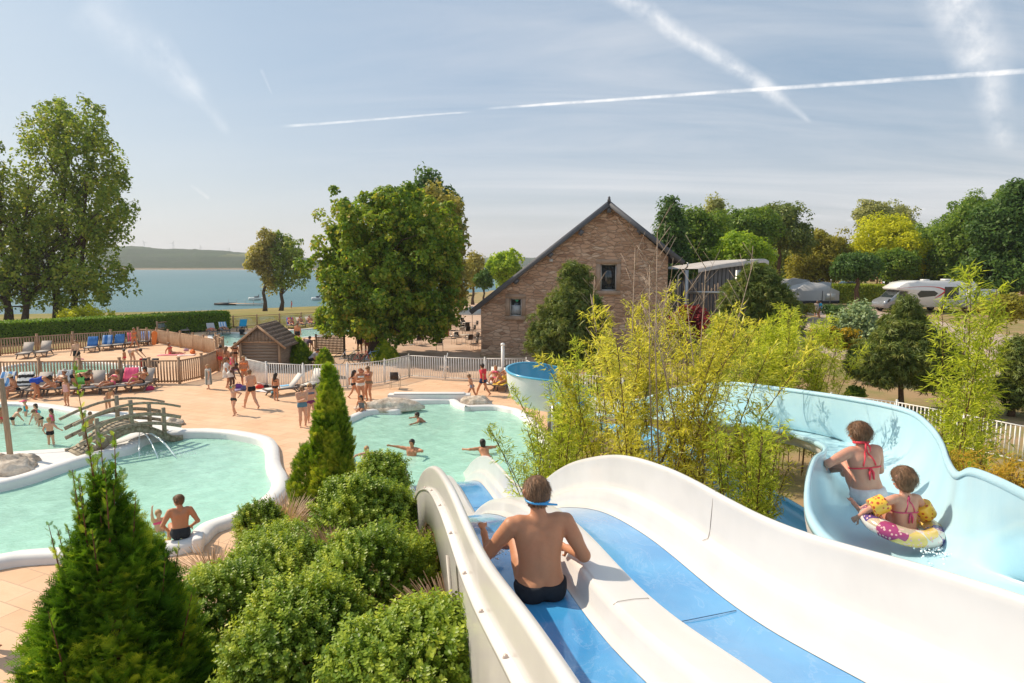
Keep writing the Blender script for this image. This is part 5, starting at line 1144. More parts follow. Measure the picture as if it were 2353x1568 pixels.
# ---- box shrubs on the bank
def boxshrub(label, px, py, d, rx, ry, n, seed, name='box_shrub', L=.13, zdown=1.6):
    rg = np.random.default_rng(seed); c = np.array(D(px, py, d)); R = np.array([rx * d / F, rx * d / F * .85, ry * d / F / .93]); root = empty(name, (c[0], c[1], max(0, c[2] - R[2] * 1.6)), label, 'shrub', 'clipped box shrubs on the slide bank'); off = c - np.array(root.location)
    d_ = unit(rg.normal(size=(n, 3))); lump = .72 + .66 * vnoise(d_ * 2.2, 1., seed) + .12 * vnoise(d_ * 7, 1., seed); dep = rg.uniform(.35, 1, n) ** .28; P = d_ * (lump * dep)[:, None] * R
    P[:, 2] = np.where(P[:, 2] < 0, P[:, 2] * zdown, P[:, 2]); P += off
    Dn = unit(d_ * .8 + [0, 0, .8] + rg.normal(size=(n, 3)) * .35); t = rg.normal(size=(n, 3)); X = unit(t - Dn * (t * Dn).sum(1)[:, None]); S = L * rg.uniform(.7, 1.35, n)
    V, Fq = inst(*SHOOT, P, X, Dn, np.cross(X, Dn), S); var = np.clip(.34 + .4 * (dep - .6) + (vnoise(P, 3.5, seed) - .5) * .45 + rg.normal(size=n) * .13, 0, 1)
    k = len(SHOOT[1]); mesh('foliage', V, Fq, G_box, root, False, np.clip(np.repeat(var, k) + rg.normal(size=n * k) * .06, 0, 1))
    m = MB()
    for i in range(14):
        q = P[rg.integers(n)] * .9; m.tube([off * [1, 1, 0] + [0, 0, -.1], (off * [1, 1, .5] + q) / 2, q], [.02, .012, .005], 5)
    m.build('branches', pmat('box_twig', (.12, .09, .05), .9, .1), root, True); return root
for a in [('spiky topped box shrub at the foot of the slide beside the green pool', 880, 1110, 11, 48, 48, 1700, 1, 'box_shrub', .16), ('light green rounded box shrub below the spiky one', 850, 1195, 8.4, 100, 78, 3000, 2, 'box_shrub', .15), ('small dark box ball beside the lagoon pool edge', 597, 1215, 11.6, 44, 42, 1500, 3, 'box_shrub', .15), ('wide box shrub behind the tan grass plume', 655, 1275, 8.6, 100, 42, 1900, 4, 'box_shrub', .15), ('box shrub on the left of the bank next to the big cypress', 525, 1430, 6.6, 115, 120, 3300, 5, 'box_shrub', .14),
          ('box shrub in the middle of the bank below the thuja column', 650, 1340, 7.2, 110, 80, 2600, 9, 'box_shrub', .14), ('large box shrub hugging the left side of the white slide', 855, 1350, 6.0, 130, 110, 3600, 6, 'box_shrub', .13), ('box shrub filling the bottom of the picture left of centre', 700, 1510, 4.9, 150, 130, 4200, 8, 'box_shrub', .13), ('nearest box shrub with large shiny leaves at the bottom beside the slide skirt', 975, 1555, 3.9, 175, 125, 3400, 7, 'box_shrub', .125)]: boxshrub(*a)
# ---- soil bank below the shrubs and beside the slide
M_bank = pmat('dry_bank_soil', rough=.95, spec=.1, fn=lambda N, b, co: (N.put(b.inputs['Base Color'], N.mix(N.rng(N.noise(co, 4, 5, .7), .35, .65), (.10, .075, .045), (.32, .20, .11))), N.put(b.inputs['Normal'], N.bump(N.noise(co, 18, 5, .75), .9, .05))))
gx_, gy_ = np.meshgrid(np.linspace(-6.2, 8.5, 70), np.linspace(.5, 15.2, 70), indexing='ij')
def bankz(x, y):
    w = np.clip((x + 1.0 + .36 * y) / 1.6, 0, 1); z = w * np.clip((13.2 - y) / 10, 0, 1) * 2.0; pr = np.clip((x - 1.2 - .0 * y) / 1.5, 0, 1) * np.clip((15 - y) / 3, 0, 1) * .35
    return np.maximum(z * np.where(x > 1.2, np.clip(1 - (x - 1.2) / 2.2, 0, 1), 1), pr) - .06 + (vnoise(np.column_stack([x.ravel(), y.ravel(), 0 * x.ravel()]), 1.3, 2).reshape(x.shape) - .5) * .12 * (w > 0)
o = mesh('bank', np.column_stack([gx_.ravel(), gy_.ravel(), bankz(gx_, gy_).ravel()]), grid_faces(70, 70)[:, ::-1], M_bank, smooth=True); o['kind'] = 'structure'
# ---- plume grasses
G_plume = leafmat('tan_grass_plumes', [(.30, .19, .11), (.46, .31, .20), (.58, .42, .30)], .2, raw=1)
def plume(label, px, py, d, H, n, seed, spread=.5, zb=None):
    rg = np.random.default_rng(seed); c = np.array(D(px, py, d)); z = c[2] if zb is None else zb; V = []; Q = []; k = 0
    for i in range(n):
        a = rg.uniform(0, 6.28); o = np.array([math.cos(a), math.sin(a), 0]) * rg.uniform(0, spread); L = H * rg.uniform(.6, 1.1); t = np.linspace(0, 1, 6)[:, None]; P = o * .4 + (o * t ** 1.5 * 1.4) + np.array([0, 0, 1]) * L * (t - .25 * t * t); w = np.cross(unit(o + 1e-3), [0, 0, 1]) * (.0015 + .0045 * (t > .6) * (1 - abs(t - .8) * 3).clip(0, 1))
        V.append(np.concatenate([P - w, P + w])); Q.append(np.array([[j, j + 1, j + 7, j + 6] for j in range(5)]) + k); k += 12
    o = mesh('plume_grass', np.concatenate(V), np.concatenate(Q), G_plume, None, False, np.repeat(rg.uniform(0, 1, n), 5), loc=(c[0], c[1], z)); tag(o, label, 'grass tuft', 'tan plume grasses on the bank')
for a in [('tan plume grass between the box shrubs below the thuja', 775, 1330, 7.6, .75, 900, 1, .35), ('tan plume grass at the left of the wide box shrub by the lagoon', 490, 1345, 10.0, .6, 450, 2, .5), ('tan plume grass beside the foot of the column thuja', 655, 1235, 13.2, .9, 600, 3, .6),
          ('dry brown grass under the arched slide skirt', 1015, 1420, 6.4, .9, 1300, 4, .55), ('dry grass tuft low against the slide skirt', 1045, 1500, 5.0, .6, 900, 5, .35)]: plume(*a)
# ================================================================== STONE HOUSE
def stonef(N, b, co):
    sn = N.new('ShaderNodeVectorMath', operation='SCALE'); N.put(sn.inputs[0], N.noise(co, 2.2, 3, .6, out=1)); sn.inputs['Scale'].default_value = .22; sv = sn.outputs[0]
    v = N.mapv(N.v('ADD', co, sv), sca=(1.5, 1.5, 4.2))
    vo = N.new('ShaderNodeTexVoronoi', feature='F1'); vo.inputs['Scale'].default_value = 1.15; N.put(vo.inputs['Vector'], v)
    ve = N.new('ShaderNodeTexVoronoi', feature='DISTANCE_TO_EDGE'); ve.inputs['Scale'].default_value = 1.15; N.put(ve.inputs['Vector'], v)
    k = N.v('DOT_PRODUCT', vo.outputs['Color'], (.6, .4, 0), out=1)
    c = N.ramp(k, [(0, (.16, .09, .06)), (.2, (.42, .25, .16)), (.42, (.62, .40, .27)), (.7, (.68, .46, .32)), (.95, (.8, .63, .48))])
    c = N.mix(N.rng(N.noise(co, .7, 4, .6), .35, .65, 0, .4), c, (.52, .34, .23))
    edge = N.rng(ve.outputs[0], .0, .09)
    N.put(b.inputs['Base Color'], N.mix(edge, (.50, .34, .24), N.mix(N.rng(N.noise(co, 14, 4, .7), .3, .7, 0, .25), c, (.3, .19, .14))))
    N.put(b.inputs['Normal'], N.bump(N.m('ADD', edge, N.m('MULTIPLY', N.noise(co, 12, 4, .7), .6)), .9, .06))
M_stone = pmat('rubble_stone', rough=.9, spec=.15, fn=stonef)
M_slate = pmat('grey_slate', (.10, .105, .115), .6, .3, var=.25, vs=8, bump=.3, bs=10)
M_barge = pmat('grey_painted_bargeboard', (.12, .125, .14), .6, .3, var=.1)
M_sur = pmat('sandstone_surround', (.42, .30, .22), .9, .15, var=.15, vs=3, bump=.3)
M_glass = pmat('dark_reflective_glass', (.02, .03, .035), .06, .9, var=0)
M_whitef = pmat('white_window_frame', (.6, .6, .58), .5)
HY = float(G(1097, 820, 0)[1]); HD = 24.0
def hp(px, py): return D(px, py, HY)
xl, xr = hp(1097, 0)[0], hp(1546, 0)[0]; ap = hp(1398, 470); el = hp(1097, 705); er = hp(1546, 590)
house = empty('stone_house', ((xl + xr) / 2, HY, 0), 'rough stone house with grey slate gable roof and two windows facing the pool', 'house', rz=-.14); ox = (xl + xr) / 2
wins = [((1169, 686), (1197, 727)), ((1379, 606), (1414, 667))]
wr = [(hp(*a)[0] - ox, hp(*b)[2], hp(*b)[0] - ox, hp(*a)[2]) for a, b in wins]
gab = [(xl - ox, 0), (xr - ox, 0), (xr - ox, er[2]), (ap[0] - ox, ap[2]), (xl - ox, el[2])]
pts = [Vector(p) for p in gab]; fac = [list(range(5))]
for x0_, z0_, x1_, z1_ in wr: k = len(pts); pts += [Vector((x0_, z0_)), Vector((x1_, z0_)), Vector((x1_, z1_)), Vector((x0_, z1_))]; fac.append(list(range(k, k + 4)))
v, e, f, _, _, _ = delaunay_2d_cdt(pts, [(q[i], q[(i + 1) % len(q)]) for q in fac for i in range(len(q))], [], 0, 1e-4)
V2 = np.array([(p.x, p.y) for p in v]); T = np.array([t for t in f if len(t) == 3]); cc = V2[T].mean(1); keep = inside(cc, gab)
for x0_, z0_, x1_, z1_ in wr: keep &= ~inside(cc, [(x0_, z0_), (x1_, z0_), (x1_, z1_), (x0_, z1_)])
T = T[keep]; n0 = len(V2); Vw = [np.column_stack([V2[:, 0], 0 * V2[:, 0], V2[:, 1]])]; Fw = [T]
for x0_, z0_, x1_, z1_ in wr:
    q = np.array([[x, y, z] for y in (0, .35) for x, z in ((x0_, z0_), (x1_, z0_), (x1_, z1_), (x0_, z1_))]); Vw.append(q)
Vw = np.concatenate(Vw); Qw = [[n0 + 8 * w + i, n0 + 8 * w + (i + 1) % 4, n0 + 8 * w + 4 + (i + 1) % 4, n0 + 8 * w + 4 + i] for w in range(2) for i in range(4)]
k = len(Vw); side = np.array([[gab[0][0], 0, 0], [gab[0][0], HD, 0], [gab[4][0], HD, gab[4][1]], [gab[4][0], 0, gab[4][1]], [gab[1][0], 0, 0], [gab[1][0], HD, 0], [gab[2][0], HD, gab[2][1]], [gab[2][0], 0, gab[2][1]], [gab[3][0], HD, gab[3][1]]])
Qw += [[k, k + 1, k + 2, k + 3], [k + 4, k + 7, k + 6, k + 5]]
mesh('wall', np.concatenate([Vw, side]), [T, np.array(Qw), np.array([[k + 1, k + 5, k + 6], [k + 1, k + 6, k + 2], [k + 2, k + 6, k + 8]])], M_stone, house)
# roof: two slabs with an overhang
def slab(pa, pb, th, y0, y1, name, mat, parent):
    a = np.array([pa[0] - ox, pa[1]]); b = np.array([pb[0] - ox, pb[1]]); d = unit(b - a); n = np.array([-d[1], d[0]]); n = n if n[1] > 0 else -n
    P = [a, b, b + n * th, a + n * th]; V = [(p[0], y, p[1]) for y in (y0, y1) for p in P]
    m = MB(); m.add(V, [[0, 1, 2, 3], [7, 6, 5, 4], [0, 4, 5, 1], [1, 5, 6, 2], [2, 6, 7, 3], [3, 7, 4, 0]]); return m.build(name, mat, parent)
le = hp(1080, 718); re_ = hp(1562, 604); tp = (ap[0], ap[2] + .02)
roof = slab((le[0], le[2]), tp, .16, -.5, HD + .3, 'roof', M_slate, house); slab((re_[0], re_[2]), tp, .16, -.5, HD + .3, 'roof', M_slate, house)
def barge(pa, pb): 
    a = np.array([pa[0] - ox, pa[1]]); b = np.array([pb[0] - ox, pb[1]]); m = MB(); m.bar((a[0], -.53, a[1] - .03), (b[0], -.53, b[1] - .03), .05, .30, up=(-(b - a)[1], 0, (b - a)[0])); return m.build('bargeboard', M_barge, house)
barge((le[0], le[2]), (tp[0] - .05, tp[1] - .02)); barge((re_[0], re_[2]), (tp[0] + .05, tp[1] - .02))
m = MB(); m.tube([(ap[0] - ox, -.52, ap[2] + .22), (ap[0] - ox, HD + .3, ap[2] + .22)], .11, 8); m.lathe([(.05, 0), (.09, .12), (.0, .22)], 8, (ap[0] - ox, -.5, ap[2] + .26)); m.build('ridge', M_barge, house)
for px, py, rz in ((1398, 484, 0), (1335, 535, .65), (1265, 585, .65), (1186, 646, .65), (1466, 533, -.68), (1540, 592, -.68)):
    p = hp(px, py); m = MB(); M = Matrix.Rotation(rz, 4, 'Y') if rz else Matrix.Identity(4); m.box((p[0] - ox, -.24, p[2]), (.24, .46, .34), M=M); m.build('bracket', M_barge, house)
for w, (x0_, z0_, x1_, z1_) in enumerate(wr):
    root = None; m = MB(); t = .07
    for c, d in (((x0_ + t / 2, .2, (z0_ + z1_) / 2), (t, .06, z1_ - z0_)), ((x1_ - t / 2, .2, (z0_ + z1_) / 2), (t, .06, z1_ - z0_)), (((x0_ + x1_) / 2, .2, z0_ + t / 2), (x1_ - x0_ - 2 * t, .06, t)), (((x0_ + x1_) / 2, .2, z1_ - t / 2), (x1_ - x0_ - 2 * t, .06, t))): m.box(c, d)
    win = m.build('window', M_whitef, house)
    g = MB(); g.box(((x0_ + x1_) / 2, .21, (z0_ + z1_) / 2), (x1_ - x0_ - 2 * t, .015, z1_ - z0_ - 2 * t)); g.build('pane', M_glass, win)
    s = MB(); b = .28
    s.box((x0_ - b / 2, -.012, (z0_ + z1_) / 2), (b, .06, z1_ - z0_)); s.box((x1_ + b / 2, -.012, (z0_ + z1_) / 2), (b, .06, z1_ - z0_)); s.box(((x0_ + x1_) / 2, -.012, z1_ + b / 2), (x1_ - x0_ + 2 * b, .06, b)); s.box(((x0_ + x1_) / 2, -.03, z0_ - b / 2), (x1_ - x0_ + 2 * b, .12, b))
    s.build('surround', M_sur, win)
# poster behind the lower window: pale picture of a domed pool hall
x0_, z0_, x1_, z1_ = wr[0]; m = MB(); m.box(((x0_ + x1_) / 2, .19, z0_ + (z1_ - z0_) * .36), (x1_ - x0_ - .2, .006, (z1_ - z0_) * .5)); m.build('poster', pmat('pale_poster_print', (.42, .47, .50), .6, var=.35, vs=3), house)
m = MB(); m.add([(x0_ + .32, .185, z1_ - .1), (x0_ + .62, .185, z1_ - .1), (x0_ + .47, .185, z1_ - .26)], [[0, 2, 1]]); m.build('green_pennant', pmat('green_paper', (.05, .4, .2)), house)
m = MB(); p = hp(1571, 612); q = hp(1551, 660); m.tube([(p[0] - ox, -.3, p[2] + .25), (p[0] - ox, -.25, p[2]), (q[0] - ox, -.06, q[2] + .8), (q[0] - ox + .02, -.06, 0)], .05, 8); m.build('gutter', M_steel, house)
m = MB(); p = hp(1266, 598); m.box((p[0] - ox, -.1, p[2]), (.22, .12, .18)); m.build('lamp', M_whitef, house)
# ---- wood clad annex with a curved roof
AY = 47.0
def ad(px, py, d=AY): return D(px, py, d)
ax0, ax1 = ad(1548, 640)[0], ad(1762, 600)[0]; annex = empty('annex', (ax0, AY, 0), 'dark grey wood clad annex with a curved white roof right of the stone house', 'building')
def clad(N, b, co):
    w = N.new('ShaderNodeTexWave', wave_type='BANDS', bands_direction='X'); w.inputs['Scale'].default_value = 1.1; w.inputs['Distortion'].default_value = .1; N.put(w.inputs['Vector'], co)
    c = N.mix(N.rng(N.noise(N.mapv(co, sca=(5, 5, .3)), 2, 3), .3, .7), (.13, .13, .135), (.22, .21, .21)); N.put(b.inputs['Base Color'], N.mix(N.rng(w.outputs[0], .0, .25), (.03, .03, .03), c))
M_clad = pmat('grey_timber_cladding', rough=.8, spec=.2, fn=clad)
xs = np.linspace(0, ax1 - ax0, 24); tops = np.interp(xs / (ax1 - ax0), [0, .25, .27, .48, .71, .87, 1], [ad(0, y)[2] for y in (646, 640, 622, 612, 605, 600, 604)])
curve = np.where(xs > xs[-1] * .82, ((xs - xs[-1] * .82) / (xs[-1] * .18)) ** 2 * 2.5, 0); Vv = np.concatenate([np.column_stack([xs, curve, 0 * xs]), np.column_stack([xs, curve, tops])]); mesh('wall', Vv, grid_faces(2, 24), M_clad, annex)
rx = [(1604, 617, -.3), (1650, 608, -.35), (1700, 601, -.35), (1735, 596, -.3), (1755, 594, .1), (1766, 599, 1.2)]
V = []
for i, (px, py, dy) in enumerate(spline([(a, b, c) for a, b, c in rx], 30)): p = ad(px, py, AY + dy); V.append([p[0] - ax0, dy, p[2] - .28]); V.append([p[0] - ax0, dy, p[2]]); V.append([p[0] - ax0 - .6, dy + 2.2, p[2] - .02]); V.append([p[0] - ax0 - 1.5, dy + 7, p[2] - .1])
mesh('roof', V, grid_faces(30, 4), pmat('pale_zinc_roof', (.55, .50, .46), .45, .4, var=.15, vs=3), annex, True)
m = MB(); m.box(((ax1 - ax0) * .5, 6, 2.0), (ax1 - ax0 - .4, 11, 4)); m.build('rear_block', M_clad, annex)
for px, top, bt, w in ((1576, 620, 770, .34), (1695, 620, 760, .34), (1678, 672, 760, .16), (1764, 612, 740, .2)):
    d = AY - 2.2; p = D(px, top, d); m = MB(); m.tube([(p[0] - ax0, -2.2, 0), (p[0] - ax0, -2.2, p[2])], w / 2, 10); m.build('post', M_steel, annex)
a = D(1578, 671, AY - 2.2); b_ = D(1695, 672, AY - 2.2); m = MB(); m.bar((a[0] - ax0, -2.2, a[2]), (b_[0] - ax0, -2.2, b_[2]), .14, .18); m.build('beam', M_steel, annex)
for i in range(16):
    px = 1586 + i * 7 + rnd.uniform(-2, 2); t = rnd.uniform(648, 662); d = AY - 2.0; p = D(px, t, d); m = MB(); x = p[0] - ax0; m.tube([(x + rnd.uniform(-.2, .2), -2.0, 0), (x + rnd.uniform(-.1, .1), -2.0, p[2] * .5), (x, -2.0, p[2])], [.055, .05, .04], 6); m.build('stake', pmat('peeled_chestnut_stake', (.26, .19, .14), .9, .1, var=.3, vs=3), annex)
m = MB(); p = D(1605, 728, AY - 4); m.box((p[0] - ax0, -4, p[2]), (3.4, 1.2, .12)); m.build('canopy', M_steel, annex)
# ================================================================== WOODEN HUT
def woodf(c0, c1, axis=(1, 1, 12), sc_=1.5):
    def f(N, b, co):
        n = N.noise(N.mapv(co, sca=axis), sc_, 5, .65, .4); N.put(b.inputs['Base Color'], N.mix(N.rng(n, .3, .7), c0, c1)); N.put(b.inputs['Normal'], N.bump(n, .3, .01))
    return f
M_wood = pmat('weathered_fence_wood', rough=.85, spec=.15, fn=woodf((.34, .21, .13), (.52, .36, .24), (6, 6, 1.2)))
M_hut = pmat('grey_weathered_boards', rough=.85, spec=.15, fn=woodf((.20, .155, .12), (.36, .29, .23), (1, 1, 14)))
M_shing = pmat('brown_wooden_shingle', rough=.85, spec=.15, fn=woodf((.14, .10, .08), (.30, .22, .17), (4, 4, 4)))
HW = G(553, 850, 0); hy = HW[1]; hx0 = D(551, 800, hy)[0]; hx1 = D(643, 800, hy)[0]; hx2 = D(657, 800, hy + 1.9)[0]; zt_ = D(0, 786, hy)[2]; zr = D(0, 747, hy)[2]; hut = empty('wooden_hut', (hx0, hy, 0), 'small grey wooden hut with a shingled gable roof beside the white railing', 'hut'); w_ = hx1 - hx0; dp = 2.6
m = MB(); nb = 9
for i in range(nb): m.box((w_ / 2, .03 if i % 2 else .025, (i + .5) * zt_ / nb), (w_ - .16, .05, zt_ / nb - .012))
m.build('front_boards', M_hut, hut)
m = MB(); m.add([(.0, .02, zt_), (w_, .02, zt_), (w_ / 2, .02, zr - .06)], [[0, 1, 2]]); 
for i in range(11):
    x = w_ * (i + .5) / 11; zz_ = zt_ + (zr - .1 - zt_) * (1 - abs(x - w_ / 2) / (w_ / 2)) - .04
    if zz_ - zt_ > .05: m.box((x, .0, (zt_ + zz_) / 2), (w_ / 11 - .012, .03, zz_ - zt_))
m.build('gable_boards', M_hut, hut)
m = MB(); m.box((w_ / 2, -.02, zt_ + .02), (w_, .06, .09)); m.build('lintel', M_wood, hut)
for x in (0.04, w_ - .04): m = MB(); m.box((x, -.01, zt_ / 2), (.12, .12, zt_)); m.build('corner_post', M_wood, hut)
m = MB(); m.box((w_, dp / 2, zt_ / 2), (.06, dp - .1, zt_)); m.box((0, dp / 2, zt_ / 2), (.06, dp - .1, zt_)); m.box((w_ / 2, dp, zt_ / 2), (w_ - .1, .06, zt_)); m.build('side_boards', M_hut, hut)
for sx in (-1, 1):
    m = MB(); e0 = np.array([w_ / 2 + sx * (w_ / 2 + .42), zt_ - .30]); e1 = np.array([w_ / 2, zr + .02])
    for r in range(7):
        for c in range(9):
            p = e0 + (e1 - e0) * (r + .5) / 7; q = np.array([p[0], -.22 + (c + .5) * (dp + .45) / 9, p[1] + .03]); ang = math.atan2(e1[1] - e0[1], e1[0] - e0[0]); m.box(q, (np.linalg.norm(e1 - e0) / 7 * 1.15, (dp + .45) / 9 - .012, .03), M=Matrix.Rotation(-ang + (.06 if sx < 0 else -.06) * 1, 4, 'Y'))
    m.build('roof', M_shing, hut); m = MB(); m.bar((e0[0], -.25, e0[1] - .03), (e1[0], -.25, e1[1] - .03), .04, .12, up=(0, 0, 1)); m.build('bargeboard', M_wood, hut)
# ================================================================== FENCES
def picket_fence(label, pts, h=1.15, step=.145, mat=M_wood, post=1.9, name='wooden_fence', slat=.075, group='wooden picket fences', thick=.025):
    pts = [np.array(p[:2], float) for p in pts]; root = empty(name, (pts[0][0], pts[0][1], 0), label, 'fence', group); o = pts[0]; pm = None
    for a, b in zip(pts[:-1], pts[1:]):
        L = np.linalg.norm(b - a); n = max(1, round(L / post)); ax = (b - a) / L; rz = math.atan2(ax[1], ax[0])
        for i in range(n):
            s0, s1 = L * i / n, L * (i + 1) / n; m = MB(); c = a + ax * (s0 + s1) / 2 - o; k = int((s1 - s0 - .12) / step)
            for z, hh in ((h - .05, .07), (.14, .07)): m.box((c[0], c[1], z), (s1 - s0 - .11, .045, hh), rz=rz)
            for j in range(k): p = a + ax * (s0 + .06 + (j + .5) * (s1 - s0 - .12) / k) - o; m.box((p[0] + ax[1] * .032, p[1] - ax[0] * .032, h / 2), (slat, thick, h - .14), rz=rz)
            m.build('slat_panel', mat, root)
            p = a + ax * s0 - o
            if pm is None: q = MB(); q.box((0, 0, (h + .12) / 2), (.11, .11, h + .12)); q.box((0, 0, h + .13), (.14, .14, .03)); pm = q.build('post', mat, root, loc=(p[0], p[1], 0))
            else: c_ = pm.copy(); COL.objects.link(c_); c_.location = (p[0], p[1], 0)
    c_ = pm.copy(); COL.objects.link(c_); c_.location = (*(pts[-1] - o), 0)
    return root
def L2(z): return [G(a * .2354, 676.5 + b * .2354) for a, b in z]
picket_fence('long wooden picket fence in front of the hedge at the back of the toddler deck', L2([(-260, 618), (0, 597), (720, 540), (1440, 492)]), 1.2)
picket_fence('wooden picket fence running diagonally from the orange board to the gate', L2([(1355, 470), (1535, 478), (1890, 540), (2100, 590)]) + [G(497, 828)], 1.12)
picket_fence('front wooden picket fence behind the row of busy loungers', L2([(-300, 893), (0, 885), (1180, 872), (1755, 870), (1975, 820)]) + [G(500, 852)], 1.25)
picket_fence('short wooden fence with the open gate beside the hut', [G(500, 850), G(506, 836), G(514, 818), G(497, 806)], 1.2)
picket_fence('wooden fence left of the lattice screen by the distant pool', [G(640, 829), G(700, 822), G(727, 818)], 1.15)
def glass_fence(label, pts, h=1.15):
    root = empty('glass_fence', tuple(pts[0]), label, 'fence'); o = np.array(pts[0])
    M_g = MATS.get('thin_glass')
    if not M_g:
        M_g = bpy.data.materials.new('thin_glass'); M_g.use_nodes = True; N = NT(M_g.node_tree); N.n.remove(N.n['Principled BSDF']); t = N.new('ShaderNodeBsdfTransparent'); t.inputs[0].default_value = (.86, .88, .84, 1); g = N.new('ShaderNodeBsdfGlossy'); g.inputs[1].default_value = .05; x = N.new('ShaderNodeMixShader'); x.inputs[0].default_value = .16; N.l.new(t.outputs[0], x.inputs[1]); N.l.new(g.outputs[0], x.inputs[2]); N.l.new(x.outputs[0], N.n['Material Output'].inputs[0]); MATS['thin_glass'] = M_g
    for a, b in zip(pts[:-1], pts[1:]):
        a, b = np.array(a), np.array(b); L = np.linalg.norm(b - a); n = max(1, round(L / 2.1)); ax = (b - a) / L; rz = math.atan2(ax[1], ax[0])
        for i in range(n):
            p = a + ax * L * i / n - o; c = a + ax * L * (i + .5) / n - o; m = MB(); m.box((p[0], p[1], h / 2 + .04), (.10, .10, h + .08)); m.build('post', M_wood, root)
            m = MB(); m.box((c[0], c[1], h - .03), (L / n - .1, .06, .06), rz=rz); m.box((c[0], c[1], .12), (L / n - .1, .06, .06), rz=rz); m.build('rail', M_wood, root)
            m = MB(); m.box((c[0], c[1], h / 2), (L / n - .12, .012, h - .3), rz=rz); m.build('glass_pane', M_g, root)
    return root
glass_fence('wooden framed glass fence round the distant pool, seen beyond the loungers', [G(362, 770), G(480, 756), G(740, 741), G(890, 757)])
# lattice screen
p0, p1 = np.array(G(727, 818)), np.array(G(792, 816)); root = empty('lattice_screen', tuple(p0), 'dark wooden lattice screen beside the parked bicycles', 'screen'); L = np.linalg.norm(p1 - p0); ax = (p1 - p0) / L
M_dw = pmat('dark_brown_lattice', (.075, .045, .03), .8, .2, var=.2)
m = MB()
for i in range(22): p = ax * L * i / 21; m.box((p[0], p[1] - .02, .72), (.05, .015, 1.2), rz=math.atan2(ax[1], ax[0]))
for j in range(11): m.box((ax[0] * L / 2, ax[1] * L / 2 + .0, .16 + j * .112), (L, .015, .05), rz=math.atan2(ax[1], ax[0]))
m.build('lattice', M_dw, root)
for k in (0, 1): p = ax * L * k; m = MB(); m.box((p[0], p[1], .75), (.1, .1, 1.5)); m.build('post', M_dw, root)
m = MB(); m.box((ax[0] * L / 2, ax[1] * L / 2, 1.42), (L, .06, .06), rz=math.atan2(ax[1], ax[0])); m.build('rail', M_wood, root)
# white tubular railing
M_rail = pmat('white_powder_coated_steel', (.84, .82, .78), .35, .5, var=.04)
def railing(label, pts, h=1.2, step=.125, group='white pool railings'):
    P = spline(pts, max(8, len(pts) * 12)) if len(pts) > 2 else np.array([tuple(p) for p in pts]); seg = np.linalg.norm(np.diff(P, axis=0), axis=1); cum = np.concatenate([[0], np.cumsum(seg)]); L = cum[-1]; at = lambda s: np.array([np.interp(s, cum, P[:, i]) for i in range(3)])
    root = empty('white_railing', tuple(P[0]), label, 'railing', group); o = P[0]; np_ = max(1, round(L / 2.0)); post = None
    for i in range(np_ + 1):
        p = at(L * i / np_) - o
        if post is None: m = MB(); m.box((0, 0, h / 2 + .03), (.06, .06, h + .06)); m.lathe([(.045, 0), (.045, .02), (0, .035)], 8, (0, 0, h + .05)); post = m.build('post', M_rail, root, loc=p)
        else: c = post.copy(); COL.objects.link(c); c.location = p
        if i == np_: break
        a, b = at(L * i / np_) - o, at(L * (i + 1) / np_) - o; l = np.linalg.norm(b - a); n = int((l - .1) / step); m = MB()
        for z in (h - .02, .10): m.bar(a + [0, 0, z], b + [0, 0, z], .035, .035)
        for j in range(n): q = a + (b - a) * (j + .5) / n; m.bar(q + [0, 0, .1], q + [0, 0, h - .03], .03, .03, up=(1, 0, 0))
        m.build('baluster_panel', M_rail, root)
    return root
railing('white railing curving round the left deck from the hut to the chestnut tree', [G(567, 876), G(593, 883), G(621, 889), G(666, 892), G(730, 893), G(779, 892), G(830, 890), G(878, 882), G(913, 873), G(940, 866)], 1.22)
railing('straight white railing between the terrace and the green pool deck', [G(940, 866), G(968, 869), G(1014, 871), G(1062, 873), G(1110, 875), G(1160, 876), G(1209, 876)], 1.22)
railing('white railing running behind the blue slide bend', [G(1209, 876), G(1246, 896), G(1290, 908), G(1350, 918), G(1430, 928)], 1.15)
railing('white railing on the dry bank beyond the pale blue flume', [G(1905, 975), G(1992, 985), G(2083, 1003), G(2200, 1030), G(2320, 1060), G(2450, 1090), G(2600, 1130)], 1.2)
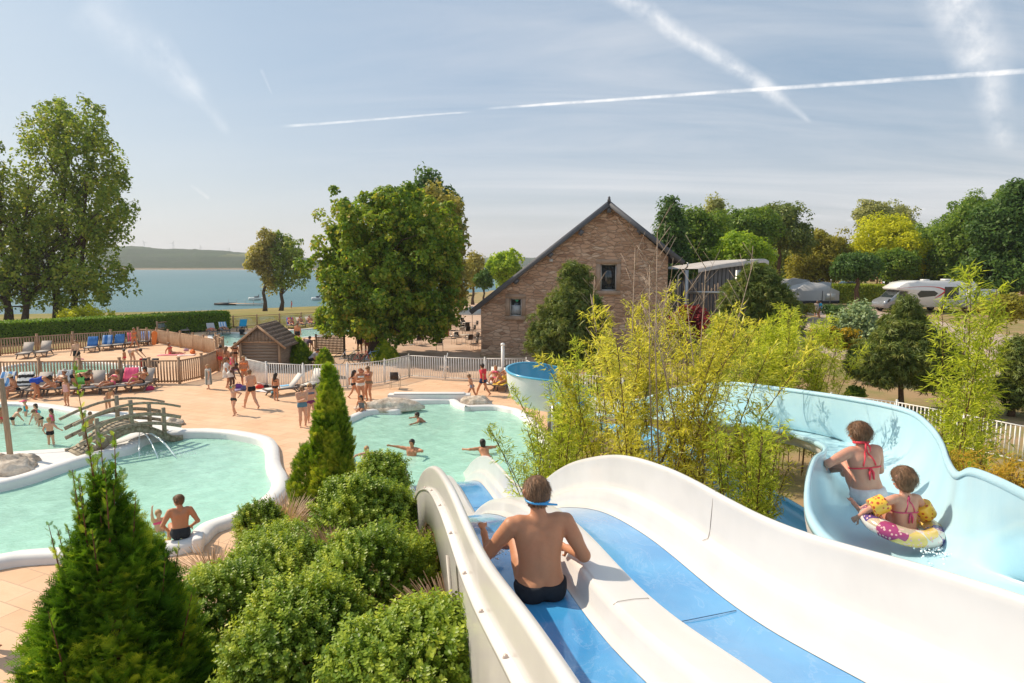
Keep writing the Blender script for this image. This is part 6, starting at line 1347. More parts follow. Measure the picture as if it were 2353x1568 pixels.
# ================================================================== BRIDGE
M_br = pmat('greenish_grey_bridge_wood', rough=.85, spec=.15, fn=woodf((.24, .20, .14), (.42, .36, .27), (5, 5, 5)))
a, b = np.array(G(*L_([(545, 772)])[0])), np.array(G(*L_([(1075, 668)])[0])); ax = b - a; L = np.linalg.norm(ax); ax /= L; nr = np.array([-ax[1], ax[0], 0]); bridge = empty('footbridge', tuple(a), 'small arched wooden footbridge between the two left pools', 'bridge')
BW = 1.15; bz = lambda s: .12 + .62 * math.sin(math.pi * np.clip(s / L, 0, 1)) if 0 <= s <= L else .12 + (.35 * (s if s < 0 else L - s))
for sgn in (-1, 1):
    m = MB(); ss = np.linspace(-.35, L + .35, 16); m_ = [(ax * s + nr * sgn * BW / 2 + [0, 0, max(.02, bz(s) - .10)]) for s in ss]
    for p, q in zip(m_[:-1], m_[1:]): m.bar(p, q, .07, .22)
    m.build('stringer', M_br, bridge)
    for z, name in ((.98, 'handrail'), (.62, 'rail'), (.30, 'rail')):
        m = MB(); ss = np.linspace(-.42 if z > .9 else -.3, L + (.3 if z > .9 else .3), 15); q_ = [(ax * s + nr * sgn * (BW / 2 + .06) + [0, 0, (.12 + .55 * math.sin(math.pi * (s + .8) / (L + 1.6))) + z - .16 + (.02 if z > .9 else 0)]) for s in ss]
        for p, q in zip(q_[:-1], q_[1:]): m.bar(p, q, .05 if z < .9 else .10, .115 if z < .9 else .075)
        m.build(name, M_br, bridge)
    for s in (.25, L * .5, L - .25): m = MB(); p = ax * s + nr * sgn * (BW / 2 + .005); m.box((p[0], p[1], bz(s) + .40), (.11, .11, 1.0), rz=math.atan2(ax[1], ax[0])); m.build('post', M_br, bridge)
n = 24; pk = None
for i in range(n): s = -.3 + (L + .6) * (i + .5) / n; dz = (bz(s + .05) - bz(s - .05)) / .1; m = MB(); x = unit(np.array([ax[0], ax[1], dz])); m.bar(ax * s - nr * (BW / 2 + .12) + [0, 0, max(.08, bz(s) + .03)], ax * s + nr * (BW / 2 + .12) + [0, 0, max(.08, bz(s) + .03)], (L + .6) / n - .02, .035, up=tuple(np.cross(nr, x) * -1)); m.build('plank', M_br, bridge)
# ================================================================== ROCKS, POST, JETS
def rockf(N, b, co):
    n = N.noise(co, 2.5, 6, .7, .6); N.put(b.inputs['Base Color'], N.ramp(n, [(.28, (.24, .18, .13)), (.45, (.52, .43, .34)), (.65, (.74, .66, .56))])); N.put(b.inputs['Normal'], N.bump(N.noise(co, 5, 6, .7, .5), .9, .08))
M_rock = pmat('layered_limestone', rough=.9, spec=.2, fn=rockf)
def rock(label, c, r, seed, group='boulders on the pool edges'):
    n, k = 40, 20; V = []
    for i in range(k + 1):
        for j in range(n): t = math.pi * i / k; a = 2 * math.pi * j / n; V.append((math.sin(t) * math.cos(a), math.sin(t) * math.sin(a), math.cos(t)))
    V = np.array(V); d = .72 + .55 * vnoise(V, 1.6, seed) + .16 * vnoise(V, 5, seed + 1); q = np.abs(vnoise(V * [1, 1, 2.5], 3, seed + 2) - .5); V = V * (d - q * .25)[:, None] * np.array(r); V[:, 2] = np.floor(V[:, 2] * 9) / 9 * .35 + V[:, 2] * .65; V[:, 2] = np.maximum(V[:, 2], -.02)
    o = mesh('boulder', V, grid_faces(k + 1, n, True), M_rock, None, True, loc=(c[0], c[1], .03)); return tag(o, label, 'rock', group)
rock('large pale boulder at the foot of the wooden pole in the left pool', G(18, 1083), (.80, .55, .48), 1); rock('flat boulder beside the large one, just right of the pole foot', G(60, 1064), (.32, .28, .26), 6)
rock('small boulder on the white edge right of the footbridge', G(404, 974), (.34, .26, .26), 2); rock('long boulder on the left edge of the green pool', G(893, 941), (1.35, .55, .42), 3); rock('rounded boulder on the right edge of the green pool', G(1096, 931), (.72, .45, .42), 4)
m = MB(); p = G(24, 1050); m.tube([(0, 0, 0), (-.03, 0, 1.4), (-.07, 0, 2.55)], [.085, .08, .075], 12); m.box((-.12, -.06, 2.32), (.12, .1, .05)); o = m.build('wooden_pole', pmat('grey_pole_wood', rough=.85, fn=woodf((.24, .17, .11), (.42, .31, .21), (8, 8, 1))), None, loc=(p[0], p[1], .0)); tag(o, 'tall weathered wooden pole rising from the rocks on the left', 'pole')
M_jet = pmat('falling_water', (.82, .93, .92), .1, .6, var=0)
p = np.array(G(*L_([(915, 690)])[0])); q = np.array(G(*L_([(1120, 765)])[0])); root = empty('water_jet', tuple(p), 'arching water jets spouting from under the footbridge into the lagoon', 'water jet')
for k in range(5):
    tgt = q + [(k - 2) * .30 - .2, (k % 2) * .45 - .5, 0]; P = []; 
    for t in np.linspace(0, 1, 12): v = (tgt - p) * t; P.append((v[0], v[1], .34 * (1 - t) + .9 * t * (1 - t) - .05 * t))
    m = MB(); m.tube(P, .011 + .004 * (k % 3), 6); m.build('jet', M_jet, root, True)
for i in range(5): splash('splash', (q[0] - p[0] - .7 + i * .32, q[1] - p[1] - .25 + .2 * (i % 2), .0), .22, 130, None, root, .3)
# curb block and grate at the pool edge
g = np.array(G(457, 1262)); m = MB(); m.box((0, 0, .16), (.22, .42, .34), rz=.35); o = m.build('pool_kerb_end', M_cop, None, loc=tuple(g), bevel=.05); tag(o, 'white raised end block of the pool kerb beside the sitting man', 'kerb end')
# waterfall lip at the top of the green pool
c = np.array(G(*R_([(1125, 560)])[0])); m = MB(); m.box((0, 0, .16), (3.7, .5, .34)); m.box((0, -.05, .37), (3.2, .36, .05)); o = m.build('waterfall_lip', M_cop, None, loc=(c[0], c[1] + .2, 0), bevel=.04); tag(o, 'white concrete waterfall ledge at the far end of the green pool', 'ledge')
# shower post, leaning rail, chair
p = G(1155, 884); m = MB(); m.tube([(0, 0, 0), (0, 0, 2.05)], .09, 12); m.lathe([(.0, .16), (.09, .13), (.12, .05), (.10, 0), (.0, -.02)], 12, (0, 0, 2.02)); m.tube([(0, 0, 1.95), (0, -.22, 1.98)], .035, 8); o = m.build('shower_post', M_rail, None, True, loc=tuple(p)); tag(o, 'white outdoor shower post in front of the straight railing', 'shower')
p = G(1018, 872); m = MB(); m.bar((-.05, -.25, .02), (.22, .35, 1.4), .07, .03, up=(1, 0, 0)); o = m.build('plastic_plank', M_rail, None, loc=tuple(p)); tag(o, 'white plank leaning on the straight railing', 'plank')
# ================================================================== TERRACE
def terr(N, b, co):
    n = N.noise(co, .5, 5, .65); N.put(b.inputs['Base Color'], N.mix(N.rng(n, .35, .65), (.46, .31, .22), (.58, .42, .31))); N.put(b.inputs['Normal'], N.bump(N.noise(co, 20, 4, .7), .4, .02))
M_terr = pmat('pinkish_gravel_terrace', rough=.95, spec=.1, fn=terr)
tp_ = [G(x, y) for x, y in ((565, 874), (593, 884), (666, 894), (779, 894), (830, 892), (880, 885), (940, 868), (1062, 876), (1209, 878), (1290, 900), (1330, 840))] + [Vector((xl + 10, HY - .5, 0)), Vector((xl, HY, 0)), Vector((xl, HY + 24, 0)), Vector((6, 110, 0)), Vector((-9, 108, 0))] + [G(x, y) for x, y in ((905, 757), (860, 778), (800, 817), (640, 824), (600, 838))]
ext = np.array([(x, y) for x in np.arange(-14, 8, 3) for y in np.arange(34, 108, 4)])
tpp = [(p[0], p[1]) for p in tp_]; sheet('terrace', tpp, [], M_terr, lambda x, y: hfun(x, y) + .012 + np.where(y > 64, .06, 0), ext[inside(ext, tpp)])
M_alu = pmat('brushed_aluminium', (.6, .58, .55), .3, .5, metal=.8, var=.1); M_wick = pmat('dark_woven_seat', (.06, .05, .045), .8, .2, var=.2, vs=60); M_top = pmat('pale_table_top', (.5, .42, .34), .5, .3, var=.1)
def make_chair():
    root = empty('terrace_chair', (0, 0, 0), 'metal terrace chair with dark woven seat', 'chair', 'metal chairs on the terrace')
    m = MB(); m.box((0, 0, .45), (.44, .42, .03)); m.build('seat', M_wick, root); m = MB(); m.box((0, -.21, .68), (.42, .03, .36), M=Matrix.Rotation(.15, 4, 'X')); m.build('backrest', M_wick, root)
    for sx in (-1, 1):
        m = MB(); m.tube([(sx * .23, .2, 0), (sx * .23, .2, .62), (sx * .23, .15, .66), (sx * .23, -.22, .66)], .013, 6); m.build('leg', M_alu, root); m = MB(); m.tube([(sx * .23, -.18, 0), (sx * .22, -.2, .45), (sx * .2, -.26, .88)], .013, 6); m.build('leg', M_alu, root)
    return root
def make_table():
    root = empty('terrace_table', (0, 0, 0), 'square terrace table', 'table', 'square tables on the terrace'); m = MB(); m.box((0, 0, .72), (.72, .72, .03)); m.build('tabletop', M_top, root); m = MB(); m.tube([(0, 0, .03), (0, 0, .71)], .03, 8); m.build('pedestal', M_alu, root); m = MB(); m.box((0, 0, .02), (.5, .06, .03)); m.box((0, 0, .022), (.06, .5, .03)); m.build('foot', M_alu, root); return root
TB = [(920, 772, 'by the wooden post'), (948, 792, 'nearest the chestnut trunk'), (985, 777, 'in the second row, in the middle'), (1070, 790, 'nearest the house corner'), (1062, 770, 'second from the house corner'), (1072, 758, 'beside the house wall in the third row'), (1005, 760, 'occupied by people in red'), (1040, 750, 'under the white parasol'), (905, 758, 'at the far left of the terrace'), (960, 755, 'behind the people in red')]
ch0, tb0 = make_chair(), make_table(); kc = [o for o in bpy.data.objects if o.parent == ch0]; kt = [o for o in bpy.data.objects if o.parent == tb0]; fc_, ft_ = True, True
for i, (px, py, lb) in enumerate(TB):
    p = G(px, py); lab = 'square terrace table ' + lb
    if ft_: tb0.location = p; tb0['label'] = lab; tb0.rotation_euler[2] = .3; ft_ = False
    else: copy_flat(tb0, kt, lab, location=p, rotation_euler=(0, 0, rnd.uniform(0, 1.5)))
    for k in range(4 if i < 8 else 3):
        a = k * 1.57 + rnd.uniform(-.35, .35) + .4; q = Vector((p[0] + math.cos(a) * rnd.uniform(.75, 1.0), p[1] + math.sin(a) * rnd.uniform(.75, 1.0), 0)); w = ('left', 'near', 'right', 'far')[int(((a + math.pi / 4 + math.pi) % (2 * math.pi)) / (math.pi / 2)) % 4]; lab = '%s side chair of the terrace table %s' % (w, lb)
        if fc_: ch0.location = q; ch0.rotation_euler[2] = a + math.pi / 2; ch0['label'] = lab; fc_ = False
        else: copy_flat(ch0, kc, lab, location=q, rotation_euler=(0, 0, a + math.pi / 2))
for px, py, rz, lb in ((908, 892, 0, 'single metal chair standing alone on the deck inside the railing'), (1090, 803, 2.0, 'metal terrace chair standing alone by the house corner'), (1010, 806, 3.3, 'metal terrace chair with its back to the railing under the tree shadow')): copy_flat(ch0, kc, lb, location=G(px, py), rotation_euler=(0, 0, rz))
for px, py, h, lb in ((916, 792, 1.15, 'short wooden post on the terrace under the chestnut'), (885, 803, .9, 'low wooden post beside the chestnut trunk')): m = MB(); m.box((0, 0, h / 2), (.14, .14, h)); o = m.build('bollard', M_wood, None, loc=tuple(G(px, py))); tag(o, lb, 'post')
root = empty('parasol', tuple(G(1085, 772)), 'white parasol on the terrace beside the house corner', 'parasol'); m = MB(); m.tube([(0, 0, 0), (0, 0, 2.5)], .025, 8); m.build('pole', M_alu, root); m = MB(); m.lathe([(0, 2.6), (.7, 2.36), (1.4, 2.05), (1.42, 1.92)], 8); m.build('canopy', cloth((.75, .72, .66)), root)
# ================================================================== LOUNGERS AND BEACH THINGS
M_plast = pmat('dark_taupe_plastic', (.15, .125, .11), .5, .4, var=.08); M_mesh = pmat('grey_beige_sling', (.42, .37, .33), .75, .2, var=.08, vs=20); M_meshw = pmat('light_sling', (.66, .62, .57), .75, .2, var=.05)
def make_lounger(sling, ang=50, group='sun loungers on the deck'):
    root = empty('sun_lounger', (0, 0, 0), 'sun lounger', 'sun lounger', group)
    m = MB(); m.box((0, -.42, .34), (.58, 1.18, .03)); m.build('seat', sling, root)
    a = math.radians(ang); M = Matrix.Rotation(a, 4, 'X'); m = MB(); m.box((0, .17 + math.cos(a) * .38, .34 + math.sin(a) * .38), (.58, .78, .03), M=M); m.build('backrest', sling, root)
    m = MB()
    for sx in (-1, 1): m.bar((sx * .32, -1.03, .33), (sx * .32, .85, .33), .05, .07)
    m.box((0, -1.03, .33), (.66, .05, .07)); m.box((0, .85, .33), (.66, .05, .07)); m.build('frame', M_plast, root)
    for sx in (-1, 1):
        for y, dy in ((-.8, -.14), (.45, .16)):
            m = MB(); m.tube([(sx * .32, y - dy, .32), (sx * .32, y, .16), (sx * .32, y + dy * .8, 0)], [.035, .028, .035], 6); m.build('leg', M_plast, root)
            m = MB(); m.bar((sx * .32, y + dy * .7, .05), (sx * .32, y - dy * 2.2, .30), .03, .04, up=(1, 0, 0)); m.build('brace', M_plast, root)
    return root
LG = make_lounger(M_mesh); LW = make_lounger(M_meshw); KG = [o for o in bpy.data.objects if o.parent == LG]; KW = [o for o in bpy.data.objects if o.parent == LW]; used = set()
def lounger(px, py, yaw, label, kind='g', towel=None, group='sun loungers on the deck', towl=None):
    R, K = (LG, KG) if kind == 'g' else (LW, KW); p = G(px, py); rz = math.radians(yaw)
    if kind not in used: used.add(kind); R.location = p; R.rotation_euler[2] = rz; R['label'] = label; r = R
    else: r = copy_flat(R, K, label, location=p, rotation_euler=(0, 0, rz))
    r['group'] = group
    if towel: drape(p, rz, towel, towl)
    return p, rz
def stripes(name, c0, c1, sc_=14, ax=0):
    def f(N, b, co):
        s = N.new('ShaderNodeSeparateXYZ'); N.put(s.inputs[0], co); N.put(b.inputs['Base Color'], N.mix(N.m('GREATER_THAN', N.m('SINE', N.m('MULTIPLY', s.outputs[ax], sc_ * 3.14)), 0), c0, c1))
    return pmat(name, rough=.9, spec=.1, fn=f)
def drape(p, rz, mat, label):
    a = math.radians(50); V = []; rg = np.random.default_rng(len(label))
    path = [(.16 - .10, .365), (.17 + math.cos(a) * .2, .365 + math.sin(a) * .2), (.17 + math.cos(a) * .5, .37 + math.sin(a) * .5), (.17 + math.cos(a) * .78, .375 + math.sin(a) * .78), (.17 + math.cos(a) * .83, .36 + math.sin(a) * .80), (.17 + math.cos(a) * .86, .36 + math.sin(a) * .52)]
    for i, (y, z) in enumerate(path):
        for x in np.linspace(-.31, .31, 9): V.append((x * (1 + .05 * math.sin(i)), y - .02 + .012 * math.sin(x * 30 + i), z + .012 * math.sin(x * 22 + i * 2)))
    o = mesh('towel', V, grid_faces(len(path), 9), mat, None, True, loc=tuple(p)); o.rotation_euler[2] = rz; s = o.modifiers.new('s', 'SOLIDIFY'); s.thickness = .012; tag(o, label, 'towel')
def flat_towel(px, py, yaw, c, label, w=.75, l=1.6, z=.012):
    V = [(x, y, z + .008 * math.sin(x * 9 + y * 7)) for x in np.linspace(-w / 2, w / 2, 7) for y in np.linspace(-l / 2, l / 2, 9)]; p = G(px, py); o = mesh('towel', V, grid_faces(7, 9)[:, ::-1], c if not isinstance(c, tuple) else cloth(c), None, True, loc=(p[0], p[1], .008)); o.rotation_euler[2] = math.radians(yaw); s = o.modifiers.new('s', 'SOLIDIFY'); s.thickness = .01; s.offset = 1; tag(o, label, 'towel')
def bag(px, py, c, label, s=.3, h=.28, z=0, cat='bag'):
    S = Sdf(); S.cap((-s * .35, 0, h * .35), (s * .35, 0, h * .35), h * .42, h * .38); S.cap((-s * .2, 0, h * .7), (s * .25, .02, h * .65), h * .22, h * .2); V, Q = S.mesh(.03, .05, planes=[((0, 0, .0), (0, 0, -1))]); p = G(px, py); root = empty('beach_bag', (p[0], p[1], z), label, cat, rz=rnd.uniform(-1, 1)); mesh('pouch', V, Q, cloth(c), root, True); m = MB(); m.tube([(-s * .3, 0, h * .7), (-s * .15, 0, h * 1.15), (s * .15, 0, h * 1.15), (s * .3, 0, h * .7)], .01, 5); m.build('handle', cloth(tuple(v * .6 for v in c)), root); return root
BLU, PNK, WHT, AQ = (.04, .16, .42), (.80, .10, .22), (.75, .73, .70), (.02, .35, .60)
gB = 'loungers against the back wooden fence'
for px, py, lb in ((62, 820, 'empty grey lounger at the far left of the back fence'), (103, 816, 'empty grey lounger, second from the left at the back fence')): lounger(px, py, 20, lb, group=gB)
for px, py, c, n, lb in ((212, 806, cloth(BLU), 'crumpled blue towel on the leftmost of the four towel loungers', 'back fence lounger under the crumpled blue towel'), (246, 802, stripes('blue_white_towel', BLU, (.3, .45, .7), 5), 'blue towel with pale folds on the second towel lounger', 'back fence lounger, second of the row with towels'), (274, 799, cloth((.07, .22, .50)), 'mid blue towel left of the pink towel', 'back fence lounger left of the pink towel'), (302, 795, cloth(PNK), 'bright pink towel spread over a back fence lounger', 'back fence lounger under the bright pink towel'), (334, 791, stripes('pale_blue_striped', (.75, .75, .78), (.2, .3, .6), 12), 'white and blue striped towel beside the orange board', 'back fence lounger nearest the orange board')): lounger(px, py, 22, lb, 'g', c, gB, n)
gF = 'loungers along the front wooden fence'
for px, py, yw, c, n, lb in ((8, 905, 12, stripes('blue_grey_towel', (.6, .65, .7), (.1, .25, .5), 7), 'blue and white towel on the lounger at the left picture edge', 'lounger at the left picture edge by the front fence'), (52, 905, 15, stripes('zebra_towel', (.75, .75, .72), (.03, .03, .03), 9, 1), 'black and white zebra towel on a front fence lounger', 'front fence lounger with the zebra towel and the straw hat person'), (98, 903, 15, None, '', 'front fence lounger where the child sits next to the woman in blue'), (142, 900, 15, cloth((.45, .47, .48)), 'grey towel behind the reclining person with a pale hat', 'front fence lounger with a grey towel'),
    (185, 900, 18, cloth((.12, .45, .10)), 'green towel under the bending woman', 'front fence lounger with the green towel'), (222, 898, 18, None, '', 'front fence lounger with the red bag beside it'), (262, 897, 15, cloth((.12, .07, .055)), 'dark brown towel on a front fence lounger', 'front fence lounger with the dark brown towel'), (297, 893, 15, cloth(PNK), 'hot pink towel over a front fence lounger back', 'front fence lounger with the hot pink towel'), (333, 892, 8, None, '', 'rightmost front fence lounger, used by the woman with the yellow towel')): lounger(px, py, yw, lb, 'g', c, gF, n)
lounger(660, 905, -52, 'empty pale lounger with a blue towel in front of the white railing', 'w', group='pale loungers by the white railing'); lounger(722, 893, -10, 'pale lounger partly hidden behind the column thuja', 'w', group='pale loungers by the white railing')
lounger(1136, 889, -10, 'pale lounger of the reclining woman behind the shower post', 'w', group='pale loungers by the white railing'); lounger(1162, 892, -20, 'lounger with a yellow towel right of the shower post', 'w', cloth((.75, .74, .72)), 'pale loungers by the white railing', 'white towel hung over the lounger back right of the shower post')
gP = 'loungers round the distant pool'
for px, py, yw, c, n, lb in ((425, 765, 30, None, '', 'empty grey lounger left of the sunbathers at the distant pool'), (487, 768, 35, cloth((.5, .5, .52)), 'grey towel on the left sunbather lounger', 'distant lounger of the left sunbather'), (515, 765, 35, stripes('light_blue_stripes', (.7, .75, .8), (.2, .4, .65), 9), 'light blue striped towel at the distant pool', 'distant lounger of the second sunbather'), (557, 758, 10, cloth(AQ), 'vivid blue towel on a distant lounger behind the hut', 'distant lounger with the vivid blue towel'), (668, 753, 25, stripes('flag_stripes', (.6, .08, .08), (.1, .15, .45), 5), 'red and blue towel on a distant lounger', 'distant lounger with the red and blue towel'), (690, 751, 30, None, '', 'distant lounger in the middle of the right trio'), (712, 749, 35, None, '', 'distant lounger nearest the chestnut tree')): lounger(px, py, yw, lb, 'g', c, gP, n)
# ---- people on the decks: (px, py) is the point on the ground
def at(px, py, z=0): p = G(px, py); return (p[0], p[1], z)
def onl(px, py, yaw, z=.36, off=-.15):
    p = G(px, py); r = math.radians(yaw); return (p[0] - math.sin(r) * off, p[1] + math.cos(r) * off, z)
K_, NV, RD, OR, WH_, GN, PU, TQ = (.02, .02, .022), (.03, .05, .12), (.70, .06, .08), (.80, .22, .06), (.72, .70, .66), (.05, .25, .08), (.20, .04, .12), (.04, .35, .42)
gd = 'people on the decks'
P_ = lambda *a, **k: person(*a, **{'group': gd, **k})
P_(1.30, at(538, 953), 150, 'wave', 'boy in green goggles with one arm raised, walking across the deck in dark briefs', 'fair', 'blond', 'short', [('brief', (.03, .04, .04)), ('glasses', (.05, .5, .35))], child=.45)
P_(1.80, at(578, 938), 55, 'walk', 'man in black briefs striding left across the middle of the deck', 'fair', 'brown', 'short', [('brief', K_)], belly=.3, res=70)
P_(1.30, at(634, 920), -20, 'contra', 'girl in a black bikini with long dark hair, seen from behind by the empty lounger', 'tan', 'dark', 'long', [('bottom', K_), ('top', K_)], child=.5)
P_(1.66, at(696, 980), -150, 'phone', 'teenage boy with sunglasses in grey and blue swim trunks beside the column thuja', 'fair', 'brown', 'short', [('trunks', (.09, .20, .28)), ('glasses', K_)], res=75)
P_(1.62, at(716, 970), -160, 'contra', 'woman with sunglasses and plum bikini bottom half hidden by the column thuja', 'fair', 'blond', 'bob', [('bottom', PU), ('top', (.15, .15, .2)), ('glasses', K_)], fem=True, res=70)
P_(1.35, at(813, 913), -60, 'walk', 'slim girl in a dark bikini left of the two women reading a phone', 'tan', 'dark', 'long', [('bottom', K_), ('top', K_)], child=.4)
P_(1.64, at(829, 925), -150, 'phone', 'woman in a white bikini bottom and cap looking at a phone', 'tan', 'brown', 'short', [('bottom', WH_), ('top', WH_), ('cap', (.30, .10, .05))], fem=True, res=66)
P_(1.66, at(848, 920), 160, 'phone', 'woman with a patterned bikini holding a phone with both hands', 'tan', 'brown', 'bun', [('bottom', (.25, .18, .12)), ('top', (.3, .12, .1))], fem=True, res=66)
P_(1.20, at(831, 950, .16), 170, dict(POSE['edge']), 'girl in a grey swimsuit sitting on the left edge of the green pool', 'tan', 'dark', 'bob', [('suit', (.16, .17, .18))], child=.6)
P_(1.60, at(1110, 908), 60, 'walk', 'boy in a red shirt and navy shorts walking beside the railing', 'tan', 'dark', 'short', [('shirt', RD), ('shorts', NV)], child=.2, res=66)
P_(1.22, at(1084, 916), 75, 'walk', 'small boy in grey trunks bending forward beside the boy in red', 'tan', 'brown', 'short', [('trunks', (.25, .25, .3))], child=.5, extra=dict(lean=-18))
P_(1.62, onl(1137, 889, -10), 170, 'recline', 'woman in a pink bikini reclining on the pale lounger behind the shower post', 'tan', 'blond', 'bob', [('bottom', PNK), ('top', PNK)], fem=True)
P_(1.78, onl(1163, 892, -20), 150, 'read', 'man in dark sunglasses and cap reading on the lounger with the yellow towel', 'tan', 'dark', 'short', [('shorts', (.7, .45, .06)), ('glasses', K_), ('cap', K_)], belly=.6)
P_(1.25, at(480, 893), 120, 'stand', 'child wrapped in a grey and white striped towel by the open gate', 'fair', 'blond', 'short', [('wrap', stripes('striped_wrap', (.62, .60, .55), (.22, .25, .24), 17))], child=.5)
P_(1.60, at(521, 890), -60, 'contra', 'woman in a white dress standing in the gateway group', 'tan', 'brown', 'long', [('dress', WH_)], fem=True)
P_(1.55, at(532, 894), -110, 'bendhalf', 'dark skinned girl in white shorts leaning forward in the gateway group', 'dark', 'dark', 'short', [('shorts', WH_), ('top', (.4, .2, .3))], fem=True)
P_(1.58, at(563, 885), -170, 'contra', 'woman in an orange bikini with long fair hair at the end of the railing', 'tan', 'blond', 'long', [('bottom', OR), ('top', OR)], fem=True)
P_(1.60, at(509, 853), 10, 'stand', 'person in red trunks waiting by the hut behind the gate, leftmost', 'tan', 'dark', 'short', [('trunks', RD)])
P_(1.58, at(521, 856), -20, 'contra', 'woman in a dark bikini seen from behind at the hut gate', 'tan', 'brown', 'long', [('bottom', K_), ('top', K_)], fem=True)
P_(1.45, at(542, 838), 170, 'stand', 'girl in a black bikini leaning on the hut corner', 'tan', 'dark', 'bob', [('bottom', K_), ('top', K_)], child=.3)
P_(1.35, at(534, 862), -60, 'contra', 'child in a pink swimsuit behind the woman in the white dress', 'fair', 'brown', 'bob', [('suit', PNK)], child=.4)
P_(1.60, at(309, 799), -110, 'walk', 'woman in an orange bikini walking past the back fence loungers', 'tan', 'brown', 'bun', [('bottom', OR), ('top', OR)], fem=True)
P_(1.00, at(343, 789), 180, 'crouch', 'child crouching beside the orange board at the back fence', 'tan', 'brown', 'short', [('trunks', NV)], child=.6)
P_(1.60, at(393, 813), -85, 'ground', 'woman sunbathing on a pink towel on the toddler deck', 'tan', 'brown', 'bob', [('bottom', RD), ('top', RD)], fem=True)
P_(1.75, at(178, 838), 175, 'stand', 'man in black shorts standing in the toddler pool with a child', 'fair', 'brown', 'short', [('shorts', K_)], belly=.3, extra=dict(p=(0, 0, .44), fl=(-.06, 0, -.04), fr=(.06, 0, -.04), hl=(-.1, .16, .36), hr=(.1, .16, .36)))
P_(.90, at(184, 845), 175, 'stand', 'toddler with pink armbands in front of the man in the toddler pool', 'fair', 'brown', 'short', [('suit', PNK), ('armbands', (.85, .25, .35))], child=.9, extra=dict(p=(0, 0, .38), fl=(-.06, 0, -.1), fr=(.06, 0, -.1), hl=(-.3, .05, .58), hr=(.3, .05, .58)))
P_(1.65, at(306, 838), -95, 'bend', 'person bending down at the edge of the toddler pool', 'fair', 'dark', 'short', [('trunks', (.6, .4, .35))])
P_(1.05, at(287, 840), 90, 'stand', 'small child standing by the toddler pool behind the fence', 'tan', 'dark', 'short', [('trunks', RD)], child=.7)
# front fence group
P_(1.66, at(86, 916), -65, 'bend', 'woman in a royal blue swimsuit bending over a lounger', 'tan', 'dark', 'bun', [('suit', (.02, .07, .45))], fem=True, belly=.6, res=66)
P_(1.60, onl(50, 908, 15, .36, -.5), 150, 'sit', 'person with a straw hat sitting on the zebra towel lounger', 'brown', 'dark', 'short', [('trunks', K_), ('hat', (.62, .50, .33))])
P_(1.20, onl(101, 905, 15, .36, -.5), 130, 'sit', 'child sitting hunched on the lounger beside the woman in royal blue', 'tan', 'brown', 'short', [('trunks', (.3, .12, .1))], child=.5)
P_(1.65, onl(140, 902, 15), 165, 'recline', 'person with a pale hat reclining on the grey towel', 'tan', 'brown', 'short', [('trunks', K_), ('hat', (.55, .5, .45))])
P_(1.60, at(176, 903), -60, 'bend', 'woman in a black bikini bottom bending over the green towel', 'tan', 'brown', 'bun', [('bottom', K_), ('top', K_)], fem=True)
P_(1.15, onl(206, 900, 15, .36, -.2), 10, 'kneel', 'boy in black trunks kneeling on a front fence lounger', 'tan', 'brown', 'short', [('trunks', K_)], child=.5)
P_(1.30, at(155, 932), 165, 'contra', 'girl in a pink frilly swimsuit standing alone on the deck above the wading pool', 'tan', 'brown', 'long', [('suit', (.75, .38, .36))], child=.5)
P_(1.55, onl(262, 898, 15), 165, 'recline', 'person lying on the dark brown towel behind the cypress tip', 'tan', 'brown', 'bob', [('bottom', PNK), ('top', PNK)], fem=True)
P_(1.64, onl(333, 892, 8, .36, -.35), 160, 'read', 'woman in a black bikini sitting with a yellow towel on her knees', 'tan', 'dark', 'bob', [('bottom', K_), ('top', K_), ('glasses', K_)], fem=True, belly=.4, res=66)
P_(1.20, at(249, 948), -120, 'bendhalf', 'child bending at the wading pool edge behind the cypress tip', 'tan', 'brown', 'short', [('trunks', (.5, .25, .2))], child=.5)
# wading pool
gw = 'children in the left wading pool'; wz = -.32
P_(1.15, at(117, 1017, wz + .1), 10, 'wade', 'boy in black trunks seen from behind, wading towards the footbridge', 'fair', 'blond', 'short', [('trunks', K_)], child=.55, group=gw, res=72)
P_(1.10, at(93, 975, wz), 175, 'bendhalf', 'child in black briefs bending with a pink float in the wading pool', 'fair', 'brown', 'short', [('brief', K_)], child=.5, group=gw)
P_(.95, at(60, 952, wz), 150, 'contra', 'child with pink cap, blue swimsuit and orange armbands at the wading pool edge', 'fair', 'blond', 'short', [('suit', TQ), ('cap', PNK), ('armbands', (.9, .25, .05))], child=.8, group=gw)
P_(.95, at(84, 962, wz), 160, 'wade', 'child in a raspberry swimsuit with turquoise armbands', 'fair', 'dark', 'bob', [('suit', (.5, .03, .15)), ('armbands', (.1, .55, .6))], child=.8, group=gw)
P_(.95, at(120, 968, wz - .1), 160, 'contra', 'dark haired child in pink behind the wading boy', 'brown', 'dark', 'bob', [('suit', PNK)], child=.8, group=gw)
P_(1.0, at(30, 972, wz), -40, 'bendhalf', 'child in dark trunks leaning at the left of the wading pool', 'fair', 'brown', 'short', [('trunks', K_)], child=.6, group=gw)
P_(.9, at(4, 968, wz), -80, 'wade', 'child with red armbands at the left picture edge', 'tan', 'brown', 'short', [('trunks', RD), ('armbands', RD)], child=.8, group=gw)
P_(1.1, at(207, 975, wz - .25), 30, 'contra', 'child standing waist deep behind the footbridge', 'tan', 'brown', 'short', [('trunks', (.4, .3, .2))], child=.6, group=gw)
